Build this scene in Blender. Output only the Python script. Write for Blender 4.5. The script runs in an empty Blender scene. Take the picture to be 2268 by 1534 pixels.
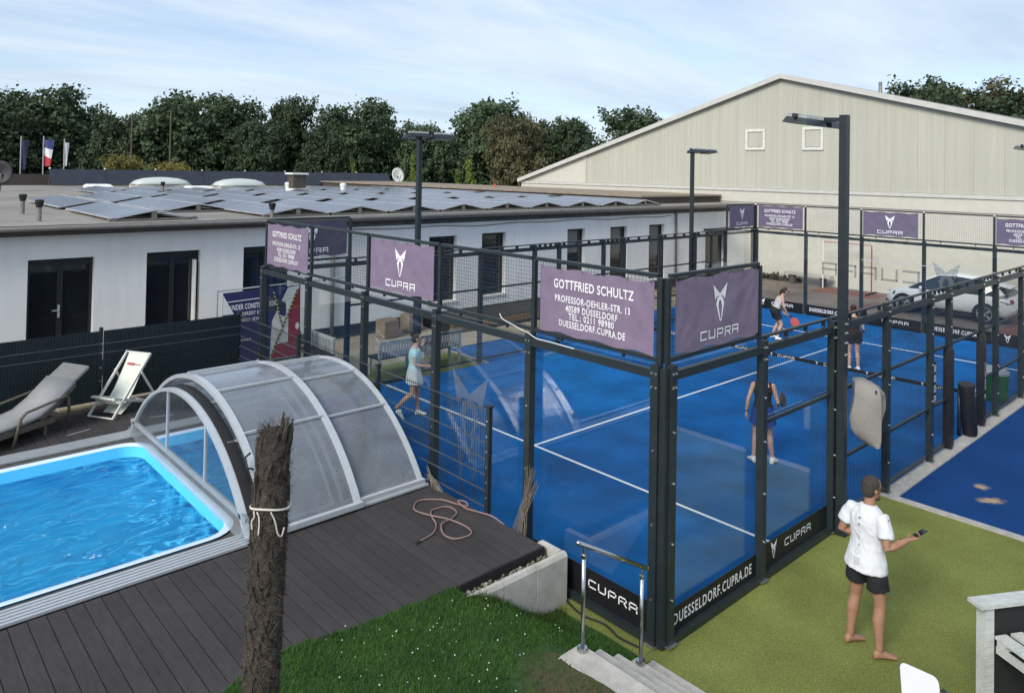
import bpy, bmesh, math, random
from mathutils import Vector, Matrix, noise as mnoise
R = math.radians
random.seed(7)
scene = bpy.context.scene
COL = scene.collection

# ------------------------------------------------------------------ camera
cam_d = bpy.data.cameras.new('camera'); cam = bpy.data.objects.new('camera', cam_d); COL.objects.link(cam)
cam_d.sensor_width = 36.0; cam_d.sensor_fit = 'HORIZONTAL'
cam_d.lens = 1641.14 / 2268 * 36
cam_d.shift_x = (1134 - 1102.83) / 2268
cam_d.shift_y = (347.5 - 767) / 2268
cam_d.clip_start = 0.1; cam_d.clip_end = 3000
CP = Vector((-6.8327, -4.8440, 5.1046))
CR = Vector((0.74452, -0.66735, 0.01820)); CU = Vector((-0.02588, -0.00161, 0.99966)); CF = Vector((0.66710, 0.74474, 0.01847))
cam.matrix_world = Matrix(((CR.x, CU.x, -CF.x, CP.x), (CR.y, CU.y, -CF.y, CP.y), (CR.z, CU.z, -CF.z, CP.z), (0, 0, 0, 1)))
scene.camera = cam

# ------------------------------------------------------------------ world and sun
SUN_AZ = math.atan2(-0.95, -0.22); SUN_EL = R(36)
w = bpy.data.worlds.new('World'); scene.world = w; w.use_nodes = True
nt = w.node_tree; N = nt.nodes; L = nt.links; N.clear()
out = N.new('ShaderNodeOutputWorld'); bg = N.new('ShaderNodeBackground'); L.new(bg.outputs[0], out.inputs[0])
sky = N.new('ShaderNodeTexSky'); sky.sky_type = 'NISHITA'; sky.sun_disc = False
sky.sun_elevation = SUN_EL; sky.sun_rotation = SUN_AZ; sky.air_density = 1.0; sky.dust_density = 0.6; sky.ozone_density = 1.6
tc = N.new('ShaderNodeTexCoord'); sx = N.new('ShaderNodeSeparateXYZ'); L.new(tc.outputs['Generated'], sx.inputs[0])
def wm(op, a, b=None, v=None):
    n = N.new('ShaderNodeMath'); n.operation = op
    if hasattr(a, 'links'): L.new(a, n.inputs[0])
    else: n.inputs[0].default_value = a
    if b is not None:
        if hasattr(b, 'links'): L.new(b, n.inputs[1])
        else: n.inputs[1].default_value = b
    return n.outputs[0]
az = wm('ADD', wm('ABSOLUTE', sx.outputs[2]), 0.14)
cx = N.new('ShaderNodeCombineXYZ')
L.new(wm('DIVIDE', sx.outputs[0], az), cx.inputs[0]); L.new(wm('DIVIDE', sx.outputs[1], az), cx.inputs[1])
mp = N.new('ShaderNodeMapping'); mp.inputs['Rotation'].default_value = (0, 0, R(52)); mp.inputs['Scale'].default_value = (0.34, 1.0, 1); mp.inputs['Location'].default_value = (3.1, 0.7, 0)
L.new(cx.outputs[0], mp.inputs[0])
n1 = N.new('ShaderNodeTexNoise'); n1.inputs['Scale'].default_value = 0.75; n1.inputs['Detail'].default_value = 10; n1.inputs['Roughness'].default_value = 0.64; n1.inputs['Distortion'].default_value = 0.9
L.new(mp.outputs[0], n1.inputs['Vector'])
cr = N.new('ShaderNodeValToRGB'); cr.color_ramp.elements[0].position = 0.31; cr.color_ramp.elements[1].position = 0.55
cr.color_ramp.elements[0].color = (0, 0, 0, 1); cr.color_ramp.elements[1].color = (1, 1, 1, 1)
L.new(n1.outputs['Fac'], cr.inputs[0])
n2 = N.new('ShaderNodeTexNoise'); n2.inputs['Scale'].default_value = 1.7; n2.inputs['Detail'].default_value = 6; n2.inputs['Roughness'].default_value = 0.6
L.new(mp.outputs[0], n2.inputs['Vector'])
cr2 = N.new('ShaderNodeValToRGB'); cr2.color_ramp.elements[0].position = 0.3; cr2.color_ramp.elements[1].position = 0.75
cr2.color_ramp.elements[0].color = (4.2, 5.2, 6.4, 1); cr2.color_ramp.elements[1].color = (6.3, 7.0, 7.7, 1)
L.new(n2.outputs['Fac'], cr2.inputs[0])
skm = N.new('ShaderNodeMixRGB'); skm.blend_type = 'MIX'; L.new(wm('ADD', wm('MULTIPLY', cr.outputs[0], 0.68), 0.24), skm.inputs[0])
skg = N.new('ShaderNodeMixRGB'); skg.blend_type = 'MULTIPLY'; skg.inputs[0].default_value = 1.0; skg.inputs[2].default_value = (1.06, 1.14, 1.28, 1)
L.new(sky.outputs[0], skg.inputs[1])
L.new(skg.outputs[0], skm.inputs[1]); L.new(cr2.outputs[0], skm.inputs[2])
L.new(skm.outputs[0], bg.inputs[0]); bg.inputs[1].default_value = 0.080

sd = bpy.data.lights.new('sun', 'SUN'); sd.energy = 2.1; sd.angle = R(24); sd.color = (1.0, 0.93, 0.82)
sun = bpy.data.objects.new('sun', sd); COL.objects.link(sun)
sv = Vector((math.sin(SUN_AZ) * math.cos(SUN_EL), math.cos(SUN_AZ) * math.cos(SUN_EL), math.sin(SUN_EL)))
sun.rotation_euler = (-sv).to_track_quat('-Z', 'Y').to_euler()
sun.location = (0, 0, 30)
scene.view_settings.view_transform = 'Standard'; scene.view_settings.look = 'None'
scene.view_settings.gamma = 1.0; scene.view_settings.use_curve_mapping = False
scene.view_settings.exposure = 0.80
scene.cycles.transparent_max_bounces = 40; scene.cycles.max_bounces = 10
scene.cycles.sample_clamp_indirect = 6.0

# ------------------------------------------------------------------ materials
def S(r, g, b):
    f = lambda c: c / 12.92 if c <= 0.04045 else ((c + 0.055) / 1.055) ** 2.4
    return (f(r / 255), f(g / 255), f(b / 255))
def c4(c): return (c[0], c[1], c[2], 1.0)
MATS = {}
class NT:
    def __init__(s, m): s.t = m.node_tree; s.n = s.t.nodes; s.l = s.t.links
    def new(s, typ, **kw):
        n = s.n.new(typ)
        for k, v in kw.items(): setattr(n, k, v)
        return n
    def link(s, a, b): s.l.new(a, b)
def mat(name, col, rough=0.6, var=0.15, scale=6.0, metal=0.0, bump=0.0, bscale=40.0, spec=0.4, obj_rand=0.0, var2=0.0, scale2=0.6, stretch=None, col2=None, coat=0.0):
    if name in MATS: return MATS[name]
    m = bpy.data.materials.new(name); m.use_nodes = True; MATS[name] = m
    t = NT(m); p = t.n['Principled BSDF']
    p.inputs['Roughness'].default_value = rough; p.inputs['Metallic'].default_value = metal; p.inputs['Specular IOR Level'].default_value = spec
    p.inputs['Coat Weight'].default_value = coat
    tcn = t.new('ShaderNodeTexCoord'); vec = tcn.outputs['Object']
    if obj_rand or stretch:
        mpn = t.new('ShaderNodeMapping'); t.link(vec, mpn.inputs[0])
        if stretch: mpn.inputs['Scale'].default_value = stretch
        if obj_rand:
            oi = t.new('ShaderNodeObjectInfo'); ml = t.new('ShaderNodeMath', operation='MULTIPLY'); ml.inputs[1].default_value = 37.0
            t.link(oi.outputs['Random'], ml.inputs[0]); cb = t.new('ShaderNodeCombineXYZ'); t.link(ml.outputs[0], cb.inputs[0]); t.link(ml.outputs[0], cb.inputs[2]); t.link(cb.outputs[0], mpn.inputs['Location'])
        vec = mpn.outputs[0]
    nz = t.new('ShaderNodeTexNoise'); nz.inputs['Scale'].default_value = scale; nz.inputs['Detail'].default_value = 6; nz.inputs['Roughness'].default_value = 0.62
    t.link(vec, nz.inputs['Vector'])
    rp = t.new('ShaderNodeValToRGB'); rp.color_ramp.elements[0].position = 0.3; rp.color_ramp.elements[1].position = 0.7
    c2 = col2 or tuple(min(1, c * (1 + var)) for c in col); c1 = tuple(c * (1 - var) for c in col)
    rp.color_ramp.elements[0].color = c4(c1); rp.color_ramp.elements[1].color = c4(c2)
    t.link(nz.outputs['Fac'], rp.inputs[0]); colout = rp.outputs[0]
    if var2:
        nb = t.new('ShaderNodeTexNoise'); nb.inputs['Scale'].default_value = scale2; nb.inputs['Detail'].default_value = 4
        t.link(tcn.outputs['Object'], nb.inputs['Vector'])
        mr = t.new('ShaderNodeMapRange'); mr.inputs[1].default_value = 0.3; mr.inputs[2].default_value = 0.7; mr.inputs[3].default_value = 1 - var2; mr.inputs[4].default_value = 1 + var2
        t.link(nb.outputs['Fac'], mr.inputs[0])
        mx = t.new('ShaderNodeMixRGB', blend_type='MULTIPLY'); mx.inputs[0].default_value = 1; t.link(colout, mx.inputs[1]); t.link(mr.outputs[0], mx.inputs[2]); colout = mx.outputs[0]
    if obj_rand:
        mr = t.new('ShaderNodeMapRange'); mr.inputs[3].default_value = 1 - obj_rand; mr.inputs[4].default_value = 1 + obj_rand
        t.link(oi.outputs['Random'], mr.inputs[0])
        mx = t.new('ShaderNodeMixRGB', blend_type='MULTIPLY'); mx.inputs[0].default_value = 1; t.link(colout, mx.inputs[1]); t.link(mr.outputs[0], mx.inputs[2]); colout = mx.outputs[0]
    t.link(colout, p.inputs['Base Color'])
    if bump:
        nb2 = t.new('ShaderNodeTexNoise'); nb2.inputs['Scale'].default_value = bscale; nb2.inputs['Detail'].default_value = 5
        t.link(vec, nb2.inputs['Vector']); bp = t.new('ShaderNodeBump'); bp.inputs['Strength'].default_value = bump; bp.inputs['Distance'].default_value = 0.02
        t.link(nb2.outputs['Fac'], bp.inputs['Height']); t.link(bp.outputs[0], p.inputs['Normal'])
    return m
def glassmat(name, tint, ior=1.5, rough=0.0, dust=0.0, boost=1.0):
    m = bpy.data.materials.new(name); m.use_nodes = True; MATS[name] = m; t = NT(m); t.n.clear()
    o = t.new('ShaderNodeOutputMaterial'); tr = t.new('ShaderNodeBsdfTransparent'); tr.inputs[0].default_value = c4(tint)
    gl = t.new('ShaderNodeBsdfGlossy'); gl.inputs['Roughness'].default_value = rough; gl.inputs[0].default_value = (0.95, 0.97, 1, 1)
    fr = t.new('ShaderNodeFresnel'); ge = t.new('ShaderNodeNewGeometry'); im = t.new('ShaderNodeMapRange'); im.inputs[3].default_value = ior; im.inputs[4].default_value = 1 / ior
    t.link(ge.outputs['Backfacing'], im.inputs[0]); t.link(im.outputs[0], fr.inputs[0])
    mu = t.new('ShaderNodeMath', operation='MULTIPLY'); mu.inputs[1].default_value = boost; mu.use_clamp = True; t.link(fr.outputs[0], mu.inputs[0])
    mx = t.new('ShaderNodeMixShader'); t.link(mu.outputs[0], mx.inputs[0]); t.link(tr.outputs[0], mx.inputs[1]); t.link(gl.outputs[0], mx.inputs[2])
    last = mx.outputs[0]
    if dust:
        df = t.new('ShaderNodeBsdfDiffuse'); df.inputs[0].default_value = (0.62, 0.66, 0.70, 1)
        tl = t.new('ShaderNodeBsdfTranslucent'); tl.inputs[0].default_value = (0.62, 0.66, 0.70, 1)
        ad = t.new('ShaderNodeMixShader'); ad.inputs[0].default_value = 0.5; t.link(df.outputs[0], ad.inputs[1]); t.link(tl.outputs[0], ad.inputs[2])
        nz = t.new('ShaderNodeTexNoise'); nz.inputs['Scale'].default_value = 1.6; nz.inputs['Detail'].default_value = 8; nz.inputs['Roughness'].default_value = 0.7
        tcn = t.new('ShaderNodeTexCoord'); t.link(tcn.outputs['Object'], nz.inputs['Vector'])
        mr = t.new('ShaderNodeMapRange'); mr.inputs[1].default_value = 0.3; mr.inputs[2].default_value = 0.75; mr.inputs[3].default_value = dust * 0.6; mr.inputs[4].default_value = dust * 1.4
        t.link(nz.outputs['Fac'], mr.inputs[0])
        m2 = t.new('ShaderNodeMixShader'); t.link(mr.outputs[0], m2.inputs[0]); t.link(last, m2.inputs[1]); t.link(ad.outputs[0], m2.inputs[2]); last = m2.outputs[0]
    t.link(last, o.inputs[0]); return m

M_steel = mat('dark_steel', (0.016, 0.024, 0.028), 0.42, 0.2, 5, 0.0, 0.05, 120, 0.5)
M_wire = mat('wire', (0.02, 0.026, 0.03), 0.5, 0.05)
M_bolt = mat('zinc_bolt', (0.62, 0.62, 0.62), 0.3, 0.1, metal=0.9)
M_glass = glassmat('court_glass', (0.97, 0.983, 0.98), 1.5, boost=1.15)
M_poly = glassmat('enclosure_sheet', (0.70, 0.72, 0.75), 1.5, 0.12, dust=0.27, boost=1.8)
M_polyend = glassmat('enclosure_end_sheet', (0.72, 0.78, 0.80), 1.6, 0.01, dust=0.05, boost=2.2)
M_skirt = glassmat('enclosure_skirt', (0.8, 0.87, 0.88), 1.45, 0.15, dust=0.35)
M_alu = mat('white_aluminium', (0.54, 0.57, 0.60), 0.3, 0.06, 8, 0.35)
M_alu2 = mat('grey_aluminium', (0.42, 0.45, 0.47), 0.35, 0.08, 8, 0.4)
M_white = mat('white_paint', (0.80, 0.80, 0.78), 0.6, 0.06, 3)
M_letter = mat('white_print', (0.80, 0.79, 0.82), 0.6, 0.03)
M_black = mat('black_print', (0.008, 0.009, 0.011), 0.45, 0.2)
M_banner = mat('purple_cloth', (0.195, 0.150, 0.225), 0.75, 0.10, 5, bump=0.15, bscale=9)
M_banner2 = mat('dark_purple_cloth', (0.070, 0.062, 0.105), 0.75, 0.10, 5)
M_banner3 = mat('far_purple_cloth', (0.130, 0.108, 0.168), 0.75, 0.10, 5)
M_frost = glassmat('frosted_film', (0.52, 0.58, 0.62), 1.3, 0.4, dust=0.20)
M_frostgrey = glassmat('grey_film', (0.50, 0.51, 0.51), 1.3, 0.4, dust=0.10)
M_line = mat('line_white', (0.78, 0.80, 0.82), 0.8, 0.08, 30)
M_lav = mat('concrete', (0.40, 0.39, 0.36), 0.85, 0.18, 5, bump=0.3, bscale=60, var2=0.15)
M_inox = mat('stainless', (0.50, 0.50, 0.50), 0.22, 0.05, metal=1.0)
M_rubber = mat('black_rubber', (0.014, 0.014, 0.015), 0.6, 0.2)
M_pad = mat('black_pad', (0.010, 0.011, 0.014), 0.5, 0.3, 4, bump=0.2, bscale=8)
M_dark = mat('dark_interior', (0.012, 0.013, 0.015), 0.8, 0.2)

# ------------------------------------------------------------------ mesh helpers
class G:
    def __init__(s): s.v = []; s.f = []; s.mi = []; s.cur = 0
    def add(s, vs, fs):
        b = len(s.v); s.v += [tuple(p) for p in vs]; s.f += [tuple(i + b for i in f) for f in fs]; s.mi += [s.cur] * len(fs); return s
    def box(s, x0, x1, y0, y1, z0, z1):
        return s.add([(x0, y0, z0), (x1, y0, z0), (x1, y1, z0), (x0, y1, z0), (x0, y0, z1), (x1, y0, z1), (x1, y1, z1), (x0, y1, z1)],
                     [(3, 2, 1, 0), (4, 5, 6, 7), (0, 1, 5, 4), (1, 2, 6, 5), (2, 3, 7, 6), (3, 0, 4, 7)])
    def hexa(s, p):   # 8 points, box order
        return s.add(p, [(3, 2, 1, 0), (4, 5, 6, 7), (0, 1, 5, 4), (1, 2, 6, 5), (2, 3, 7, 6), (3, 0, 4, 7)])
    def bar(s, a, b, wd, ht, up=(0, 0, 1)):
        a = Vector(a); b = Vector(b); d = (b - a).normalized(); u = Vector(up)
        if abs(d.dot(u)) > 0.99: u = Vector((1, 0, 0))
        r = d.cross(u).normalized(); u = r.cross(d)
        r *= wd / 2; u *= ht / 2
        return s.hexa([a - r - u, a + r - u, b + r - u, b - r - u, a - r + u, a + r + u, b + r + u, b - r + u])
    def tube(s, pts, r, n=8, cap=True, closed=False):
        pts = [Vector(p) for p in pts]; m = len(pts); rs = r if isinstance(r, (list, tuple)) else [r] * m
        rings = []; ref = None
        for i in range(m):
            if closed: d = pts[(i + 1) % m] - pts[i - 1]
            else: d = pts[min(i + 1, m - 1)] - pts[max(i - 1, 0)]
            if d.length < 1e-9: d = Vector((0, 0, 1))
            d.normalize()
            if ref is None: ref = Vector((0, 0, 1)) if abs(d.z) < 0.9 else Vector((1, 0, 0))
            x = (ref - d * ref.dot(d)).normalized(); ref = x; y = d.cross(x)
            rings.append([pts[i] + (x * math.cos(2 * math.pi * k / n) + y * math.sin(2 * math.pi * k / n)) * rs[i] for k in range(n)])
        return s.rings(rings, cap and not closed, closed)
    def rings(s, rings, cap=True, closed=False):
        n = len(rings[0]); m = len(rings); vs = [p for r in rings for p in r]; fs = []
        for i in range(m if closed else m - 1):
            j = (i + 1) % m
            for k in range(n):
                fs.append((i * n + k, i * n + (k + 1) % n, j * n + (k + 1) % n, j * n + k))
        if cap:
            fs.append(tuple(range(n - 1, -1, -1))); fs.append(tuple((m - 1) * n + k for k in range(n)))
        return s.add(vs, fs)
    def grid(s, nu, nv, fn, thick=None):
        vs = [fn(i / nu, j / nv) for j in range(nv + 1) for i in range(nu + 1)]; fs = []
        for j in range(nv):
            for i in range(nu):
                a = j * (nu + 1) + i; fs.append((a, a + 1, a + nu + 2, a + nu + 1))
        return s.add(vs, fs)
    def poly(s, pts): return s.add(pts, [tuple(range(len(pts)))])
    def prism(s, pts, d):   # extrude polygon pts by vector d
        d = Vector(d); n = len(pts); a = [Vector(p) for p in pts]; b = [p + d for p in a]
        fs = [tuple(range(n - 1, -1, -1)), tuple(n + k for k in range(n))] + [(k, (k + 1) % n, n + (k + 1) % n, n + k) for k in range(n)]
        return s.add(a + b, fs)
    def lathe(s, c, prof, n=16):
        c = Vector(c); return s.rings([[c + Vector((r * math.cos(2 * math.pi * k / n), r * math.sin(2 * math.pi * k / n), z)) for k in range(n)] for r, z in prof])
    def ball(s, c, r, n=10, m=6):
        rx, ry, rz = r if isinstance(r, (tuple, list)) else (r, r, r); c = Vector(c)
        return s.rings([[c + Vector((rx * math.sin(t) * math.cos(2 * math.pi * k / n), ry * math.sin(t) * math.sin(2 * math.pi * k / n), -rz * math.cos(t))) for k in range(n)]
                        for t in [math.pi * (i + 0.15) / (m + 0.3) for i in range(m + 1)]])
    def mesh(s, name, mats, smooth=False):
        me = bpy.data.meshes.new(name); me.from_pydata(s.v, [], s.f)
        for m in (mats if isinstance(mats, (list, tuple)) else [mats]): me.materials.append(m)
        if any(s.mi): me.polygons.foreach_set('material_index', s.mi)
        if smooth: me.polygons.foreach_set('use_smooth', [True] * len(me.polygons))
        me.update(); return me
    def build(s, name, mats, parent=None, smooth=False, kind=None):
        return link(name, s.mesh(name, mats, smooth), parent, kind)
OFF = {}
def link(name, me, parent=None, kind=None):
    o = bpy.data.objects.new(name, me); COL.objects.link(o)
    if parent is not None:
        o.parent = parent; o.location = OFF.get(parent.name, Vector((0, 0, 0)))
    if kind: o['kind'] = kind
    return o
def tag(o, label, cat, group=None):
    o['label'] = label; o['category'] = cat
    if group: o['group'] = group
    return o
def thing(name, label, cat, loc=(0, 0, 0), group=None, rotz=0.0, local=False):
    o = bpy.data.objects.new(name, None); COL.objects.link(o); o.empty_display_size = 0.2
    o.location = loc; o.rotation_euler = (0, 0, rotz)
    if not local: OFF[o.name] = -Vector(loc)
    return tag(o, label, cat, group)
def struct(o): o['kind'] = 'structure'; return o
def smoothstep(a, b, x):
    t = max(0, min(1, (x - a) / (b - a))); return t * t * (3 - 2 * t)
def autosmooth(o, ang=40):
    me = o.data
    me.polygons.foreach_set('use_smooth', [True] * len(me.polygons))
    try: me.set_sharp_from_angle(angle=R(ang))
    except Exception: pass
    return o

# ------------------------------------------------------------------ lettering
def text_polys(s, bold=0.0, spacing=1.0):
    cu = bpy.data.curves.new('glyphs', 'FONT'); cu.body = s; cu.size = 1.0; cu.offset = bold; cu.space_character = spacing; cu.resolution_u = 3
    o = bpy.data.objects.new('glyphs', cu); COL.objects.link(o); bpy.context.view_layer.update()
    me = bpy.data.meshes.new_from_object(o.evaluated_get(bpy.context.evaluated_depsgraph_get()))
    vs = [v.co.copy() for v in me.vertices]; fs = [tuple(p.vertices) for p in me.polygons]
    bpy.data.objects.remove(o); bpy.data.curves.remove(cu); bpy.data.meshes.remove(me)
    x0 = min(v.x for v in vs); x1 = max(v.x for v in vs); y0 = min(v.y for v in vs); y1 = max(v.y for v in vs)
    return [((v.x - x0) / (x1 - x0), (v.y - y0) / (y1 - y0)) for v in vs], fs, (x1 - x0) / (y1 - y0)
TXT = {}
def text(s, bold=0.012, spacing=1.08):
    k = (s, bold, spacing)
    if k not in TXT: TXT[k] = text_polys(s, bold, spacing)
    return TXT[k]
def place_text(g, fn, s, cx, cy, width, height=None, bold=0.012, spacing=1.08, mirror=False):
    vs, fs, asp = text(s, bold, spacing); h = height or width / asp
    sg = -1 if mirror else 1
    g.add([fn(cx + sg * (u - 0.5) * width, cy + (v - 0.5) * h) for u, v in vs], [f if not mirror else f[::-1] for f in fs])
def stroke(pts, t):
    out = []
    for (a, b) in zip(pts[:-1], pts[1:]):
        d = Vector((b[0] - a[0], b[1] - a[1])); ln = d.length; d /= ln; n = Vector((-d.y, d.x)) * t / 2; e = d * t / 2
        A = Vector(a) - e; B = Vector(b) + e
        out.append([(A - n), (B - n), (B + n), (A + n)])
    return out
def wordmark_quads():
    t = 0.17; hh = 1.0; wl = 1.25; gap = 0.34; x = 0; q = []
    L_ = {'C': [[(1, 1), (0, 1), (0, 0), (1, 0)]], 'U': [[(0, 1), (0, 0), (1, 0), (1, 1)]], 'P': [[(0, -0.05), (0, 1), (1, 1), (1, 0.4), (0.25, 0.4)]],
          'R': [[(0, -0.05), (0, 1), (1, 1), (1, 0.45), (0.25, 0.45)], [(0.62, 0.45), (1, -0.05)]], 'A': [[(0, -0.05), (0, 1), (1, 1), (1, -0.05)], [(0, 0.42), (1, 0.42)]]}
    for ch in 'CUPRA':
        for pl in L_[ch]:
            pl2 = [(x + px * (wl - t) + t / 2, py * (hh - t) + t / 2) for px, py in pl]
            q += stroke(pl2, t)
        x += wl + gap
    W = x - gap
    return [[(p[0] / W - 0.5, p[1] / W - 0.5 / W) for p in k] for k in q], hh / W
WM, WM_ASP = wordmark_quads()
def place_wordmark(g, fn, cx, cy, width, mirror=False, layer=0.0):
    sg = -1 if mirror else 1
    for i, q in enumerate(WM):
        pts = [fn(cx + sg * p[0] * width, cy + p[1] * width) for p in q]
        g.poly(pts if not mirror else pts[::-1])
LOGO_H = [[(-.5, 1.42), (0, 1.03), (0, .93), (-.2, .94), (-.33, .80)], [(0, .93), (-.16, .90), (-.27, .66), (-.12, .56), (-.07, .74), (0, .80)], [(-.27, .66), (-.05, 0), (0, 0), (0, .07), (-.025, .07), (-.12, .56)]]
def place_logo(g, fn, cx, cy, width):
    for sg in (1, -1):
        for pl in LOGO_H:
            pts = [fn(cx + sg * p[0] * width, cy + (p[1] - 0.71) * width) for p in pl]
            g.poly(pts if sg > 0 else pts[::-1])

def T_text(t, fn, *a, **k): g = G(); place_text(g, fn, *a, **k); return g.build('lettering', M_letter, t)
def T_word(t, fn, *a, **k): g = G(); place_wordmark(g, fn, *a, **k); return g.build('wordmark', M_letter, t)
def T_logo(t, fn, *a, **k): g = G(); place_logo(g, fn, *a, **k); return g.build('emblem', M_letter, t)

# ------------------------------------------------------------------ GROUND
def sheet(name, x0, x1, y0, y1, z, m, parent=None, th=0.05):
    return G().box(x0, x1, y0, y1, z - th, z).build(name, m, parent)
M_ground = mat('outer_ground', (0.10, 0.10, 0.085), 0.95, 0.25, 0.8, var2=0.2, scale2=0.05)
struct(G().box(-900, 1300, -900, 1300, -0.6, -0.30).build('ground', M_ground))
def turf_mat(name, c1, c2, fine=220.0, var2=0.12, sand=None):
    m = mat(name, c1, 0.92, 0.0, fine, col2=c2, bump=0.55, bscale=260, spec=0.12, var2=var2, scale2=0.9)
    if sand:
        t = NT(m); p = t.n['Principled BSDF']; src = p.inputs['Base Color'].links[0].from_socket
        tcn = t.new('ShaderNodeTexCoord'); fac = None
        for (x, y, rx, ry, a) in sand:
            mpn = t.new('ShaderNodeMapping'); mpn.vector_type = 'TEXTURE'; mpn.inputs['Location'].default_value = (x, y, 0); mpn.inputs['Rotation'].default_value = (0, 0, R(a)); mpn.inputs['Scale'].default_value = (rx, ry, 1)
            t.link(tcn.outputs['Object'], mpn.inputs[0])
            gr = t.new('ShaderNodeTexGradient', gradient_type='QUADRATIC_SPHERE'); t.link(mpn.outputs[0], gr.inputs[0])
            fac = gr.outputs['Fac'] if fac is None else (lambda A, B: (lambda n: (t.link(A, n.inputs[0]), t.link(B, n.inputs[1]), n.outputs[0])[2])(t.new('ShaderNodeMath', operation='MAXIMUM')))(fac, gr.outputs['Fac'])
        nz = t.new('ShaderNodeTexNoise'); nz.inputs['Scale'].default_value = 9; nz.inputs['Detail'].default_value = 6; t.link(tcn.outputs['Object'], nz.inputs['Vector'])
        mu = t.new('ShaderNodeMath', operation='MULTIPLY'); t.link(fac, mu.inputs[0]); t.link(nz.outputs['Fac'], mu.inputs[1])
        mr = t.new('ShaderNodeMapRange'); mr.inputs[1].default_value = 0.10; mr.inputs[2].default_value = 0.30; t.link(mu.outputs[0], mr.inputs[0])
        mx = t.new('ShaderNodeMixRGB'); mx.inputs[2].default_value = (0.36, 0.28, 0.19, 1); t.link(mr.outputs[0], mx.inputs[0]); t.link(src, mx.inputs[1]); t.link(mx.outputs[0], p.inputs['Base Color'])
    return m
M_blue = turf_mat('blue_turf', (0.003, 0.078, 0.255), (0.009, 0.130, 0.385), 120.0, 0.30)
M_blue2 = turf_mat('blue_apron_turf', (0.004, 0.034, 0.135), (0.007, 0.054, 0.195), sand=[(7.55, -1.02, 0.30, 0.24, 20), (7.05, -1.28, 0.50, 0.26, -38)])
M_turf = turf_mat('green_turf', (0.104, 0.130, 0.028), (0.235, 0.258, 0.080), 60.0, 0.20)
court = struct(sheet('court_floor', -0.02, 20.02, -0.02, 10.02, 0.0, M_blue))
for (x0, x1, y0, y1) in ((3.0, 3.05, 0.03, 9.97), (16.95, 17.0, 0.03, 9.97), (3.05, 16.95, 4.975, 5.025)):
    sheet('court_line', x0, x1, y0, y1, 0.006, M_line, court, 0.004)
struct(sheet('green_turf', -0.36, 5.86, -9.0, -0.02, -0.012, M_turf))
struct(sheet('green_turf', -0.36, -0.02, -0.015, 1.45, -0.012, M_turf))
struct(sheet('green_turf', 2.2, 6.2, 10.02, 11.5, -0.012, M_turf))
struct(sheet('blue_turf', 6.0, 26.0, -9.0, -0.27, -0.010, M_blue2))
struct(sheet('blue_turf', 6.3, 19.5, 10.02, 11.9, -0.010, M_blue))
M_kerb = mat('kerb_concrete', (0.34, 0.33, 0.31), 0.9, 0.2, 8, bump=0.3, bscale=80)
struct(sheet('kerb', 5.86, 6.0, -9.0, -0.27, 0.012, M_kerb, th=0.1))
struct(sheet('kerb', 5.86, 20.3, -0.27, -0.022, 0.014, M_kerb, th=0.1))
struct(sheet('kerb', 6.2, 6.3, 10.02, 11.9, 0.012, M_kerb, th=0.1))
def paver_mat(name, c1, c2, mortar, sc, rot=0, bw=0.5, rh=0.25, ms=0.02):
    m = bpy.data.materials.new(name); m.use_nodes = True; t = NT(m); p = t.n['Principled BSDF']; p.inputs['Roughness'].default_value = 0.9
    tcn = t.new('ShaderNodeTexCoord'); mpn = t.new('ShaderNodeMapping'); mpn.inputs['Rotation'].default_value = (0, 0, R(rot)); t.link(tcn.outputs['Object'], mpn.inputs[0])
    b = t.new('ShaderNodeTexBrick'); b.inputs['Scale'].default_value = sc; b.inputs['Color1'].default_value = c4(c1); b.inputs['Color2'].default_value = c4(c2); b.inputs['Mortar'].default_value = c4(mortar)
    b.inputs['Brick Width'].default_value = bw; b.inputs['Row Height'].default_value = rh; b.inputs['Mortar Size'].default_value = ms
    t.link(mpn.outputs[0], b.inputs[0])
    nz = t.new('ShaderNodeTexNoise'); nz.inputs['Scale'].default_value = 0.7; nz.inputs['Detail'].default_value = 7; t.link(tcn.outputs['Object'], nz.inputs['Vector'])
    mr = t.new('ShaderNodeMapRange'); mr.inputs[1].default_value = 0.3; mr.inputs[2].default_value = 0.7; mr.inputs[3].default_value = 0.7; mr.inputs[4].default_value = 1.25; t.link(nz.outputs['Fac'], mr.inputs[0])
    mx = t.new('ShaderNodeMixRGB', blend_type='MULTIPLY'); mx.inputs[0].default_value = 1; t.link(b.outputs[0], mx.inputs[1]); t.link(mr.outputs[0], mx.inputs[2]); t.link(mx.outputs[0], p.inputs['Base Color'])
    bp = t.new('ShaderNodeBump'); bp.inputs['Strength'].default_value = 0.4; bp.inputs['Distance'].default_value = 0.02; bp.invert = True; t.link(b.outputs['Fac'], bp.inputs['Height']); t.link(bp.outputs[0], p.inputs['Normal'])
    return m
M_cobble = paver_mat('cobbles', (0.30, 0.25, 0.18), (0.36, 0.31, 0.23), (0.16, 0.14, 0.10), 4.0, 20)
M_yard = paver_mat('yard_pavers', (0.20, 0.155, 0.12), (0.25, 0.19, 0.145), (0.10, 0.085, 0.07), 4.5, 45)
M_redpave = paver_mat('red_pavers', (0.22, 0.085, 0.055), (0.27, 0.11, 0.075), (0.10, 0.05, 0.04), 4.5, 45)
struct(sheet('paved_path', -9.0, 20.2, 10.02, 16.0, -0.03, M_cobble))
struct(sheet('paved_yard', 20.2, 28.2, -14.0, 16.0, -0.02, M_yard))
for (x0, x1, y0, y1) in ((25.9, 27.5, 7.9, 10.6), (21.0, 25.2, 7.0, 7.5), (20.6, 27.0, 1.0, 2.6)):
    struct(sheet('red_paving_band', x0, x1, y0, y1, -0.014, M_redpave))
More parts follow.
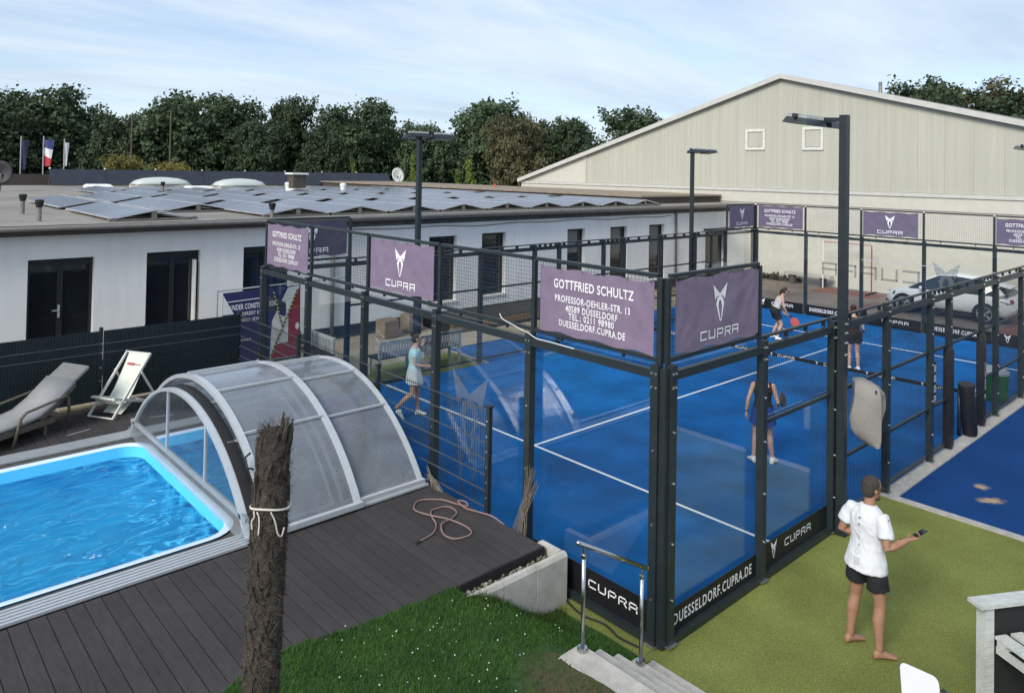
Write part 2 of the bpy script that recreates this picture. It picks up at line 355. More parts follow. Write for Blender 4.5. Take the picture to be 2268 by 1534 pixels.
struct(sheet('soil', -9.0, -0.02, 1.4, 3.9, -0.05, M_ground)); struct(sheet('soil', -9.0, -0.02, 8.2, 10.02, -0.05, M_ground)); struct(sheet('soil', -0.45, -0.02, 3.9, 8.2, -0.05, M_ground))

# ------------------------------------------------------------------ DECK (planks are pieces of the deck)
M_deck = mat('deck_composite', (0.040, 0.0345, 0.0345), 0.72, 0.20, 30, bump=0.12, bscale=90, obj_rand=0.12, stretch=(1, 0.15, 1), var2=0.15, scale2=1.2)
deck = struct(G().box(-9.0, -0.37, 1.50, 3.97, 0.0, 0.555).box(-9.0, -0.37, 8.26, 10.55, 0.0, 0.555).box(-2.80, -0.37, 3.971, 8.259, 0.0, 0.545).build('deck', M_dark))
DZ = 0.60; PW = 0.1652
me_front = G().box(0.003, PW - 0.005, 1.45, 3.66, 0.56, DZ).mesh('plank', M_deck)
me_front_s = G().box(0.003, PW - 0.005, 1.452, 3.66, 0.56, DZ).mesh('plank', M_deck)
me_back = G().box(0.003, PW - 0.005, 8.62, 10.54, 0.56, DZ).mesh('plank', M_deck)
me_mid = G().box(0.003, PW - 0.005, 3.98, 8.25, 0.55, DZ - 0.008).mesh('plank', M_deck)
x = -0.35 - PW; k = 0
while x > -8.6:
    o = link('plank', me_front, deck); o.location = (x, random.uniform(-0.004, 0.004), random.uniform(-0.0015, 0.0015))
    o = link('plank', me_back, deck); o.location = (x, random.uniform(-0.004, 0.004), random.uniform(-0.0015, 0.0015))
    if x > -2.85: o = link('plank', me_mid, deck); o.location = (x, 0, 0)
    x -= PW
G().box(-0.44, -0.352, 3.66, 8.62, 0.56, DZ - 0.002).build('plank', M_deck, deck)
G().box(-8.6, -0.35, 1.425, 1.447, 0.50, 0.598).build('edge_board', M_dark, deck)

# ------------------------------------------------------------------ POOL
def rrect(x0, x1, y0, y1, r, z, n=6):
    pts = []
    for cx_, cy_, a0 in ((x1 - r, y0 + r, -90), (x1 - r, y1 - r, 0), (x0 + r, y1 - r, 90), (x0 + r, y0 + r, 180)):
        for k in range(n + 1):
            a = R(a0 + 90 * k / n); pts.append(Vector((cx_ + r * math.cos(a), cy_ + r * math.sin(a), z)))
    return pts
pool = thing('swimming_pool', 'rectangular azure swimming pool with white rim sunk in the dark deck', 'pool', (-4.5, 6.08, 0.6))
M_shell = mat('pool_shell', (0.10, 0.60, 1.0), 0.35, 0.05, 1.0)
M_rim = mat('pool_rim', (0.62, 0.76, 0.95), 0.3, 0.04, 2)
px0, px1, py0, py1 = -8.6, -2.93, 4.08, 8.06
g = G()
g.rings([rrect(px0 + i, px1 - i, py0 + i, py1 - i, 0.42 - i * 0.5, z) for i, z in ((0, 0.618), (0.07, 0.625), (0.10, 0.60))], cap=False)
g.build('rim', M_rim, pool, True)
g = G()
rr = [rrect(px0 + i, px1 - i, py0 + i, py1 - i, max(0.1, 0.40 - i * 0.5), z) for i, z in ((0.10, 0.60), (0.13, 0.30), (0.18, -0.12), (0.30, -0.24))]
g.rings(rr, cap=False); nn = len(rr[0]); g.f.append(tuple(range(3 * nn, 4 * nn))); g.mi.append(0)
g.build('shell', M_shell, pool, True)
def water_mat():
    m = bpy.data.materials.new('pool_water'); m.use_nodes = True; t = NT(m); t.n.clear(); o = t.new('ShaderNodeOutputMaterial')
    tcn = t.new('ShaderNodeTexCoord'); mpn = t.new('ShaderNodeMapping'); mpn.inputs['Scale'].default_value = (1.1, 2.4, 1); mpn.inputs['Rotation'].default_value = (0, 0, R(-38)); t.link(tcn.outputs['Object'], mpn.inputs[0])
    nz = t.new('ShaderNodeTexNoise'); nz.inputs['Scale'].default_value = 1.15; nz.inputs['Detail'].default_value = 2.2; nz.inputs['Distortion'].default_value = 0.6; t.link(mpn.outputs[0], nz.inputs['Vector'])
    bp = t.new('ShaderNodeBump'); bp.inputs['Strength'].default_value = 1.0; bp.inputs['Distance'].default_value = 1.1; t.link(nz.outputs['Fac'], bp.inputs['Height'])
    tr = t.new('ShaderNodeBsdfTransparent'); tr.inputs[0].default_value = (0.72, 0.97, 1.0, 1)
    rf = t.new('ShaderNodeBsdfRefraction'); rf.inputs['IOR'].default_value = 1.33; rf.inputs[0].default_value = (0.72, 0.97, 1.0, 1); rf.inputs['Roughness'].default_value = 0.0; t.link(bp.outputs[0], rf.inputs['Normal'])
    mx0 = t.new('ShaderNodeMixShader'); mx0.inputs[0].default_value = 0.6; t.link(tr.outputs[0], mx0.inputs[1]); t.link(rf.outputs[0], mx0.inputs[2])
    gl = t.new('ShaderNodeBsdfGlossy'); gl.inputs['Roughness'].default_value = 0.03; t.link(bp.outputs[0], gl.inputs['Normal'])
    fr = t.new('ShaderNodeFresnel'); fr.inputs[0].default_value = 1.33; t.link(bp.outputs[0], fr.inputs['Normal'])
    mx = t.new('ShaderNodeMixShader'); t.link(fr.outputs[0], mx.inputs[0]); t.link(mx0.outputs[0], mx.inputs[1]); t.link(gl.outputs[0], mx.inputs[2]); t.link(mx.outputs[0], o.inputs[0])
    return m
g = G(); g.poly(rrect(px0 + 0.12, px1 - 0.12, py0 + 0.12, py1 - 0.12, 0.34, 0.44)); g.build('water', water_mat(), pool)
# coping between rim and track
M_cope = mat('dark_coping', (0.075, 0.07, 0.065), 0.8, 0.3, 14, bump=0.2, bscale=50)
G().box(-8.6, -0.44, 3.975, py0 + 0.0, 0.5, 0.597).build('coping', M_cope, pool)
G().box(-8.6, -0.44, py1, 8.255, 0.5, 0.597).build('coping', M_cope, pool)
g = G(); g.box(px1, -2.81, py0, py1, 0.5, 0.597); g.build('coping', M_cope, pool)
# corner fill under the rounded rim corners
for sy, yy in ((1, py0), (-1, py1)):
    g = G(); g.prism([(px1, yy, 0.5), (px1, yy + sy * 0.40, 0.5)] + [(px1 - 0.40 + 0.40 * math.sin(a), yy + sy * (0.40 - 0.40 * math.cos(a)), 0.5) for a in [R(90 - 15 * k) for k in range(1, 7)]] if sy < 0 else
                      [(px1, yy + 0.40, 0.5), (px1, yy, 0.5)] + [(px1 - 0.40 + 0.40 * math.sin(a), yy + (0.40 - 0.40 * math.cos(a)), 0.5) for a in [R(15 * k) for k in range(0, 6)]], (0, 0, 0.095))
    g.build('coping', M_cope, pool)

# enclosure tracks on the deck
def track(y0, y1, label):
    t = thing('enclosure_track', label, 'rail', (-4, y0, 0.6), 'enclosure tracks on the deck')
    G().box(-8.6, -0.40, y0, y1, 0.598, 0.606).build('base_plate', M_alu2, t)
    n = 5
    for k in range(n):
        y = y0 + 0.012 + k * (y1 - y0 - 0.024) / (n - 1)
        G().box(-8.6, -0.40, y - 0.016, y + 0.016, 0.606, 0.634).build('rib', M_alu, t)
def gpt(u, v, z):
    d = at(u, v, 1.0) - CP; return CP + d * ((z - CP.z) / d.z)
def at(u, v, D): return CP + CF * D + CR * ((u - 1102.83) / 1641.14 * D) + CU * (-(v - 347.5) / 1641.14 * D)
q_ = gpt(402, 1106, -0.1); g = G(); g.lathe((q_.x, q_.y, -0.238), [(0.10, 0), (0.10, 0.012), (0.07, 0.02), (0.03, 0.012)], 18); g.build('inlet', M_rim, pool, True)
track(3.69, 3.965, 'ribbed pale aluminium track along the near side of the pool')
track(8.27, 8.58, 'ribbed pale aluminium track along the far side of the pool')

# ------------------------------------------------------------------ POOL ENCLOSURE
enc = thing('pool_enclosure', 'arched telescopic pool enclosure with clear panels and white aluminium ribs', 'pool enclosure', (-1.7, 6.17, 0.6))
YC = 6.17
def arc_pts(half, sag, n=28, a0=0.0, a1=1.0):
    Rr = (half * half + sag * sag) / (2 * sag); zc = DZ + 0.03 + sag - Rr; th = math.asin(half / Rr)
    return [(YC + Rr * math.sin(-th + 2 * th * (a0 + (a1 - a0) * k / n)), zc + Rr * math.cos(-th + 2 * th * (a0 + (a1 - a0) * k / n))) for k in range(n + 1)]
def arch(x0, x1, half, sag, th, name='arch', m=None):
    o_ = arc_pts(half, sag); i_ = arc_pts(half - th, sag - th)
    g = G(); g.rings([[(x0, a[0], a[1]), (x1, a[0], a[1]), (x1, b[0], b[1]), (x0, b[0], b[1])] for a, b in zip(o_, i_)]); return g.build(name, m or M_alu, enc)
def sheetarc(x0, x1, half, sag, a0, a1, m):
    o_ = arc_pts(half, sag, 10, a0, a1); i_ = arc_pts(half - 0.008, sag - 0.008, 10, a0, a1)
    g = G(); g.rings([[(x0, a[0], a[1]), (x1, a[0], a[1]), (x1, b[0], b[1]), (x0, b[0], b[1])] for a, b in zip(o_, i_)]); return g.build('panel', m, enc, False)
def crossbar(x0, x1, half, sag, fr):
    p = arc_pts(half + 0.006, sag + 0.006, 1, fr, fr)[0]; g = G().box(x0, x1, p[0] - 0.018, p[0] + 0.018, p[1] - 0.022, p[1] + 0.008); return g.build('crossbar', M_alu, enc)
segs = [(-3.02, -1.62, 2.34, 1.20), (-2.76, -1.50, 2.42, 1.28), (-1.55, -0.46, 2.49, 1.345)]
# outer segment (rear), middle segment, small front segment nested under the middle one
H2, S2 = 2.50, 1.36; H1, S1 = 2.42, 1.28; H0, S0 = 2.33, 1.19
arch(-0.52, -0.44, H1, S1, 0.055); arch(-1.60, -1.50, H2, S2, 0.06); arch(-2.80, -2.71, H2, S2, 0.06); arch(-3.03, -2.94, H0, S0, 0.05); arch(-1.74, -1.70, H1, S1, 0.04); arch(-1.84, -1.80, H0, S0, 0.04)
arch(-2.94, -2.80, H0 + 0.02, S0 + 0.02, 0.012, 'seal_strip', M_rubber)
fr3 = (0.0, 0.235, 0.40, 0.60, 0.765, 1.0)
for a, b in zip(fr3[:-1], fr3[1:]):
    sheetarc(-2.71, -1.60, H2 - 0.02, S2 - 0.02, a, b, M_poly); sheetarc(-1.50, -0.52, H1 - 0.02, S1 - 0.02, a, b, M_poly); sheetarc(-2.94, -1.80, H0 - 0.02, S0 - 0.02, a, b, M_polyend)
for f in fr3[1:-1]:
    crossbar(-2.72, -1.58, H2, S2, f); crossbar(-1.52, -0.50, H1, S1, f); crossbar(-2.90, -1.84, H0, S0, f)
for hh, x0, x1 in ((H2, -2.80, -1.50), (H1, -1.50, -0.44), (H0, -2.94, -1.80)):
    for sg in (-1, 1):
        G().box(x0 + 0.002, x1 - 0.002, YC + sg * hh - 0.035, YC + sg * hh + 0.035, 0.636, 0.70).build('base_rail', M_alu, enc)
# front gable: clear end panel with two mullions and flexible skirt
ap = arc_pts(H0 - 0.05, S0 - 0.05, 28)
def zarc(y): return min(ap, key=lambda q: abs(q[0] - y))[1]
for yy in (6.75, 5.23):
    G().box(-3.02, -2.98, yy - 0.02, yy + 0.02, 0.85, zarc(yy) + 0.01).build('mullion', M_alu, enc)
cuts = [YC + H0 - 0.055, 6.77, 6.73, 5.25, 5.21, YC - H0 + 0.055]
for (ya, yb) in ((cuts[0], cuts[1]), (cuts[2], cuts[3]), (cuts[4], cuts[5])):
    n = 10; ys = [ya + (yb - ya) * k / n for k in range(n + 1)]
    pts = [(-3.004, y, max(0.86, zarc(y))) for y in ys] + [(-3.004, yb, 0.85), (-3.004, ya, 0.85)]
    G().prism(pts, (0.008, 0, 0)).build('end_panel', M_polyend, enc)
G().box(-3.03, -2.97, YC - H0 + 0.02, YC + H0 - 0.02, 0.80, 0.85).build('end_rail', M_alu2, enc)
g = G(); g.grid(40, 4, lambda u, v: (-3.0 - 0.10 * v * v - 0.012 * math.sin(u * 46) * v, YC - H0 + 0.0 + u * 2 * H0, 0.80 - 0.155 * v))
g.build('skirt', M_skirt, enc, True)
for yy, zz in ((YC - 1.98, 1.28),):
    G().tube([(-2.78, yy, zz), (-2.86, yy + 0.02, zz + 0.03), (-2.86, yy + 0.09, zz + 0.14), (-2.78, yy + 0.12, zz + 0.17)], 0.014, 6).build('handle', M_rubber, enc)

# ------------------------------------------------------------------ PADEL CAGE
cage = thing('padel_court_cage', 'dark steel and glass padel cage around the blue court', 'padel cage', (10, 5, 0))
bolt_me = G().tube([(0, 0, 0), (0, 0, 0.012)], 0.013, 6).mesh('bolt', M_bolt)
def bolt(p, n):
    o = link('bolt', bolt_me, cage); o.location = Vector(p) + OFF[cage.name]; o.rotation_euler = Vector(n).to_track_quat('Z', 'Y').to_euler(); return o
def P(x0, x1, y0, y1, z0, z1, name, m=M_steel): return G().box(x0, x1, y0, y1, z0, z1).build(name, m, cage)
def wires(fn, w_, h_, step=0.05, r=0.0022, st_v=None):
    g = G(); nu = int(round(w_ / step)); nv = int(round(h_ / (st_v or step)))
    for i in range(nu + 1):
        u = w_ * i / nu; g.tube([fn(u, 0), fn(u, h_)], r, 3, False)
    for j in range(nv + 1):
        v = h_ * j / nv; g.tube([fn(0, v), fn(w_, v)], r, 3, False)
    return g
def bolts_pair(c, along, n):
    for s_ in (-0.028, 0.028): bolt(Vector(c) + Vector(along) * s_, n)
# end walls: x = 0 (sg -1) and x = 20 (sg +1)
for X, sg in ((0.0, -1), (20.0, 1)):
    a, b = sorted((X + sg * 0.03, X + sg * 0.13)); ua, ub = sorted((X + sg * 0.0, X + sg * 0.05)); ga, gb = sorted((X, X + sg * 0.012)); ba, bb = sorted((X + sg * 0.055, X + sg * 0.125))
    for k in range(6):
        yc = 2.0 * k; y0, y1 = yc - 0.05, yc + 0.05
        if k == 0: y0, y1 = -0.02, 0.08
        if k == 5: y0, y1 = 9.92, 10.02
        P(a, b, y0, y1, 0.0, 3.02, 'post'); P(ua + (0.0 if sg > 0 else -0.0), ub, y0 + 0.02, y1 - 0.02, 3.021, 3.955, 'mesh_post')
        P(a - 0.02, b + 0.02, y0 - 0.02, y1 + 0.02, 0.0, 0.012, 'base_plate', M_bolt)
        for zz in (2.78, 2.93): bolts_pair((X + sg * 0.13, (y0 + y1) / 2, zz), (0, 1, 0), (sg, 0, 0))
        for zz in (0.5, 1.3, 2.1): bolt((X + sg * 0.13, (y0 + y1) / 2, zz), (sg, 0, 0))
    for k in range(5):
        y0, y1 = 2 * k + 0.053, 2 * k + 1.947
        if k == 0: y0 = 0.083
        if k == 4: y1 = 9.917
        P(ba, bb, y0, y1, 2.87, 2.965, 'beam'); P(ua, ub, y0 - 0.02, y1 + 0.02, 3.04, 3.085, 'mesh_rail'); P(ua, ub, y0 - 0.02, y1 + 0.02, 3.957, 4.0, 'mesh_rail')
        P(ba, bb, y0, y1, 0.0, 0.07, 'base_rail')
        P(ga, gb, 2 * k + 0.006 + (0.012 if k == 0 else 0), 2 * k + 1.994, 0.08, 3.0, 'glass_pane', M_glass)
        wires(lambda u, v: (X + sg * 0.02, y0 + u, 3.09 + v), y1 - y0, 0.86).build('mesh_panel', M_wire, cage)
        for yy in (y0 + 0.45, y1 - 0.45): P(ua + 0.005, ub - 0.005, yy - 0.012, yy + 0.012, 2.966 if False else 3.002, 3.039, 'clamp')
# corner filler posts
for X, sx_ in ((0, -1), (20, 1)):
    for Yc, sy_ in ((0, -1), (10, 1)):
        x0, x1 = sorted((X + sx_ * 0.022, X + sx_ * 0.10)); y0, y1 = sorted((Yc + sy_ * 0.022, Yc + sy_ * 0.10)); P(x0, x1, y0, y1, 0, 2.99, 'corner_post')
# side walls
XS = [0, 2, 4, 6, 8, 9, 11, 12, 14, 16, 18, 20]
for Y, sg in ((0.0, -1), (10.0, 1)):
    a, b = sorted((Y + sg * 0.03, Y + sg * 0.13)); ua, ub = sorted((Y, Y + sg * 0.05)); ga, gb = sorted((Y, Y + sg * 0.012)); ba, bb = sorted((Y + sg * 0.055, Y + sg * 0.125)); ma, mb = sorted((Y + sg * 0.045, Y + sg * 0.085))
    for xc in XS:
        x0, x1 = xc - 0.05, xc + 0.05
        if xc == 0: x0, x1 = -0.02, 0.08
        if xc == 20: x0, x1 = 19.92, 20.02
        P(x0, x1, a, b, 0.0, 3.02, 'post')
        P(x0 - 0.03, x1 + 0.03, a - 0.03, b + 0.03, 0.015, 0.024, 'base_plate', M_bolt)
        if xc in (0, 2, 18, 20): P(x0 + 0.02, x1 - 0.02, ua, ub, 3.021, 3.955, 'mesh_post')
        for zz in (2.78, 2.93): bolts_pair((xc + (0.03 if xc == 0 else (-0.03 if xc == 20 else 0)), Y + sg * 0.13, zz), (1, 0, 0), (0, sg, 0))
        for zz in (0.5, 1.1, 1.75, 2.3): bolt(((x0 + x1) / 2, Y + sg * 0.13, zz), (0, sg, 0))
    for i in range(len(XS) - 1):
        x0, x1 = XS[i] + 0.053, XS[i + 1] - 0.053
        if i == 0: x0 = 0.083
        if i == len(XS) - 2: x1 = 19.917
        door = XS[i] == 9
        P(x0, x1, ba, bb, 2.86, 2.955, 'beam')
        endp = i in (0, len(XS) - 2); glass2 = i in (1, len(XS) - 3)
        if endp:
            P(x0 - 0.02, x1 + 0.02, ua, ub, 3.04, 3.085, 'mesh_rail'); P(x0 - 0.02, x1 + 0.02, ua, ub, 3.957, 4.0, 'mesh_rail')
            wires(lambda u, v: (x0 + u, Y + sg * 0.02, 3.09 + v), x1 - x0, 0.86).build('mesh_panel', M_wire, cage)
            P(x0, x1, ba, bb, 0.0, 0.07, 'base_rail')
            P(XS[i] + 0.014, XS[i + 1] - 0.006, ga, gb, 0.08, 3.0, 'glass_pane', M_glass)
        else:
            P(x0 - 0.02, x1 + 0.02, ua, ub, 3.025, 3.055, 'top_rail')
            n = 3
            for k in range(n + 1):
                xx = x0 + 0.12 + (x1 - x0 - 0.24) * k / n; P(xx - 0.018, xx + 0.018, ua + 0.004, bb - 0.03 if sg > 0 else ub - 0.004, 2.957, 3.024, 'clamp')
            P(x0, x1, ma, mb, 1.94, 1.985, 'rail')
            zlo = 1.99 if (glass2 or door) else 0.10
            if glass2:
                P(XS[i] + 0.006, XS[i + 1] - 0.006, ga, gb, 0.08, 2.0, 'glass_pane', M_glass); P(x0, x1, ba, bb, 0.0, 0.07, 'base_rail')
            elif not door:
                P(x0, x1, ma, mb, 0.93, 0.975, 'rail'); P(x0, x1, ma, mb, 0.10, 0.145, 'rail')
            wires(lambda u, v: (x0 + u, Y + sg * 0.025, zlo + v), x1 - x0, 2.86 - zlo).build('mesh_panel', M_wire, cage)
# film logos on the glass
g = G(); fb = lambda u, v: (-0.018, 3.28 - u, 1.66 + v)
place_logo(g, fb, 0, 0, 0.80)
for k, (uu, ln) in enumerate(((-0.22, 0.5), (-0.17, 0.75), (-0.12, 0.45), (0.05, 0.3), (0.10, 0.7), (0.16, 0.55), (0.21, 0.35))):
    g.poly([fb(uu - 0.013, 0.0 - 0.25), fb(uu + 0.013, -0.25), fb(uu + 0.008, -0.25 - ln), fb(uu - 0.008, -0.25 - ln)])
film = g.build('film_logo', M_frost, cage)
g = G(); place_wordmark(g, lambda u, v: (19.985, 5.72 - u, 1.80 + v), 0, 0, 3.25, mirror=True); g.build('film_wordmark', M_frostgrey, cage)
g = G(); place_logo(g, lambda u, v: (19.985, 3.32 - u, 1.82 + v), 0, 0, 0.82); g.build('film_logo', M_frost, cage)
P(19.94, 19.965, 1.30, 5.95, 2.22, 2.24, 'white_bar', M_alu)

# ------------------------------------------------------------------ BANNERS
def wrinkle(seed, amp=0.010):
    def f(u, v, w_, h_):
        e = min(u, w_ - u, v, h_ - v)
        n = mnoise.noise(Vector((u * 2.2 + seed * 7.3, v * 2.6, seed))) + 0.5 * mnoise.noise(Vector((u * 5.1, v * 4.2 + seed, 2.7)))
        cr_ = 0
        for cu_, cv_ in ((0, 0), (w_, 0), (0, h_), (w_, h_)):
            d = math.hypot(u - cu_, v - cv_); a = math.atan2(v - cv_, u - cu_); cr_ += 0.55 * math.exp(-d * 2.0) * math.sin(a * 13 + seed) * min(1, d * 3)
        return amp * (n + cr_) * min(1, 0.35 + e * 6)
    return f
def banner(name, label, org, ux, nrm, w_, h_, m, content, seed, group='purple sponsor banners on the cage', sag=0.02, amp=0.011, cat='banner'):
    """org = lower left corner as read, ux = reading direction, nrm = towards the reader"""
    org = Vector(org); ux = Vector(ux).normalized(); nrm = Vector(nrm).normalized(); uz = Vector((0, 0, 1)); wf = wrinkle(seed, amp)
    def fn(u, v, d=0.0):
        dz = -sag * math.sin(math.pi * u / w_) * 0 + 0.012 * math.sin(u / w_ * math.pi * 4 + seed) * (0.5 - abs(v / h_ - 0.5)) * 0 
        edge = 0.014 * math.sin(u / w_ * math.pi * 6 + seed) * (1 if v > h_ * 0.5 else -1) * (abs(v / h_ - 0.5) * 2) ** 4
        return org + ux * u + uz * (v + dz + edge) + nrm * (wf(u, v, w_, h_) + d)
    t = thing(name, label, cat, org + ux * w_ / 2, group)
    g = G(); nu, nv = int(w_ * 26), int(h_ * 24)
    vs = []
    for dd in (0.0, -0.003):
        g.grid(nu, nv, lambda u, v: fn(u * w_, v * h_, dd))
    g.build('cloth', m, t, True)
    if content:
        content(t, lambda u, v: fn(u, v, 0.006))
    # cable ties
    for k in range(6):
        u = w_ * (0.02 + 0.96 * k / 5); p = fn(u, h_ - 0.03, 0.004); q = p + uz * 0.07 - nrm * 0.02
        G().tube([p, (p + q) / 2 + nrm * 0.006, q], 0.003, 4).build('cable_tie', M_rubber, t)
    return t
ADR = ['PROFESSOR-OEHLER-STR. 13', '40589 DÜSSELDORF', 'TEL.: 0211 98980', 'DUESSELDORF.CUPRA.DE']
def address(w_, h_):
    def c(g, fn):
        T_text(g, fn, 'GOTTFRIED SCHULTZ', w_ * 0.49, h_ * 0.77, w_ * 0.71, 0.115, 0.02)
        for i, (s_, ww) in enumerate(zip(ADR, (0.665, 0.46, 0.40, 0.585))):
            T_text(g, fn, s_, w_ * 0.485, h_ * (0.545 - 0.125 * i), w_ * ww, 0.082 if 'Ü' not in s_ else 0.098, 0.018, 1.15)
    return c
def emblem(w_, h_):
    def c(g, fn):
        T_logo(g, fn, w_ * 0.5, h_ * 0.60, 0.31); T_word(g, fn, w_ * 0.5, h_ * 0.165, w_ * 0.46)
    return c
BW, BH = 1.76, 0.80
banner('address_banner', 'large purple address banner on the near end wall, left of the cage corner', (-0.065, 1.85, 3.10), (0, -1, 0), (-1, 0, 0), BW, BH, M_banner, address(BW, BH), 1)
banner('emblem_banner', 'purple banner with white emblem at the middle of the near end wall', (-0.065, 5.87, 3.13), (0, -1, 0), (-1, 0, 0), BW, 0.80, M_banner, emblem(BW, 0.80), 2)
banner('address_banner', 'smaller looking purple address banner at the far left end of the near wall', (-0.065, 9.85, 3.08), (0, -1, 0), (-1, 0, 0), BW, 0.84, M_banner, address(BW, 0.84), 3)
banner('emblem_banner', 'purple emblem banner on the right face of the near cage corner', (0.12, -0.065, 3.11), (1, 0, 0), (0, -1, 0), BW + 0.03, 0.82, M_banner, emblem(BW + 0.03, 0.82), 4)
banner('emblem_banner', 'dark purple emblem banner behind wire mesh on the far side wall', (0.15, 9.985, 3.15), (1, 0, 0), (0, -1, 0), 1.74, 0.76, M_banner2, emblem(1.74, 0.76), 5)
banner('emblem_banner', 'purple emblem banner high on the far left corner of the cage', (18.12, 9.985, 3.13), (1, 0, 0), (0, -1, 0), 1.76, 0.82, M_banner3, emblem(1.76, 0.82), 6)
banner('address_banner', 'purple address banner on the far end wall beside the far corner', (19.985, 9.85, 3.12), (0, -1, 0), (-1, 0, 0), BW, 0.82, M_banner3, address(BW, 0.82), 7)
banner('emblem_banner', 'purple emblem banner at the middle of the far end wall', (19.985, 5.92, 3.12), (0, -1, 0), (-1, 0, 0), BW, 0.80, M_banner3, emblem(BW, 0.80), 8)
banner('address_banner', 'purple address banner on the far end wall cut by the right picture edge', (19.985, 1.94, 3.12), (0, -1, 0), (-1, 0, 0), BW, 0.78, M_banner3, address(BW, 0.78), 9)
# black boards at the foot of the walls
def board(label, org, ux, nrm, w_, h_, content, group='black boards at the foot of the cage'):
    org = Vector(org); ux = Vector(ux); nrm = Vector(nrm); t = thing('foot_banner', label, 'banner', org + ux * w_ / 2, group)
    fn = lambda u, v, d=0.0: org + ux * u + Vector((0, 0, v)) + nrm * d
    g = G(); g.hexa([fn(0, 0, -0.006), fn(w_, 0, -0.006), fn(w_, 0), fn(0, 0), fn(0, h_, -0.006), fn(w_, h_, -0.006), fn(w_, h_), fn(0, h_)]); g.build('cloth', M_black, t)
    if content:
        content(t, lambda u, v: fn(u, v, 0.003))
    return t
def c_word(g, fn): T_word(g, fn, 1.30, 0.20, 0.72)
def c_url(g, fn): T_text(g, fn, 'DUESSELDORF.CUPRA.DE', 0.90, 0.135, 1.66, 0.125, 0.015, 1.2)
def c_logoword(g, fn): T_logo(g, fn, 0.32, 0.19, 0.16); T_word(g, fn, 0.98, 0.18, 0.74)
board('black foot board with white wordmark beside the concrete retaining wall', (-0.055, 1.92, 0.06), (0, -1, 0), (-1, 0, 0), 1.82, 0.36, c_word)
board('black foot board with white web address on the right face of the corner', (0.10, -0.055, 0.07), (1, 0, 0), (0, -1, 0), 1.83, 0.27, c_url)
board('black foot board with emblem and wordmark before the tall lamp mast', (2.07, -0.055, 0.07), (1, 0, 0), (0, -1, 0), 1.85, 0.32, c_logoword)
def c_far1(g, fn): T_logo(g, fn, 0.32, 0.19, 0.18); T_word(g, fn, 1.10, 0.17, 0.85)
def c_far2(g, fn): T_text(g, fn, 'DUESSELDORF.CUPRA.DE', 0.93, 0.16, 1.55, 0.13, 0.015, 1.2)
for k, cfn, lb in ((4, c_far1, 'black foot board with emblem in the far corner of the court'), (3, c_far2, 'black foot board with web address on the far wall behind the lamp mast'), (2, c_far1, 'black foot board with wordmark at the middle of the far end wall'),
                   (1, c_far2, 'black foot board with web address on the far wall below the white car'), (0, c_far1, 'black foot board with emblem at the right end of the far wall')):
    board(lb, (19.985, 2 * k + 1.95, 0.07), (0, -1, 0), (-1, 0, 0), 1.90, 0.32, cfn)

# ------------------------------------------------------------------ NET
net = thing('tennis_net', 'black padel net with lettered black top band across the blue court', 'net', (10, 5, 0))
zt = lambda y: 0.88 + 0.04 * ((y - 5) / 5) ** 2
g = G()
for i in range(223):
    y = 0.06 + 9.88 * i / 222; g.tube([(10, y, 0.03), (10, y, zt(y) - 0.02)], 0.0016, 3, False)
for j in range(20):
    z = 0.03 + 0.82 * j / 19; g.tube([(10, 0.06, z), (10, 5, z), (10, 9.94, z)], 0.0016, 3, False)
g.build('mesh', M_rubber, net)
g = G(); g.rings([[(9.993, y, zt(y) - 0.075), (10.007, y, zt(y) - 0.075), (10.007, y, zt(y)), (9.993, y, zt(y))] for y in [0.05 + 9.9 * k / 20 for k in range(21)]]); g.build('top_band', M_black, net)
for k in range(9):
    yc = 9.5 - 1.1 * k; fn = lambda u, v: (9.9895, yc - u, zt(yc - u) - 0.0375 + v)
    T_logo(net, fn, 0.0, 0, 0.052); T_word(net, fn, 0.36, 0, 0.42)
for yy in (0.03, 9.97): G().tube([(10, yy, 0), (10, yy, 0.95)], 0.035, 10).build('net_post', M_steel, net, True)

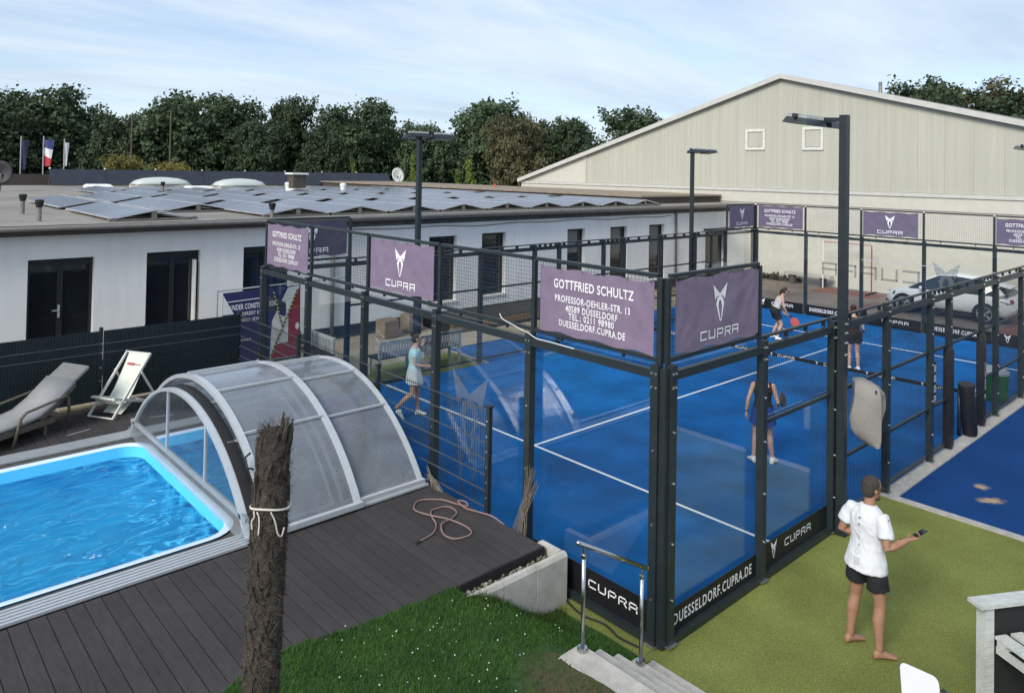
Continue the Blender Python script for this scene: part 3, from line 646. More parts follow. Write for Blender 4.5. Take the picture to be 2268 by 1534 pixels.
# ------------------------------------------------------------------ FLOODLIGHT MASTS
M_cdark = mat('lamp_lens', (0.02, 0.022, 0.026), 0.25, 0.1)
def mast(x, y, sg, label):
    t = thing('floodlight_mast', label, 'lamp post', (x, y, 0), 'floodlight masts of the court')
    G().box(x - 0.055, x + 0.055, y - 0.055, y + 0.055, 0.02, 6.0).build('pole', M_steel, t)
    G().box(x - 0.10, x + 0.10, y - 0.10, y + 0.10, 0.0145, 0.03).build('base_plate', M_steel, t)
    G().bar((x, y - sg * 0.02, 5.93), (x, y + sg * 0.42, 5.95), 0.07, 0.06).build('arm', M_steel, t)
    G().bar((x - 0.74, y + sg * 0.40, 5.97), (x + 0.74, y + sg * 0.40, 5.97), 0.05, 0.05).build('crossbar', M_steel, t)
    for sx_ in (-1, 1):
        cx_ = x + sx_ * 0.39; a = Vector((0, sg * 0.19, 0.03)); up = Vector((0, -sg * 0.02, 0.10)) * 0.45; c = Vector((cx_, y + sg * 0.40, 5.90)); rx = Vector((0.31, 0, 0))
        g = G(); g.hexa([c - rx - a - up, c + rx - a - up, c + rx + a - up, c - rx + a - up, c - rx * 0.9 - a * 0.8 + up, c + rx * 0.9 - a * 0.8 + up, c + rx * 0.9 + a * 0.8 + up, c - rx * 0.9 + a * 0.8 + up])
        lamp = g.build('floodlight', M_steel, t)
        g = G()
        for k in range(7):
            xx = c + Vector((-0.26 + 0.52 * k / 6, 0, 0)); g.bar(xx - a * 0.75 + up * 1.5, xx + a * 0.75 + up * 1.5, 0.012, 0.05)
        g.build('cooling_fins', M_alu2, lamp)
        G().hexa([c - rx * 0.85 - a * 0.85 - up * 1.12, c + rx * 0.85 - a * 0.85 - up * 1.12, c + rx * 0.85 + a * 0.85 - up * 1.12, c - rx * 0.85 + a * 0.85 - up * 1.12, c - rx * 0.85 - a * 0.85 - up * 1.02, c + rx * 0.85 - a * 0.85 - up * 1.02, c + rx * 0.85 + a * 0.85 - up * 1.02, c - rx * 0.85 + a * 0.85 - up * 1.02]).build('lens', M_cdark, lamp)
        G().bar(c + up, c + up + Vector((0, 0, 0.05)), 0.10, 0.06).build('bracket', M_bolt, t)
    bm = G().tube([(0, 0, 0), (0, 0, 0.012)], 0.016, 6).mesh('bolt', M_bolt)
    for zz in (2.55, 2.72, 2.86, 2.99):
        for s_ in (-0.03, 0.03):
            o = link('bolt', bm, t); o.location = Vector((x + s_, y - sg * 0.055, zz)) + OFF[t.name]; o.rotation_euler = Vector((0, -sg, 0)).to_track_quat('Z', 'Y').to_euler()
mast(4.06, -0.20, 1, 'tall dark floodlight mast on the near side of the court, right of the corner')
mast(4.02, 10.20, -1, 'dark floodlight mast on the far side before the solar roof')
mast(15.95, 10.20, -1, 'dark floodlight mast on the far side before the pale hall gable')
mast(15.95, -0.20, 1, 'floodlight mast of which only a lamp tip shows at the right edge')

# ------------------------------------------------------------------ THINGS AT THE NEAR SIDE WALL
def pad(label, x, ang, y=-0.03):
    t = thing('post_padding', label, 'padding', (x, y, 0), 'black padded sleeves at the court entrance')
    g = G(); g.rings([[(x + dx * s_, y + dy * s_, z) for dx, dy in ((-0.085, -0.11), (0.085, -0.11), (0.085, 0.03), (-0.085, 0.03))] for s_, z in ((0.85, 0.03), (1, 0.08), (1, 1.85), (0.8, 1.92))]); autosmooth(g.build('sleeve', M_pad, t))
    return t
pad('black padded sleeve on the post left of the court entrance', 9.0, 0, -0.04)
p2 = pad('black padded sleeve with white vertical wordmark right of the court entrance', 11.0, 0, -0.04)
T_word(p2, lambda u, v: (11.0 + v, -0.154, 1.05 - u), 0, 0, 0.55); T_logo(p2, lambda u, v: (11.0 + u, -0.154, 0.62 + v), 0, 0, 0.09)
t = thing('net_post_padding', 'leaning black padded roll before the net post at the court entrance', 'padding', (10.05, -0.12, 0))
g = G(); g.tube([(10.15, -0.12, 0.02), (10.14, -0.12, 0.1), (9.98, -0.10, 0.98), (9.97, -0.10, 1.04)], [0.12, 0.135, 0.14, 0.125], 14); autosmooth(g.build('roll', M_pad, t))
g = G(); g.tube([(9.978, -0.10, 1.0), (9.97, -0.10, 1.055)], [0.15, 0.145], 14); g.build('cap', M_rubber, t)
T_word(t, lambda u, v: (10.00 + u * 0.8, -0.252, 0.86 + v), 0, 0, 0.13); T_logo(t, lambda u, v: (10.0 + u, -0.252, 0.95 + v), 0, 0, 0.06)
# hanging grey cover
def cover():
    t = thing('weather_cover', 'crumpled grey fabric cover hung on the near side mesh right of the mast', 'cover', (4.62, -0.30, 1.1))
    c0 = Vector((4.52, -0.40, 0)); rx = Vector((0.7445, -0.667, 0)); dx = Vector((0.667, 0.745, 0)); sec = []
    for z, l_, m_, r_ in ((1.20, 0.00, 0.06, 0.085), (1.22, -0.05, 0.075, 0.10), (1.32, -0.18, 0.09, 0.15), (1.44, -0.265, 0.09, 0.19), (1.60, -0.295, 0.09, 0.235), (1.70, -0.265, 0.09, 0.275), (1.80, -0.235, 0.088, 0.28), (1.93, -0.215, 0.085, 0.265), (2.03, -0.20, 0.08, 0.19), (2.085, -0.17, 0.05, 0.10), (2.105, -0.13, 0.02, 0.05)):
        q = []; top = smoothstep(1.98, 2.11, z); dent = math.exp(-((z - 1.80) / 0.11) ** 2)
        def pt(a, d): 
            n_ = mnoise.noise(Vector((a * 7, d * 7, z * 5))) * 0.012; q.append(c0 + rx * a + dx * (d + n_ + top * 0.10) + Vector((0, 0, z)))
        pt(l_, 0.0); pt(l_ * 0.66 + m_ * 0.34, -0.09); pt(l_ * 0.33 + m_ * 0.67, -0.125); pt(m_ - 0.012, -0.15); pt(m_ + 0.012, -0.145)
        pt(m_ * 0.6 + r_ * 0.4, -0.06 + 0.10 * dent); pt(m_ * 0.25 + r_ * 0.75, 0.0 + 0.06 * dent); pt(r_, 0.07); pt(r_ * 0.7, 0.20); pt(l_ * 0.7, 0.20)
        sec.append(q)
    o = autosmooth(G().rings(sec).build('fabric', mat('grey_fabric', (0.24, 0.23, 0.222), 0.95, 0.10, 45, bump=0.2, bscale=160, var2=0.08, scale2=3), t), 38)
    G().tube([c0 + rx * 0.03 + dx * -0.135 + Vector((0, 0, 1.985)), c0 + rx * 0.035 + dx * -0.115 + Vector((0, 0, 2.025))], 0.014, 8).build('eyelet', M_rubber, t)
cover()
# green bin
t = thing('waste_bin', 'green plastic waste bin with pale lid inside the near side mesh', 'bin', (13.35, 0.28, 0))
M_green = mat('green_plastic', (0.012, 0.14, 0.035), 0.4, 0.1)
g = G(); g.lathe((13.35, 0.28, 0.004), [(0.21, 0), (0.25, 0.05), (0.28, 0.55), (0.285, 0.62)], 20); autosmooth(g.build('body', M_green, t))
g = G(); g.lathe((13.35, 0.28, 0.62), [(0.30, 0.0), (0.30, 0.05), (0.22, 0.11), (0.20, 0.11)], 20); autosmooth(g.build('lid', M_alu, t))
# notice board with sheets on the mesh
t = thing('notice_board', 'black notice board with small white sheets beside the court entrance', 'notice board', (8.52, -0.03, 0.9))
G().box(8.33, 8.72, 0.045, 0.06, 0.86, 1.66).build('board', M_black, t)
for k in range(4):
    for s_ in (0, 1):
        x0 = 8.36 + s_ * 0.18; G().box(x0, x0 + 0.15, 0.042 - 0.004, 0.042, 1.48 - k * 0.19, 1.62 - k * 0.19).build('sheet', M_white, t)

# ------------------------------------------------------------------ LOW WHITE BUILDING
def at(u, v, D):   # a point D metres ahead of the photographer, for placing far things
    return CP + CF * D + CR * ((u - 1102.83) / 1641.14 * D) + CU * (-(v - 347.5) / 1641.14 * D)
bld = thing('low_building', 'long white single-storey clubhouse with flat roof and dark windows', 'building', (8, 15, 0))
M_stucco = mat('white_stucco', (0.80, 0.81, 0.82), 0.9, 0.045, 1.6, bump=0.35, bscale=70, var2=0.07, scale2=0.35, stretch=(2.5, 1, 0.35))
M_plinth = mat('dark_plinth', (0.030, 0.036, 0.036), 0.8, 0.2)
M_frame = mat('anthracite_frame', (0.014, 0.018, 0.022), 0.45, 0.15)
M_wglass = mat('window_glass', (0.012, 0.015, 0.018), 0.06, 0.3, 1.5, spec=0.8)
M_blind = mat('blind', (0.16, 0.16, 0.155), 0.8, 0.08)
OPEN = [(-3.46, -2.08, 0.34, 2.85), (-0.89, 0.45, 0.50, 2.87), (1.62, 3.0, 0.90, 2.87), (7.95, 9.12, 0.66, 2.86), (10.26, 11.4, 0.68, 2.88), (14.68, 15.72, 0.9, 2.85), (17.3, 18.42, 0.7, 2.84), (19.95, 21.08, 0.45, 2.84), (24.4, 26.1, 0.342, 2.34)]
g = G(); xp = -22.0; WT = 3.42
for (x0, x1, z0, z1) in OPEN:
    g.box(xp, x0, 15.0, 15.35, 0.34, WT); g.box(x0, x1, 15.0, 15.35, z1, WT)
    if z0 > 0.345: g.box(x0, x1, 15.0, 15.35, 0.34, z0)
    xp = x1
g.box(xp, 28.0, 15.0, 15.35, 0.34, WT); g.build('wall', M_stucco, bld)
G().box(-22, 28, 14.97, 15.34, -0.05, 0.338).build('plinth', M_plinth, bld)
G().box(-22, 28, 15.36, 50, -0.05, 3.40).build('interior', M_dark, bld)
for i, (x0, x1, z0, z1) in enumerate(OPEN):
    f = G(); t_ = 0.07; ya, yb = 15.16, 15.22
    f.box(x0, x0 + t_, ya, yb, z0, z1); f.box(x1 - t_, x1, ya, yb, z0, z1); f.box(x0 + t_, x1 - t_, ya, yb, z1 - (0.18 if i < 3 else 0.09), z1); f.box(x0 + t_, x1 - t_, ya, yb, z0, z0 + 0.08)
    if i in (0, 1, 2, 8): f.box((x0 + x1) / 2 - 0.06, (x0 + x1) / 2 + 0.06, ya - 0.004, yb, z0 + 0.08, z1 - 0.18)
    if i > 2 and i != 8: f.box(x1 - 0.26, x1 - 0.20, ya - 0.003, yb, z0 + 0.08, z1 - 0.09); f.box(x0 + t_, x1 - t_, ya - 0.003, yb, z0 + 0.75, z0 + 0.80)
    if i == 0: f.box(x0 + t_, x1 - t_, ya - 0.002, yb, z0 + 0.08, z0 + 0.55)
    wo = f.build('door' if i in (0, 8) else 'window', M_frame, bld)
    xm = (x0 + x1) / 2
    G().box(x0 + t_, xm, 15.19, 15.20, z0 + 0.08, z1 - 0.09).build('pane', M_wglass, wo); G().box(xm, x1 - t_, 15.188, 15.198, z0 + 0.08, z1 - 0.09).build('pane', M_wglass, wo)
    if i >= 5 and i != 8: G().box(x0 + t_ + 0.01, x1 - 0.27, 15.172, 15.182, z0 + 1.0, z1 - 0.1).build('blind', M_blind, wo)
    if i == 0:
        G().tube([(xm - 0.02, 15.10, 1.62), (xm - 0.16, 15.10, 1.62)], 0.014, 6).box(xm - 0.04, xm, 15.11, 15.15, 1.45, 1.75).build('handle', M_alu, wo)
    if i == 1:
        G().box(x1 - 0.16, x1 - 0.11, 14.98, 15.15, z0 + 0.5, z1 - 0.25).build('open_sash', M_white, wo)
    if 2 < i < 8 or i == 1: G().box(x0 - 0.04, x1 + 0.04, 14.94, 15.16, z0 - 0.05, z0 + 0.005).build('sill', M_white, wo)
    if i == 8: G().box(x0 - 0.15, x1 + 0.25, 14.2, 15.0, 2.42, 2.50).build('canopy', M_frame, bld)
M_roofm = mat('roof_membrane', (0.24, 0.225, 0.20), 0.9, 0.15, 1.5, var2=0.18, scale2=0.25, bump=0.1, bscale=10)
M_fascia = mat('brown_fascia', (0.060, 0.052, 0.046), 0.7, 0.2, 6)
M_gutter = mat('zinc_gutter', (0.22, 0.21, 0.20), 0.5, 0.15, 5, 0.4)
G().box(-22, 28, 14.62, 52, 3.50, 3.66).build('roof', M_roofm, bld)
G().box(-22, 28, 14.72, 14.98, 3.425, 3.498).build('soffit', M_fascia, bld)
G().box(-22, 2.6, 14.60, 14.619, 3.46, 3.67).build('fascia', M_fascia, bld)
G().box(2.6, 28, 14.60, 14.619, 3.50, 3.67).build('fascia', M_gutter, bld)
M_slate = mat('slate', (0.10, 0.115, 0.105), 0.7, 0.2, 7, obj_rand=0.2)
me = G().box(0.004, 0.44, 14.965, 14.99, 3.30, 3.46).mesh('slate', M_slate); x = 2.4
while x < 27.4:
    o = link('slate', me, bld); o.location += Vector((x, random.uniform(-0.004, 0.004), 0)); x += 0.45
g = G(); g.tube([(xx, 14.54, 3.60) for xx in (-22, 0, 28)], 0.06, 8); g.build('gutter', M_gutter, bld, True)
g = G(); g.tube([(21.9, 14.85, 3.5), (21.9, 14.93, 3.3), (21.9, 14.93, 0.1)], 0.05, 8); g.build('downpipe', M_gutter, bld, True)
g = G(); g.tube([(4 + 0.5 * k, 14.955, 3.20 + 0.025 * math.sin(k * 0.9) + 0.015 * math.sin(k * 0.37)) for k in range(36)], 0.014, 5); g.build('wall_cable', M_gutter, bld)
g = G(); g.tube([(4.35, 14.93, 3.4), (4.35, 14.93, 0.1)], 0.06, 8); g.build('downpipe', M_gutter, bld, True)
# raised roof section beside the hall
M_roofb = mat('gravel_roof', (0.26, 0.215, 0.165), 0.95, 0.2, 3, bump=0.3, bscale=30)
rr_ = thing('raised_roof_block', 'low brown gravel roof block between solar panels and the pale hall', 'roof', (25, 30, 3.66))
G().box(21.2, 27.9, 16.4, 48, 3.66, 3.98).build('wall', M_fascia, rr_); G().box(21.1, 27.9, 16.3, 48, 3.981, 4.06).build('roof', M_roofb, rr_)

# dark terrace in front of the building
ter = thing('dark_terrace', 'low dark boarded terrace before the clubhouse windows', 'terrace', (11, 14, 0))
M_tboard = mat('terrace_board', (0.032, 0.030, 0.030), 0.7, 0.2, 20, obj_rand=0.15)
M_tslat = mat('terrace_slat', (0.17, 0.115, 0.075), 0.8, 0.2, 14, obj_rand=0.2)
me = G().box(7.6, 15.0, 0.0, 0.155, 0.26, 0.30).mesh('board', M_tboard)
for k in range(10):
    o = link('board', me, ter); o.location += Vector((0, 13.35 + 0.163 * k, 0))
me = G().box(0, 0.11, 13.31, 13.345, 0.0, 0.27).mesh('slat', M_tslat); x = 7.6
while x < 14.9:
    o = link('slat', me, ter); o.location += Vector((x, 0, 0)); x += 0.13
G().box(7.65, 14.95, 13.36, 14.95, -0.03, 0.25).build('base', M_dark, ter)
for k, (sx_, sy_, lb) in enumerate(((5.6, 14.0, 'left'), (6.7, 14.3, 'right'))):
    t = tag(G().box(sx_, sx_ + 0.55, sy_, sy_ + 0.5, -0.02, 0.52).build('sandstone_block', mat('sandstone', (0.20, 0.155, 0.105), 0.9, 0.25, 5, bump=0.4, bscale=25)), 'rough sandstone block, the %s one of two by the clubhouse wall' % lb, 'stone block', 'stone blocks by the clubhouse')
    bv = t.modifiers.new('bev', 'BEVEL'); bv.width = 0.03; bv.segments = 2
M_bench = mat('bench_grey', (0.36, 0.38, 0.38), 0.7, 0.1)
# white slatted benches beside the court
def bench(x, y, rz, label):
    t = thing('white_bench', label, 'bench', (x, y, 0), 'white slatted benches beside the court', rz, True)
    for sx_ in (-0.55, 0.55):
        for yy in (0.0, 0.42): G().box(sx_ - 0.03, sx_ + 0.03, yy - 0.03, yy + 0.03, 0, 0.85 if yy == 0 else 0.43).build('leg', M_bench, t)
    G().box(-0.6, 0.6, -0.02, 0.46, 0.43, 0.47).build('seat', M_dark, t)
    G().box(-0.6, 0.6, -0.05, 0.0, 0.78, 0.86).build('top_rail', M_bench, t)
    for k in range(13): G().box(-0.52 + k * 0.085, -0.48 + k * 0.085, -0.035, -0.01, 0.47, 0.78).build('slat', M_bench, t)
bench(2.55, 12.2, R(90), 'white slatted bench seen through the glass left of the walking player')
bench(3.75, 10.55, R(0), 'white slatted bench with dark seat behind the player in pale blue')
bench(5.15, 10.55, R(0), 'white slatted bench right behind the walking player, partly hidden by the post')

# ------------------------------------------------------------------ ROOF THINGS
M_pv = mat('solar_cells', (0.12, 0.13, 0.155), 0.25, 0.12, 2.0, spec=0.9, obj_rand=0.12)
M_pvf = mat('panel_frame', (0.58, 0.59, 0.61), 0.4, 0.1, metal=0.6)
M_tilt = 0.18
def pv_slope(x0, x1, z0, z1):
    g = G(); d = Vector((x1 - x0, 0, z1 - z0)).normalized(); nrm = Vector((-d.z, 0, d.x))
    g.hexa([Vector((x0, 0, z0)) - nrm * .035, Vector((x1, 0, z1)) - nrm * .035, Vector((x1, 1.62, z1)) - nrm * .035, Vector((x0, 1.62, z0)) - nrm * .035, Vector((x0, 0, z0)), Vector((x1, 0, z1)), Vector((x1, 1.62, z1)), Vector((x0, 1.62, z0))])
    g.cur = 1; e = 0.045; a = d * e
    A = Vector((x0, 0, z0)); B = Vector((x1, 0, z1)); yv = Vector((0, 1, 0)); up = nrm * 0.003
    for k in range(1):
        g.poly([A + a + yv * e + up, B - a + yv * e + up, B - a + yv * (1.62 - e) + up, A + a + yv * (1.62 - e) + up])
    return g.mesh('solar_panel', [M_pvf, M_pv])
pvL = pv_slope(0.02, 1.02, 3.75, 3.94); pvR = pv_slope(1.05, 2.05, 3.94, 3.75)
M_mount = mat('mount', (0.20, 0.19, 0.18), 0.5, 0.2, metal=0.5)
ORD = ['first', 'second', 'third', 'fourth', 'fifth', 'sixth', 'seventh', 'eighth', 'ninth', 'tenth', 'eleventh', 'twelfth', 'thirteenth', 'fourteenth', 'fifteenth', 'sixteenth', 'seventeenth', 'eighteenth', 'nineteenth', 'twentieth', 'twenty-first', 'twenty-second', 'twenty-third', 'twenty-fourth']
rows = [(-1.70, 15.2, 6), (0.50, 18.2, 6)] + [(2.30 + 2.08 * k, 15.2 + (0.0 if k < 9 else 0.4), 12) for k in range(9)]
for i, (x0, y0, n) in enumerate(rows):
    t = thing('solar_array', '%s ridge of tilted solar panels from the left on the flat roof' % ORD[i], 'solar panels', (x0 + 1, y0, 3.66), 'solar panel ridges on the clubhouse roof')
    for k in range(n):
        for me in (pvL, pvR):
            o = link('solar_panel', me, t); o.location += Vector((x0, y0 + 1.66 * k + 0.85 * (k // 3), 0))
    g = G(); g.bar((x0 + 0.0, y0 + 0.05, 3.70), (x0 + 2.07, y0 + 0.05, 3.70), 0.05, 0.05); g.build('ballast_rail', M_mount, t)
    G().box(x0 + 0.97, x0 + 1.10, y0 + 0.02, y0 + 0.14, 3.725, 3.90).build('prop', M_mount, t)
    for xx in (x0 - 0.03, x0 + 1.98): G().box(xx, xx + 0.14, y0 + 0.0, y0 + 0.16, 3.663, 3.74).build('foot', M_mount, t)
# thermal collectors at the back
M_coll = mat('collector', (0.022, 0.026, 0.040), 0.25, 0.2, 1.5, spec=0.6)
xs = 3.0
for k in range(8):
    wdt = 3.05; t = thing('thermal_collector', '%s dark collector from the left in the row at the roof back' % ORD[k], 'solar collector', (xs + 1.5, 47, 3.66), 'dark collectors along the roof back')
    g = G(); g.hexa([(xs, 46.6, 3.72), (xs + wdt, 46.6, 3.72), (xs + wdt, 47.3, 4.66), (xs, 47.3, 4.66), (xs, 46.52, 3.76), (xs + wdt, 46.52, 3.76), (xs + wdt, 47.22, 4.70), (xs, 47.22, 4.70)]); g.build('panel', M_coll, t)
    for xx in (xs + 0.1, xs + wdt - 0.1): G().bar((xx, 47.25, 4.6), (xx, 47.9, 3.66), 0.05, 0.05).build('strut', M_mount, t)
    G().ball((xs + 0.02, 47.2, 4.74), 0.07).build('valve', M_alu, t)
    xs += wdt + 0.02
G().box(-22, 27.9, 49.0, 49.3, 3.661, 4.35).build('parapet', M_fascia, bld)
M_dome = mat('acrylic_dome', (0.50, 0.55, 0.52), 0.25, 0.06, 2, spec=0.6)
def dome(u, v, w_, lb):
    p = at(u, v, 42); p.z = 3.66
    t = thing('roof_light', lb, 'skylight', p, 'domed skylights on the roof')
    G().box(p.x - w_ / 2, p.x + w_ / 2, p.y - 0.8, p.y + 0.8, 3.66, 3.98).build('kerb', mat('skylight_kerb', (0.42, 0.40, 0.36), 0.7), t)
    g = G(); g.rings([[(p.x + math.copysign(abs(math.cos(a)) ** 0.6, math.cos(a)) * w_ * 0.53 * s_, p.y + math.copysign(abs(math.sin(a)) ** 0.6, math.sin(a)) * 0.85 * s_, z) for a in [2 * math.pi * k / 24 for k in range(24)]] for s_, z in ((1, 3.98), (0.99, 4.05), (0.86, 4.20), (0.6, 4.32), (0.25, 4.38), (0.05, 4.39))])
    g.build('dome', M_dome, t, True)
dome(356, 412, 2.9, 'large pale domed skylight behind the left solar panels'); dome(530, 408, 2.7, 'large pale domed skylight left of the brick chimney')
def hatch(u, v, lb):
    p = at(u, v, 40); p.z = 3.66; t = thing('roof_hatch', lb, 'roof hatch', p, 'small white roof hatches')
    G().box(p.x - 0.6, p.x + 0.6, p.y - 0.5, p.y + 0.5, 3.66, 3.86).build('kerb', M_white, t)
    G().hexa([(p.x - 0.64, p.y - 0.54, 3.861), (p.x + 0.64, p.y - 0.54, 3.861), (p.x + 0.64, p.y + 0.54, 3.861), (p.x - 0.64, p.y + 0.54, 3.861), (p.x - 0.5, p.y - 0.4, 3.98), (p.x + 0.5, p.y - 0.4, 3.98), (p.x + 0.5, p.y + 0.4, 3.98), (p.x - 0.5, p.y + 0.4, 3.98)]).build('lid', M_white, t)
hatch(217, 412, 'small white roof hatch left of the skylight domes'); hatch(438, 412, 'small white roof hatch between the two skylight domes')
p = at(657, 400, 40); t = thing('chimney', 'short brick chimney with white cap on the roof', 'chimney', (p.x, p.y, 3.66))
G().box(p.x - 0.36, p.x + 0.36, p.y - 0.36, p.y + 0.36, 3.95, 4.70).build('stack', paver_mat('chimney_slate', (0.06, 0.05, 0.045), (0.08, 0.07, 0.06), (0.03, 0.03, 0.03), 5), t); G().box(p.x - 0.38, p.x + 0.38, p.y - 0.38, p.y + 0.38, 3.66, 3.949).build('base', M_white, t); G().box(p.x - 0.46, p.x + 0.46, p.y - 0.46, p.y + 0.46, 4.701, 4.78).build('cap', M_white, t)
def vent(x, y, h_, lb):
    t = thing('roof_vent', lb, 'vent pipe', (x, y, 3.66), 'vent pipes on the flat roof')
    g = G(); g.lathe((x, y, 3.66), [(0.055, 0), (0.055, h_)], 10); autosmooth(g.build('pipe', M_gutter, t)); g = G(); g.lathe((x, y, 3.66 + h_), [(0.07, -0.02), (0.09, 0.07), (0.10, 0.10), (0.10, 0.16), (0.06, 0.17)], 10); autosmooth(g.build('cap', M_rubber, t))
vent(-2.88, 19.4, 0.38, 'grey vent pipe with black cap at far left behind another pipe'); vent(-3.05, 16.2, 0.36, 'nearest grey vent pipe with black cap at the left roof edge'); vent(2.42, 16.9 - 1.9, 0.25, 'short vent pipe with black cap before the third panel ridge'); vent(4.2, 30, 0.5, 'black capped vent pipe between the solar panels and skylights')
for u, v, lb in ((638, 402, 'small white vent pipe left of the brick chimney'), (760, 404, 'small white vent pipe right of the brick chimney')):
    p = at(u, v, 40); t = thing('white_vent', lb, 'vent pipe', (p.x, p.y, 3.66), 'white vent pipes'); g = G(); g.lathe((p.x, p.y, 3.66), [(0.13, 0), (0.13, 0.45), (0.17, 0.46), (0.17, 0.58), (0.05, 0.62)], 10); autosmooth(g.build('pipe', M_white, t))
def dish(c, r, facing, lb, m):
    t = thing('satellite_dish', lb, 'satellite dish', (c[0], c[1], 3.66), 'satellite dishes on the roof'); c = Vector(c); f = Vector(facing).normalized(); a = f.cross(Vector((0, 0, 1))).normalized(); b = a.cross(f)
    prof = [(0.02, -0.16), (0.35, -0.13), (0.7, -0.07), (1.0, 0.0), (1.0, -0.02), (0.7, -0.09), (0.35, -0.15), (0.02, -0.18)]
    g = G(); g.rings([[c + (a * math.cos(q) * 0.86 + b * math.sin(q)) * r * k_ + f * h_ * r * 2 for q in [2 * math.pi * j / 24 for j in range(24)]] for k_, h_ in prof], cap=False); g.build('reflector', m, t, True)
    G().tube([c - b * r * 0.9 - f * 0.2 * r, c + f * r * 0.8 - b * r * 0.2], 0.02 * r / 0.4, 5).build('feed_arm', M_mount, t); G().tube([(c.x, c.y, 3.66), c - f * 0.2 * r], 0.035 * r / 0.4, 6).build('mast', M_mount, t)
p = at(882, 388, 52); dish((p.x, p.y, p.z), 0.55, CR * 0.55 - CF * 0.75 + Vector((0, 0, 0.3)), 'pale satellite dish standing near the middle of the roof', mat('dish_pale', (0.62, 0.62, 0.58), 0.5))
p = at(0, 383, 36); dish((p.x, p.y, p.z), 0.62, CR * 0.3 - CF + Vector((0, 0, 0.25)), 'dark grey satellite dish cut by the left picture edge', mat('dish_dark', (0.025, 0.026, 0.03), 0.6))
p = at(1097, 398, 46); t = thing('traffic_cone', 'small red traffic cone on the far roof edge', 'traffic cone', (p.x, p.y, 3.66)); g = G(); g.lathe((p.x, p.y, 3.70), [(0.15, 0), (0.09, 0.3), (0.04, 0.58), (0.01, 0.6)], 10); g.build('cone', mat('red_plastic', (0.55, 0.05, 0.03), 0.5), t, True); G().box(p.x - 0.18, p.x + 0.18, p.y - 0.18, p.y + 0.18, 3.66, 3.70).build('foot', M_rubber, t)
# flags beyond the roof
def flag(u, vt, vb, wpx, m, lb, extra=None, D=58):
    a = at(u, vt, D); t = thing('flag', lb, 'flag', (a.x, a.y, -0.3), 'flags beyond the roof')
    g = G(); g.tube([(a.x, a.y, -0.3), (a.x, a.y, a.z + 0.3)], 0.05, 6); g.build('pole', M_alu2, t)
    ww = wpx / 1641 * D; b = at(u, vb, D); h_ = a.z - b.z; lean = 0.22
    fn = lambda s_, q: Vector((a.x, a.y, b.z)) + CR * (0.06 + s_ * ww - (1 - q) * lean * ww) + Vector((0, 0, q * h_)) + CF * (0.10 * math.sin(s_ * 5 + q * 3))
    def strip(q0, q1, mm, nm):
        g = G(); g.grid(8, 6, lambda s_, q: fn(s_, q0[0] + (q0[1] - q0[0]) * s_ + ((q1[0] + (q1[1] - q1[0]) * s_) - (q0[0] + (q0[1] - q0[0]) * s_)) * q)); g.grid(8, 6, lambda s_, q: fn(s_, q0[0] + (q0[1] - q0[0]) * s_ + ((q1[0] + (q1[1] - q1[0]) * s_) - (q0[0] + (q0[1] - q0[0]) * s_)) * q) + CF * 0.01); g.build(nm, mm, t, True)
    if extra: extra(strip)
    else: strip((0, 0), (1, 1), m, 'cloth')
M_fblue = mat('flag_blue', (0.05, 0.06, 0.20), 0.8); M_fred = mat('flag_red', (0.42, 0.04, 0.05), 0.8); M_fwhite = mat('flag_white', (0.72, 0.72, 0.72), 0.8)
flag(47, 310, 376, 14, mat('flag_navy', (0.02, 0.022, 0.06), 0.8), 'dark navy flag furled on the leftmost pole')
flag(97, 310, 368, 20, None, 'blue white and red flag on the second pole from the left', lambda st: (st((0.72, 0.62), (1, 1), M_fblue, 'blue_field'), st((0.42, 0.28), (0.72, 0.62), M_fwhite, 'white_field'), st((0, 0), (0.42, 0.28), M_fred, 'red_field')))
flag(143, 316, 368, 7, M_fwhite, 'narrow white flag on the third pole from the left')
for u, vt, lb in ((293, 250, 'thin wooden mast before the trees, the left one of two'), (379, 243, 'thin wooden mast before the trees, the right one of two')):
    a = at(u, vt, 60); b = at(u - 3, 365, 60); g = G(); g.tube([(b.x, b.y, -0.3), (a.x, a.y, a.z)], [0.09, 0.06], 6); tag(g.build('wooden_mast', mat('mast_wood', (0.10, 0.085, 0.065), 0.9)), lb, 'mast', 'thin masts before the trees')

# ------------------------------------------------------------------ HALL
YR = -7.0; HX = 28.0; AY, AZ = 13.06, 10.0; SL, SR = 0.2966, 0.2687
def zg(y): return AZ - (y - AY) * SL if y > AY else AZ - (AY - y) * SR
hall = thing('sports_hall', 'large pale sports hall with corrugated cream gable and white base wall', 'building', (HX, 13, 0))
def clad_mat(name, c, streak):
    m = mat(name, c, 0.8, 0.075, 2.2, stretch=(1, 2.2, 0.06), var2=0.05, scale2=0.15, bump=0.0, obj_rand=0.02)
    t = NT(m); p = t.n['Principled BSDF']; tcn = t.new('ShaderNodeTexCoord'); wv = t.new('ShaderNodeTexWave', bands_direction='Y'); wv.inputs['Scale'].default_value = 4.2; t.link(tcn.outputs['Object'], wv.inputs[0])
    bp = t.new('ShaderNodeBump'); bp.inputs['Strength'].default_value = streak; bp.inputs['Distance'].default_value = 0.02; t.link(wv.outputs['Fac'], bp.inputs['Height']); t.link(bp.outputs[0], p.inputs['Normal']); return m
M_clad = clad_mat('cream_cladding', (0.425, 0.428, 0.365), 0.15)
M_hallw = mat('hall_base_wall', (0.52, 0.51, 0.455), 0.9, 0.05, 3, bump=0.2, bscale=30, var2=0.05, scale2=0.3)
M_trim = mat('verge_trim', (0.50, 0.50, 0.475), 0.6, 0.08, 3)
G().box(HX, HX + 0.3, YR, 31.6, -0.05, 4.30).build('base_wall', M_hallw, hall)
G().box(HX - 0.06, HX + 0.29, YR, 31.6, 4.301, 4.46).build('ledge', M_trim, hall)
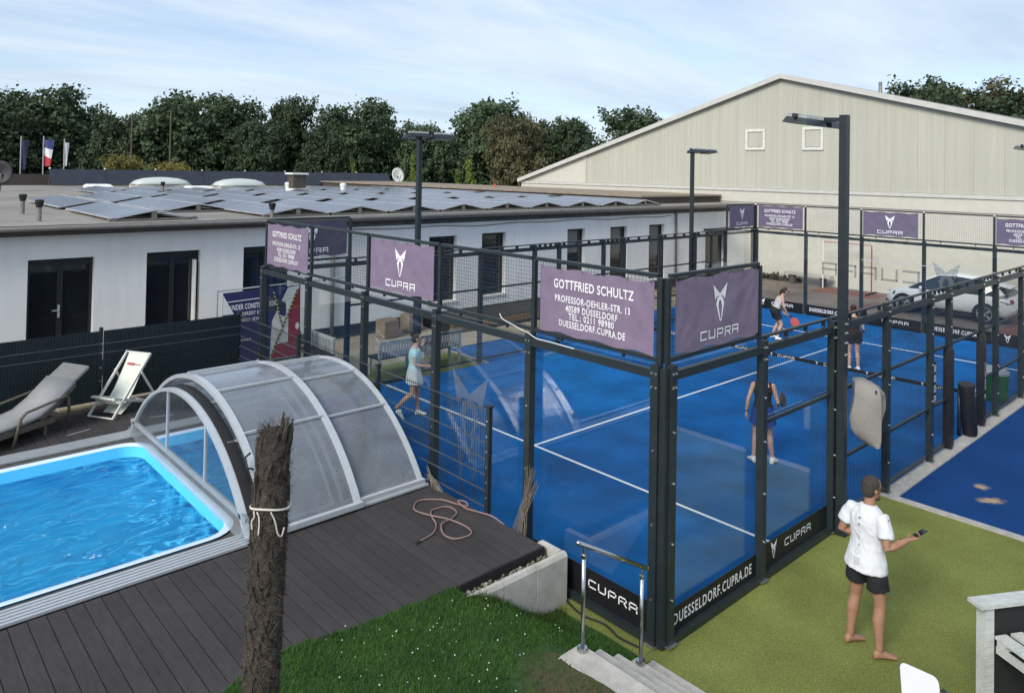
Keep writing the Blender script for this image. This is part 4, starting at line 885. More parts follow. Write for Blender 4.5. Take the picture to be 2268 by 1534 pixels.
G().box(HX - 0.01, HX - 0.002, YR, 31.6, 3.70, 3.74).build('cable_duct', M_gutter, hall)
y = YR; k = 0
while y < 25.8:
    y1 = min(y + 1.07, 25.8); pts = [(HX + 0.02, y + 0.003, 4.47), (HX + 0.02, y1 - 0.003, 4.47), (HX + 0.02, y1 - 0.003, zg(y1) - 0.05)]
    if y < AY < y1: pts.append((HX + 0.02, AY, AZ - 0.05))
    pts.append((HX + 0.02, y + 0.003, zg(y) - 0.05)); G().prism(pts, (0.10, 0, 0)).build('cladding_panel', M_clad, hall); y += 1.07
G().prism([(HX + 0.125, YR, 4.4), (HX + 0.125, 31.6, 4.4), (HX + 0.125, AY, AZ - 0.1), (HX + 0.125, YR, zg(YR) - 0.1)], (0.1, 0, 0)).build('gable_back', M_clad, hall)
G().prism([(HX + 0.03, 25.86, 4.47), (HX + 0.03, 31.4, 4.47), (HX + 0.03, 25.86, zg(25.86) - 0.05)], (0.10, 0, 0)).build('cladding_panel', M_hallw, hall)
G().box(HX - 0.03, HX + 0.1, 25.79, 25.88, 4.47, zg(25.8) - 0.1).build('trim', M_trim, hall)
for ya, yb in ((AY, 31.75), (YR, AY)):
    za, zb = zg(ya), zg(yb)
    G().hexa([(HX - 0.25, ya, za - 0.10), (HX - 0.15, ya, za - 0.10), (HX - 0.15, yb, zb - 0.10), (HX - 0.25, yb, zb - 0.10), (HX - 0.25, ya, za + 0.145), (HX - 0.15, ya, za + 0.145), (HX - 0.15, yb, zb + 0.145), (HX - 0.25, yb, zb + 0.145)]).build('verge', M_trim, hall)
    rz0 = 0.45
    G().hexa([(HX - 0.149, ya, za - 0.04), (HX + 48, ya, za - 0.04 + rz0), (HX + 48, yb, zb - 0.04 + rz0), (HX - 0.149, yb, zb - 0.04), (HX - 0.149, ya, za + 0.14), (HX + 48, ya, za + 0.14 + rz0), (HX + 48, yb, zb + 0.14 + rz0), (HX - 0.149, yb, zb + 0.14)]).build('roof', mat('hall_roof', (0.17, 0.165, 0.16), 0.85, 0.25, 1.5), hall)
for (y0, y1, z0, z1) in ((13.92, 15.0, 6.39, 7.44), (10.98, 12.0, 6.36, 7.46)):
    g = G(); t_ = 0.13
    g.box(HX - 0.05, HX + 0.02, y0, y0 + t_, z0, z1); g.box(HX - 0.05, HX + 0.02, y1 - t_, y1, z0, z1); g.box(HX - 0.05, HX + 0.02, y0 + t_, y1 - t_, z1 - t_, z1); g.box(HX - 0.05, HX + 0.02, y0 + t_, y1 - t_, z0, z0 + t_)
    wo = g.build('window', mat('window_trim', (0.62, 0.615, 0.58), 0.6), hall); G().box(HX - 0.01, HX + 0.01, y0 + t_ + 0.03, y1 - t_ - 0.03, z0 + t_ + 0.03, z1 - t_ - 0.03).build('panel', M_clad, wo)
p = at(1950, 182, 45); g = G(); g.tube([(p.x, p.y, 9.2), (p.x, p.y, p.z)], 0.11, 8); g.build('flue', M_gutter, hall, True)
# torn edge of plants along the base of the hall wall
M_moss = mat('dry_ivy', (0.07, 0.065, 0.05), 0.95, 0.3, 5)
g = G()
for k in range(500):
    y = random.uniform(12.0, 15.2); z = abs(random.gauss(0, 0.10)) + 0.02; c = Vector((HX - random.uniform(0.02, 0.25), y, z)); a = Vector((random.gauss(0, 1), random.gauss(0, 1), random.gauss(0, 1))).normalized() * 0.06; b = a.cross(Vector((random.gauss(0, 1), random.gauss(0, 1), 1))).normalized() * 0.05
    g.poly([c - a - b, c + a - b, c + a + b, c - a + b])
o = g.build('ground_cover', M_moss, None); o['kind'] = 'stuff'; o['label'] = 'dry low plants along the foot of the hall wall'; 
# stone bench and red goal frame by the hall
t = thing('stone_bench', 'pale slab bench on short legs at the hall wall', 'bench', (27.5, 11.3, 0))
G().box(27.25, 27.7, 10.3, 12.5, 0.42, 0.52).build('seat', M_lav, t)
for yy in (10.6, 12.05): G().box(27.33, 27.62, yy, yy + 0.2, -0.02, 0.419).build('leg', M_cope, t)
M_hallred = mat('faded_red', (0.45, 0.25, 0.24), 0.6)
t = thing('goal_frame', 'thin red and white goal frame standing by the hall wall', 'goal', (27.1, 8.9, 0)); M_red = mat('red_paint', (0.38, 0.03, 0.035), 0.5)
G().tube([(27.1, 8.40, 0), (27.1, 8.40, 2.13)], 0.027, 8).build('post', M_red, t); G().tube([(27.1, 8.44, 2.13), (27.1, 10.5, 2.13)], 0.027, 8).build('crossbar', M_hallred, t); G().tube([(27.1, 10.54, 0), (27.1, 10.54, 2.17)], 0.027, 8).build('post', M_white, t); G().bar((26.5, 8.4, 0.03), (27.6, 8.4, 0.03), 0.06, 0.06).build('foot', M_rubber, t)

# ------------------------------------------------------------------ CAR (nose towards +Y)
car = thing('parked_car', 'white hatchback car parked in the yard beyond the far glass wall', 'car', (24.6, 4.55, 0), None, 0, True)
M_car = mat('white_car_paint', (0.74, 0.75, 0.76), 0.22, 0.02, 2, spec=0.5, coat=0.6); M_cglass = mat('car_glass', (0.015, 0.02, 0.022), 0.05, 0.1, spec=0.8)
def lerp(tab, s_):
    for (a, b) in zip(tab[:-1], tab[1:]):
        if a[0] <= s_ <= b[0]: q = (s_ - a[0]) / (b[0] - a[0]); q = q * q * (3 - 2 * q) * 0.5 + q * 0.5; return a[1] + (b[1] - a[1]) * q
    return tab[-1][1]
topt = [(-2.12, 0.62), (-2.0, 0.95), (-1.6, 1.02), (0.55, 0.98), (1.2, 0.93), (1.75, 0.82), (2.02, 0.70), (2.12, 0.52)]
wt = [(-2.12, 0.70), (-1.95, 0.84), (-1.3, 0.90), (1.2, 0.90), (1.8, 0.82), (2.05, 0.66), (2.12, 0.52)]
bt = [(-2.12, 0.38), (-1.9, 0.24), (1.9, 0.22), (2.12, 0.34)]
rings_ = []
for k in range(41):
    s_ = -2.12 + 4.24 * k / 40; zt_, ww, zb = lerp(topt, s_), lerp(wt, s_), lerp(bt, s_)
    half = [(0, zb), (ww * 0.80, zb), (ww * 0.95, zb + 0.10), (ww, zb + (zt_ - zb) * 0.45), (ww * 0.985, zt_ - 0.10), (ww * 0.90, zt_ - 0.02), (ww * 0.6, zt_ + 0.02), (0, zt_ + 0.03)]
    rings_.append([(x_, s_, z_) for x_, z_ in half] + [(-x_, s_, z_) for x_, z_ in half[-2:0:-1]])
o = G().rings(rings_).build('body', M_car, car, True)
for yw in (-1.32, 1.36):     # wheel arches as dark discs + wheels
    for sx_ in (-1, 1):
        g = G(); g.tube([(sx_ * 0.60, yw, 0.335), (sx_ * 0.905, yw, 0.335)], 0.385, 24); g.build('wheel_arch', M_dark, car)
        g = G(); g.tube([(sx_ * 0.70, yw, 0.33), (sx_ * 0.72, yw, 0.33), (sx_ * 0.91, yw, 0.33), (sx_ * 0.925, yw, 0.33)], [0.30, 0.33, 0.33, 0.30], 24); wh = autosmooth(g.build('wheel', M_rubber, car))
        g = G()
        for q in range(5):
            a = 2 * math.pi * q / 5
            for da in (-0.12, 0.12): g.bar((sx_ * 0.928, yw, 0.33), (sx_ * 0.928, yw + 0.235 * math.cos(a + da), 0.33 + 0.235 * math.sin(a + da)), 0.035, 0.02, (1, 0, 0))
        g.tube([(sx_ * 0.928, yw + 0.24 * math.cos(a), 0.33 + 0.24 * math.sin(a)) for a in [2 * math.pi * q / 24 for q in range(24)]], 0.014, 5, closed=True); g.build('rim', M_alu2, wh)
gh = [(-1.98, 0.80, 1.00, 0.66, 1.08), (-1.72, 0.83, 0.99, 0.60, 1.33), (-1.25, 0.84, 0.98, 0.61, 1.49), (-0.3, 0.85, 0.97, 0.63, 1.55), (0.25, 0.85, 0.96, 0.62, 1.50), (0.75, 0.83, 0.95, 0.66, 1.26), (1.22, 0.78, 0.95, 0.72, 0.99)]
g = G(); g.rings([[(-a, y_, b), (a, y_, b), (c, y_, d - 0.03), (c * 0.8, y_, d), (-c * 0.8, y_, d), (-c, y_, d - 0.03)] for y_, a, b, c, d in gh]); g.build('windows', M_cglass, car)
rf = [(-2.02, 0.60, 1.30), (-1.72, 0.615, 1.365), (-1.25, 0.63, 1.505), (-0.3, 0.645, 1.565), (0.22, 0.635, 1.525)]
g = G(); g.rings([[(-c, y_, d - 0.035), (c, y_, d - 0.035), (c * 0.95, y_, d), (0, y_, d + 0.02), (-c * 0.95, y_, d)] for y_, c, d in rf]); g.build('roof', M_car, car, True)
for sx_ in (-1, 1):
    G().tube([(sx_ * 0.64, 0.20, 1.51), (sx_ * 0.70, 0.72, 1.25), (sx_ * 0.79, 1.22, 0.98)], 0.035, 6).build('pillar', M_car, car); G().tube([(sx_ * 0.64, -0.35, 1.53), (sx_ * 0.86, -0.42, 0.97)], 0.03, 6).build('pillar', M_dark, car); G().tube([(sx_ * 0.62, -1.45, 1.42), (sx_ * 0.84, -1.85, 0.98)], [0.07, 0.14], 6).build('pillar', M_car, car)
    G().ball((sx_ * 0.98, 0.72, 1.0), (0.10, 0.07, 0.075), 10, 6).build('mirror', M_car, car, True)
    G().hexa([(sx_ * 0.55, 1.98, 0.63), (sx_ * 0.84, 1.70, 0.66), (sx_ * 0.845, 1.66, 0.76), (sx_ * 0.55, 1.93, 0.74), (sx_ * 0.57, 2.04, 0.63), (sx_ * 0.87, 1.74, 0.66), (sx_ * 0.86, 1.66, 0.77), (sx_ * 0.57, 1.97, 0.755)]).build('headlight', M_cglass, car)
    G().hexa([(sx_ * 0.55, -2.13, 0.78), (sx_ * 0.80, -1.98, 0.76), (sx_ * 0.86, -1.78, 0.86), (sx_ * 0.55, -2.08, 0.90), (sx_ * 0.57, -2.16, 0.78), (sx_ * 0.84, -2.02, 0.76), (sx_ * 0.895, -1.76, 0.86), (sx_ * 0.57, -2.11, 0.90)]).build('tail_light', mat('tail_red', (0.25, 0.012, 0.012), 0.2), car)
G().box(-0.5, 0.5, 2.09, 2.125, 0.30, 0.50).build('grille', M_dark, car)
for sx_ in (-1, 1):
    G().box(*sorted((sx_ * 0.885, sx_ * 0.905)), -1.0, 0.95, 0.235, 0.33).build('sill', M_dark, car)
    G().bar((sx_ * 0.907, 0.35, 0.80), (sx_ * 0.907, 0.55, 0.80), 0.02, 0.025).build('handle', M_alu2, car)

# ------------------------------------------------------------------ DECK FENCES
M_priv = mat('privacy_weave', (0.010, 0.020, 0.026), 0.75, 0.25, 5, bump=0.25, bscale=30, stretch=(6, 1, 0.5), var2=0.2)
fence = thing('privacy_fence', 'dark privacy fence of woven strips on wire panels behind the loungers', 'fence', (-3, 10.6, 0.6))
M_fwire = mat('fence_wire', (0.16, 0.175, 0.185), 0.5)
FX = [-9.2, -6.9, -5.0, -2.98, -0.30]
for i, xx in enumerate(FX): G().box(xx - 0.03, xx + 0.03, 10.60, 10.66, 0.50, 2.0).build('post', M_steel, fence)
for a, b in zip(FX[:-1], FX[1:]):
    G().box(a + 0.035, b - 0.035, 10.585, 10.595, 0.63, 1.94).build('weave_panel', M_priv, fence)
    for zz in (0.75, 0.95, 1.15, 1.35, 1.53, 1.70): 
        if zz in (1.53, 1.70): G().box(a + 0.032, b - 0.032, 10.577, 10.583, zz - 0.005, zz + 0.005).build('wire', M_fwire, fence)
        else: G().box(a + 0.032, b - 0.032, 10.577, 10.583, zz - 0.004, zz + 0.004).build('wire', M_steel, fence)
    g = G(); n = int((b - a) / 0.05)
    for k in range(1, n): xx = a + (b - a) * k / n; g.box(xx - 0.0025, xx + 0.0025, 10.570, 10.576, 0.63, 1.965)
    g.build('vertical_wires', M_steel, fence)
    for zz in (1.0, 1.25, 1.53, 1.70): G().box(b - 0.012, b + 0.012, 10.575, 10.599, zz - 0.012, zz + 0.012).build('clip', M_bolt, fence)
G().box(-3.7, -2.95, 10.40, 10.52, 0.60, 0.64).build('timber_strip', mat('old_timber', (0.30, 0.26, 0.18), 0.9, 0.2, 10), fence)
M_wgrey = mat('dull_wire', (0.075, 0.085, 0.09), 0.6)
wf = thing('wire_fence', 'open wire mesh fence between the deck and the padel glass', 'fence', (-0.3, 6.5, 0.6))
for yy in (2.52, 5.2, 7.9): G().box(-0.335, -0.275, yy - 0.03, yy + 0.03, 0.45, 1.98).build('post', M_steel, wf); G().box(-0.345, -0.265, yy - 0.04, yy + 0.04, 1.981, 2.0).build('cap', M_rubber, wf)
g = G()
for k in range(161): yy = 2.55 + 8.0 * k / 160; g.box(-0.303, -0.298, yy - 0.0025, yy + 0.0025, 0.62, 1.96)
g.build('vertical_wires', M_steel, wf)
for k in range(7):
    zz = 0.66 + 0.21 * k
    for dx in (-0.310, -0.291): G().box(dx - 0.0028, dx + 0.0028, 2.55, 10.55, zz - 0.0028, zz + 0.0028).build('wire', M_wgrey, wf)
for k in range(6): bo = G().box(-0.36, -0.34, 2.50, 2.52, 0.8 + 0.2 * k, 0.82 + 0.2 * k).build('clip', M_bolt, wf)

# ------------------------------------------------------------------ CONSTRUCTION BANNER
cf = thing('construction_fence', 'mobile construction fence with blue lettered banner left of the cage', 'fence', (0.8, 12.3, 0))
for xx in (-0.12, 1.95, 3.4): G().tube([(xx, 12.33, 0), (xx, 12.33, 2.2)], 0.022, 8).build('pole', M_alu2, cf)
G().tube([(-0.12, 12.33, 2.18), (3.4, 12.33, 2.24)], 0.018, 8).build('top_rail', M_alu2, cf)
M_cblue = mat('banner_blue', (0.026, 0.028, 0.105), 0.7, 0.12, 3); M_cred = mat('banner_red', (0.30, 0.022, 0.035), 0.6, 0.12, 3); M_cwhite = mat('banner_white', (0.72, 0.74, 0.74), 0.7, 0.05); M_yel = mat('hazard_yellow', (0.55, 0.47, 0.12), 0.7)
def cfn(u, v, d=0.0): return (u, 12.30 - d + 0.010 * math.sin(u * 5.1 + v * 2.2), v)
def cquad(pts, d, m, nm, par): g = G(); g.poly([cfn(u, v, d) for u, v in pts]); return g.build(nm, m, par)
bl = G(); bl.grid(24, 16, lambda u, v: cfn(0.0 + u * 1.95, 0.35 + v * (1.78 + 0.03 * u))); bl.grid(24, 16, lambda u, v: cfn(0.0 + u * 1.95, 0.35 + v * (1.78 + 0.03 * u), -0.004)); bl = bl.build('blue_cloth', M_cblue, cf, True)
cquad([(0.04, 1.90), (1.0, 1.925), (1.0, 1.945), (0.04, 1.92)], 0.008, M_letter, 'stripe', bl)
cquad([(0.0, 2.08), (0.0, 1.62), (0.26, 1.62)], 0.014, M_cwhite, 'folded_corner', bl)
cquad([(1.18, 0.4), (1.22, 1.35), (1.62, 2.12), (1.92, 2.15), (1.94, 0.4)], 0.012, M_cwhite, 'white_field', bl)
cquad([(1.20, 0.42), (1.86, 2.02), (1.95, 2.12), (1.98, 0.42)], 0.018, M_cred, 'red_field', bl)
cquad([(2.0, 0.9), (2.0, 2.14), (2.10, 2.13), (2.10, 0.95)], 0.012, M_cwhite, 'white_edge', bl)
cquad([(0.80, 0.36), (1.1, 0.9), (1.1, 0.36)], 0.012, M_cwhite, 'white_wedge', bl)
n = 17
for k in range(n):
    a, b = k / n, (k + 0.5) / n
    for (p0, p1, wd_) in (((1.17, 0.45), (1.85, 2.05), 0.05),):
        f = lambda q, o_: (p0[0] + (p1[0] - p0[0]) * q + o_, p0[1] + (p1[1] - p0[1]) * q)
        cquad([f(a, 0), f(a, wd_), f(b, wd_), f(b, 0)], 0.022, M_yel, 'hazard_mark', bl); cquad([f(b, 0), f(b, wd_), f(a + 1 / n, wd_), f(a + 1 / n, 0)], 0.022, M_black, 'hazard_mark', bl)
for k in range(9):
    a, b = k / 9, (k + 0.5) / 9; p0, p1 = (1.22, 2.05), (1.46, 1.2); f = lambda q, o_: (p0[0] + (p1[0] - p0[0]) * q + o_, p0[1] + (p1[1] - p0[1]) * q)
    cquad([f(a, 0), f(a, 0.04), f(b, 0.04), f(b, 0)], 0.022, M_yel, 'hazard_mark', bl); cquad([f(b, 0), f(b, 0.04), f(a + 1 / 9, 0.04), f(a + 1 / 9, 0)], 0.022, M_black, 'hazard_mark', bl)
fn = lambda u, v: cfn(u, v, 0.010)
T_text(bl, fn, 'UNDER CONSTRUCTION', 0.74, 1.77, 1.16, 0.13, 0.02); T_text(bl, fn, 'DERZEIT EIN', 0.72, 1.60, 0.5, 0.08); T_text(bl, fn, 'NOCH SCHÖNER', 0.78, 1.46, 0.66, 0.09); T_text(bl, fn, 'TNP-PADEL', 0.55, 0.98, 0.32, 0.05)
g = G(); g.poly([cfn(1.88 + 0.055 * math.cos(a), 1.15 + 0.085 * math.sin(a), 0.024) for a in [2 * math.pi * k / 20 for k in range(20)]]); g.build('round_mark', M_letter, bl)

# ------------------------------------------------------------------ DECK FURNITURE
def deckchair():
    t = thing('deck_chair', 'folding deck chair with pale canvas sling and white wooden frame', 'deck chair', (-2.83, 9.80, 0.6), None, R(-58.5), True)
    Mw = mat('pale_wood', (0.60, 0.60, 0.56), 0.6, 0.1, 12)
    # local: +y = towards head end, x = width
    hw = 0.265
    for s_ in (-1, 1):
        G().bar((s_ * hw, -0.46, 0.02), (s_ * hw, 0.42, 0.98), 0.028, 0.045).build('long_rail', Mw, t)
        G().bar((s_ * (hw - 0.04), -0.42, 0.36), (s_ * (hw - 0.04), 0.62, 0.03), 0.028, 0.045).build('seat_rail', Mw, t)
        G().bar((s_ * (hw + 0.035), 0.16, 0.70), (s_ * (hw + 0.035), 0.58, 0.10), 0.022, 0.035).build('prop', Mw, t)
    for (y_, z_) in ((-0.45, 0.03), (0.42, 0.97), (-0.41, 0.35), (0.60, 0.04)): G().tube([(-hw, y_, z_), (hw, y_, z_)], 0.016, 8).build('crossbar', Mw, t)
    prof = [(0.42, 0.985), (0.32, 0.80), (0.20, 0.60), (0.06, 0.38), (-0.06, 0.24), (-0.20, 0.20), (-0.33, 0.26), (-0.41, 0.365)]
    Mc = mat('canvas', (0.62, 0.65, 0.58), 0.9, 0.06, 8)
    g = G()
    for d in (0, 0.006):
        g.grid(8, 14, lambda u, v: (lambda q: (-0.215 + 0.43 * u, q[0], q[1] - 0.03 * math.sin(math.pi * u) * math.sin(math.pi * v) - d))((lambda fpos: (prof[min(int(fpos), 6)][0] + (prof[min(int(fpos), 6) + 1][0] - prof[min(int(fpos), 6)][0]) * (fpos - min(int(fpos), 6)), prof[min(int(fpos), 6)][1] + (prof[min(int(fpos), 6) + 1][1] - prof[min(int(fpos), 6)][1]) * (fpos - min(int(fpos), 6))))(v * 7)))
    sl = g.build('sling', Mc, t, True)
    g = G(); g.grid(6, 4, lambda u, v: (-0.20 + 0.40 * u, 0.10 + 0.16 * u * 0 - 0.30 * v, 0.20 - 0.17 * v)); g.build('sling_end', Mc, sl)
    Mt = mat('faded_red_print', (0.45, 0.14, 0.16), 0.9)
    G().box(-0.15, 0.0, 0.29, 0.33, 0.765, 0.80).build('faded_print', Mt, sl)
    G().box(0.02, 0.14, 0.30, 0.32, 0.77, 0.785).build('faded_print', Mt, sl)
deckchair()
def lounger():
    t = thing('sun_lounger', 'woven sun lounger with pale grey cushion at the left picture edge', 'sun lounger', (-4.25, 9.55, 0.6), None, R(-62), True)
    Mr = mat('rattan', (0.115, 0.10, 0.075), 0.8, 0.3, 25, bump=0.5, bscale=120); Mcu = mat('grey_cushion', (0.27, 0.275, 0.28), 0.9, 0.08, 6, bump=0.1, bscale=10); Mp = mat('pillow_grey', (0.17, 0.175, 0.175), 0.9, 0.08)
    hw = 0.33; t.scale = (1, 1, 0.86)
    g = G(); g.box(-hw, hw, -1.35, 0.15, 0.20, 0.31); g.build('base_frame', Mr, t)
    for s_ in (-1, 1):
        for y_ in (-1.2, 0.0): G().tube([(s_ * (hw - 0.04), y_, 0), (s_ * (hw - 0.04), y_, 0.22)], 0.025, 8).build('leg', Mr, t)
        G().tube([(s_ * (hw + 0.05), -0.62, 0.0), (s_ * (hw + 0.05), -0.50, 0.50), (s_ * (hw + 0.05), -0.40, 0.58), (s_ * (hw + 0.05), 0.30, 0.66), (s_ * (hw + 0.04), 0.36, 0.60), (s_ * (hw + 0.02), 0.40, 0.0)], 0.026, 8).build('arm_rest', Mr, t, True)
    sec = [(-1.35, 0.32), (-0.4, 0.33), (-0.12, 0.37), (0.15, 0.52), (0.52, 0.84)]
    g = G(); g.rings([[(-hw, y_, z_), (hw, y_, z_), (hw, y_ - 0.02, z_ + 0.07), (0, y_ - 0.03, z_ + 0.085), (-hw, y_ - 0.02, z_ + 0.07)] for y_, z_ in sec]); c_ = g.build('cushion', Mcu, t, True)
    g = G(); g.rings([[(-hw - .01, y_, z_ - 0.07), (hw + .01, y_, z_ - 0.07), (hw + .01, y_, z_ - 0.01), (-hw - .01, y_, z_ - 0.01)] for y_, z_ in sec[2:]]); g.build('back_frame', Mr, t)
    g = G(); g.rings([[(-hw * 0.9 * s_, 0.62 + dy * s_ - q * 0.08, 0.93 + dz * s_ + q) for dy, dz in ()] or [(x_ * s_, 0.63 + y_ * 0.17 * s_, 0.92 + y_ * 0.12 * s_ + q) for x_, y_ in ((-0.31, -1), (0.31, -1), (0.31, 1), (-0.31, 1))] for s_, q in ((0.92, -0.015), (1, 0.0), (1, 0.055), (0.92, 0.075))]); autosmooth(g.build('pillow', Mp, t), 60)
lounger()
G().tube([(-3.85, 9.02, 0.606), (-3.48, 9.12, 0.606)], 0.006, 5).build('white_stick', M_alu); tag(bpy.data.objects['white_stick'], 'thin pale stick lying on the deck before the lounger', 'stick')

# garden hose, twigs, loose cable
def spline(pts, n=8):
    out_ = []; P_ = [Vector(p) for p in pts]
    for i in range(len(P_) - 1):
        a = P_[max(i - 1, 0)]; b = P_[i]; c = P_[i + 1]; d = P_[min(i + 2, len(P_) - 1)]
        for k in range(n):
            q = k / n; out_.append(0.5 * ((2 * b) + (c - a) * q + (2 * a - 5 * b + 4 * c - d) * q * q + (3 * b - a - 3 * c + d) * q ** 3))
    out_.append(P_[-1]); return out_
hz = [(-1.46, 2.46, .615), (-1.20, 2.52, .615), (-1.03, 2.68, .615), (-0.97, 2.85, .63), (-0.84, 3.02, .615), (-0.62, 2.98, .615), (-0.62, 2.78, .615), (-0.80, 2.66, .622), (-1.0, 2.60, .645), (-1.12, 2.42, .622), (-1.08, 2.24, .615), (-0.86, 2.20, .615), (-0.78, 2.36, .615), (-0.86, 2.62, .645), (-1.0, 2.94, .64), (-1.0, 3.20, .615), (-0.80, 3.36, .615), (-0.56, 3.20, .615), (-0.47, 2.95, .615), (-0.40, 2.82, .615), (-0.37, 2.90, .635), (-0.45, 2.96, .65), (-0.46, 2.80, .615), (-0.40, 2.60, .615), (-0.34, 2.38, .615), (-0.30, 2.2, .56)]
hose = thing('garden_hose', 'faded pink garden hose lying in loops on the deck', 'hose', (-0.9, 2.7, 0.6))
g = G(); g.tube(spline(hz, 7), 0.0100, 8); g.build('tube', mat('hose_pink', (0.23, 0.155, 0.14), 0.7, 0.2, 9), hose, True); G().tube([(-1.50, 2.445, .612), (-1.44, 2.462, .612)], 0.016, 8).build('coupling', M_rubber, hose)
def twigs(name, lb, base, top, n, spread, cat):
    t = thing(name, lb, cat, base); Mtw = mat('dry_twig', (0.16, 0.14, 0.115), 0.95, 0.3, 8); b = Vector(base); tp = Vector(top); g = G()
    for k in range(n):
        o1 = Vector((random.gauss(0, 1) * 0.25, random.gauss(0, 1), 0)) * spread; o2 = Vector((random.gauss(0, 1) * 0.25, random.gauss(0, 1), random.gauss(0, 1) * 0.6)) * spread * 0.6
        m_ = (b + tp) / 2 + Vector((random.gauss(0, 0.01), random.gauss(0, 0.03), 0)); g.tube([b + o1, m_ + (o1 + o2) * 0.25, tp + o2 + Vector((0, 0, random.uniform(-0.25, 0.05)))], [0.005, 0.006, 0.003], 4)
    g.build('twigs', Mtw, t)
twigs('twig_bundle', 'bundle of dry twigs leaning on the cage post behind the deck edge', (-0.24, 2.06, 0.30), (-0.19, 1.80, 1.36), 34, 0.10, 'twigs')
twigs('cord_tangle', 'tangle of ropes and dry stems at the rear corner of the enclosure', (-0.40, 3.50, 0.61), (-0.33, 3.80, 0.80), 22, 0.06, 'rope')
lc = spline([(-0.06, 2.62, 3.17), (-0.10, 2.52, 3.12), (-0.06, 2.35, 3.06), (-0.08, 2.15, 3.03), (-0.14, 1.98, 3.03), (-0.15, 1.82, 2.99), (-0.12, 1.60, 2.98), (-0.13, 1.2, 2.975)], 5)
tag(G().tube(lc, 0.0055, 5).build('loose_cable', M_white), 'loose white cable draped over the near end wall beam', 'cable')

# ------------------------------------------------------------------ RETAINING WALL, STAIRS, HANDRAIL
rw = thing('retaining_wall', 'pale concrete retaining wall at the front corner of the deck', 'wall', (-1, 1.2, 0))
xs = [-1.76, -1.22, -0.71, -0.20]
for a, b in zip(xs[:-1], xs[1:]):
    ys = (1.19 if a < -1 else 1.185)
    g = G(); g.rings([[(a + 0.004, y_, z_) for y_, z_ in ((ys, -0.2), (ys + 0.09, -0.2), (ys + 0.09, 0.555), (ys + 0.075, 0.575), (ys + 0.025, 0.575), (ys - 0.0, 0.535))], [(b - 0.004, y_, z_) for y_, z_ in ((ys, -0.2), (ys + 0.09, -0.2), (ys + 0.09, 0.555), (ys + 0.075, 0.575), (ys + 0.025, 0.575), (ys - 0.0, 0.535))]]); g.build('slab', M_lav, rw)
g = G(); g.box(-0.292, -0.204, 1.28, 1.60, -0.2, 0.57); g.build('slab', M_lav, rw)
struct(G().box(-2.2, -0.293, 1.283, 1.448, -0.2, 0.47).build('soil', M_cope))
g = G()
for k in range(260):
    c = Vector((random.uniform(-2.0, -0.33), random.uniform(1.29, 1.44), 0.47 + random.uniform(0, 0.035))); s_ = random.uniform(0.008, 0.026); g.ball(c, (s_, s_ * random.uniform(0.6, 1.2), s_ * 0.7), 5, 3)
o = g.build('rubble', mat('rubble', (0.26, 0.245, 0.20), 0.95, 0.5, 12)); o['kind'] = 'stuff'
stairs = thing('concrete_stairs', 'concrete block steps leading down to the green turf', 'stairs', (-1, -0.9, 0))
TR = [(-1.77, -1.475, 0.67), (-1.48, -1.19, 0.505), (-1.195, -0.905, 0.34), (-0.91, -0.61, 0.175), (-0.615, -0.32, 0.03)]
M_step = mat('step_concrete', (0.42, 0.40, 0.36), 0.85, 0.16, 9, bump=0.35, bscale=70, var2=0.14, scale2=3.0)
for i, (x0, x1, z) in enumerate(TR):
    o = G().box(x0, x1 + (0.006 if i < 4 else 0), -2.3, -0.15 + 0.001 * i, z - (0.155 if i else 0.30) - 0.2, z).build('step', M_step, stairs); bv = o.modifiers.new('b', 'BEVEL'); bv.width = 0.012; bv.segments = 2
hr = thing('stair_handrail', 'polished steel handrail beside the concrete steps', 'handrail', (-1.2, -0.24, 0.6))
def hpost(x, z0, z1):
    G().tube([(x, -0.24, z0), (x, -0.24, z1)], 0.020, 12).build('post', M_inox, hr, True)
    g = G(); g.lathe((x, -0.24, z0), [(0.05, 0.0), (0.05, 0.025), (0.046, 0.035), (0.022, 0.04)], 16); autosmooth(g.build('flange', M_inox, hr))
    g = G(); g.lathe((x, -0.24, z1), [(0.026, -0.02), (0.027, 0.012), (0.012, 0.02), (0.009, 0.075)], 12); autosmooth(g.build('fitting', M_inox, hr))
def rz_(x): return 1.655 - (x + 1.57) * 0.56
hpost(-1.545, 0.672, rz_(-1.545) - 0.10); hpost(-0.655, 0.178, rz_(-0.655) - 0.10)
G().tube([(-1.62, -0.24, rz_(-1.62)), (-0.58, -0.24, rz_(-0.58))], 0.022, 14).build('rail', M_inox, hr, True)
for xx in (-1.625, -0.575): G().ball((xx, -0.24, rz_(xx)), 0.0235, 12, 8).build('end_cap', M_inox, hr, True)

# ------------------------------------------------------------------ GRASS BANK
def bank_z(x, y):
    down = smoothstep(-1.85, -0.42, x); side = smoothstep(-0.35, 0.0, y)
    z = 0.625 + 0.05 * smoothstep(1.2, 0.2, y) + 0.30 * smoothstep(-0.2, -4.5, y) * (1 - down)
    z -= down * (0.63 + 0.03) * 1.0
    z += 0.03 * mnoise.noise(Vector((x * 1.3, y * 1.3, 0))) + 0.012 * mnoise.noise(Vector((x * 5, y * 5, 1)))
    edge = smoothstep(1.30, 1.47, y); z += 0.02 * (1 - edge) * 0 - edge * 0.015
    return z
def in_bank(x, y):
    if y < -0.165 and x > -1.765: return False
    if y > 1.185 and x > -1.755: return False
    lim = 1.47 + 0.16 * smoothstep(-2.2, -3.4, x) * (0.6 + 0.4 * math.sin(x * 3)) - 0.1 * smoothstep(-3.6, -4.6, x) + 0.05 * mnoise.noise(Vector((x * 4, 0, 3)))
    return y < lim
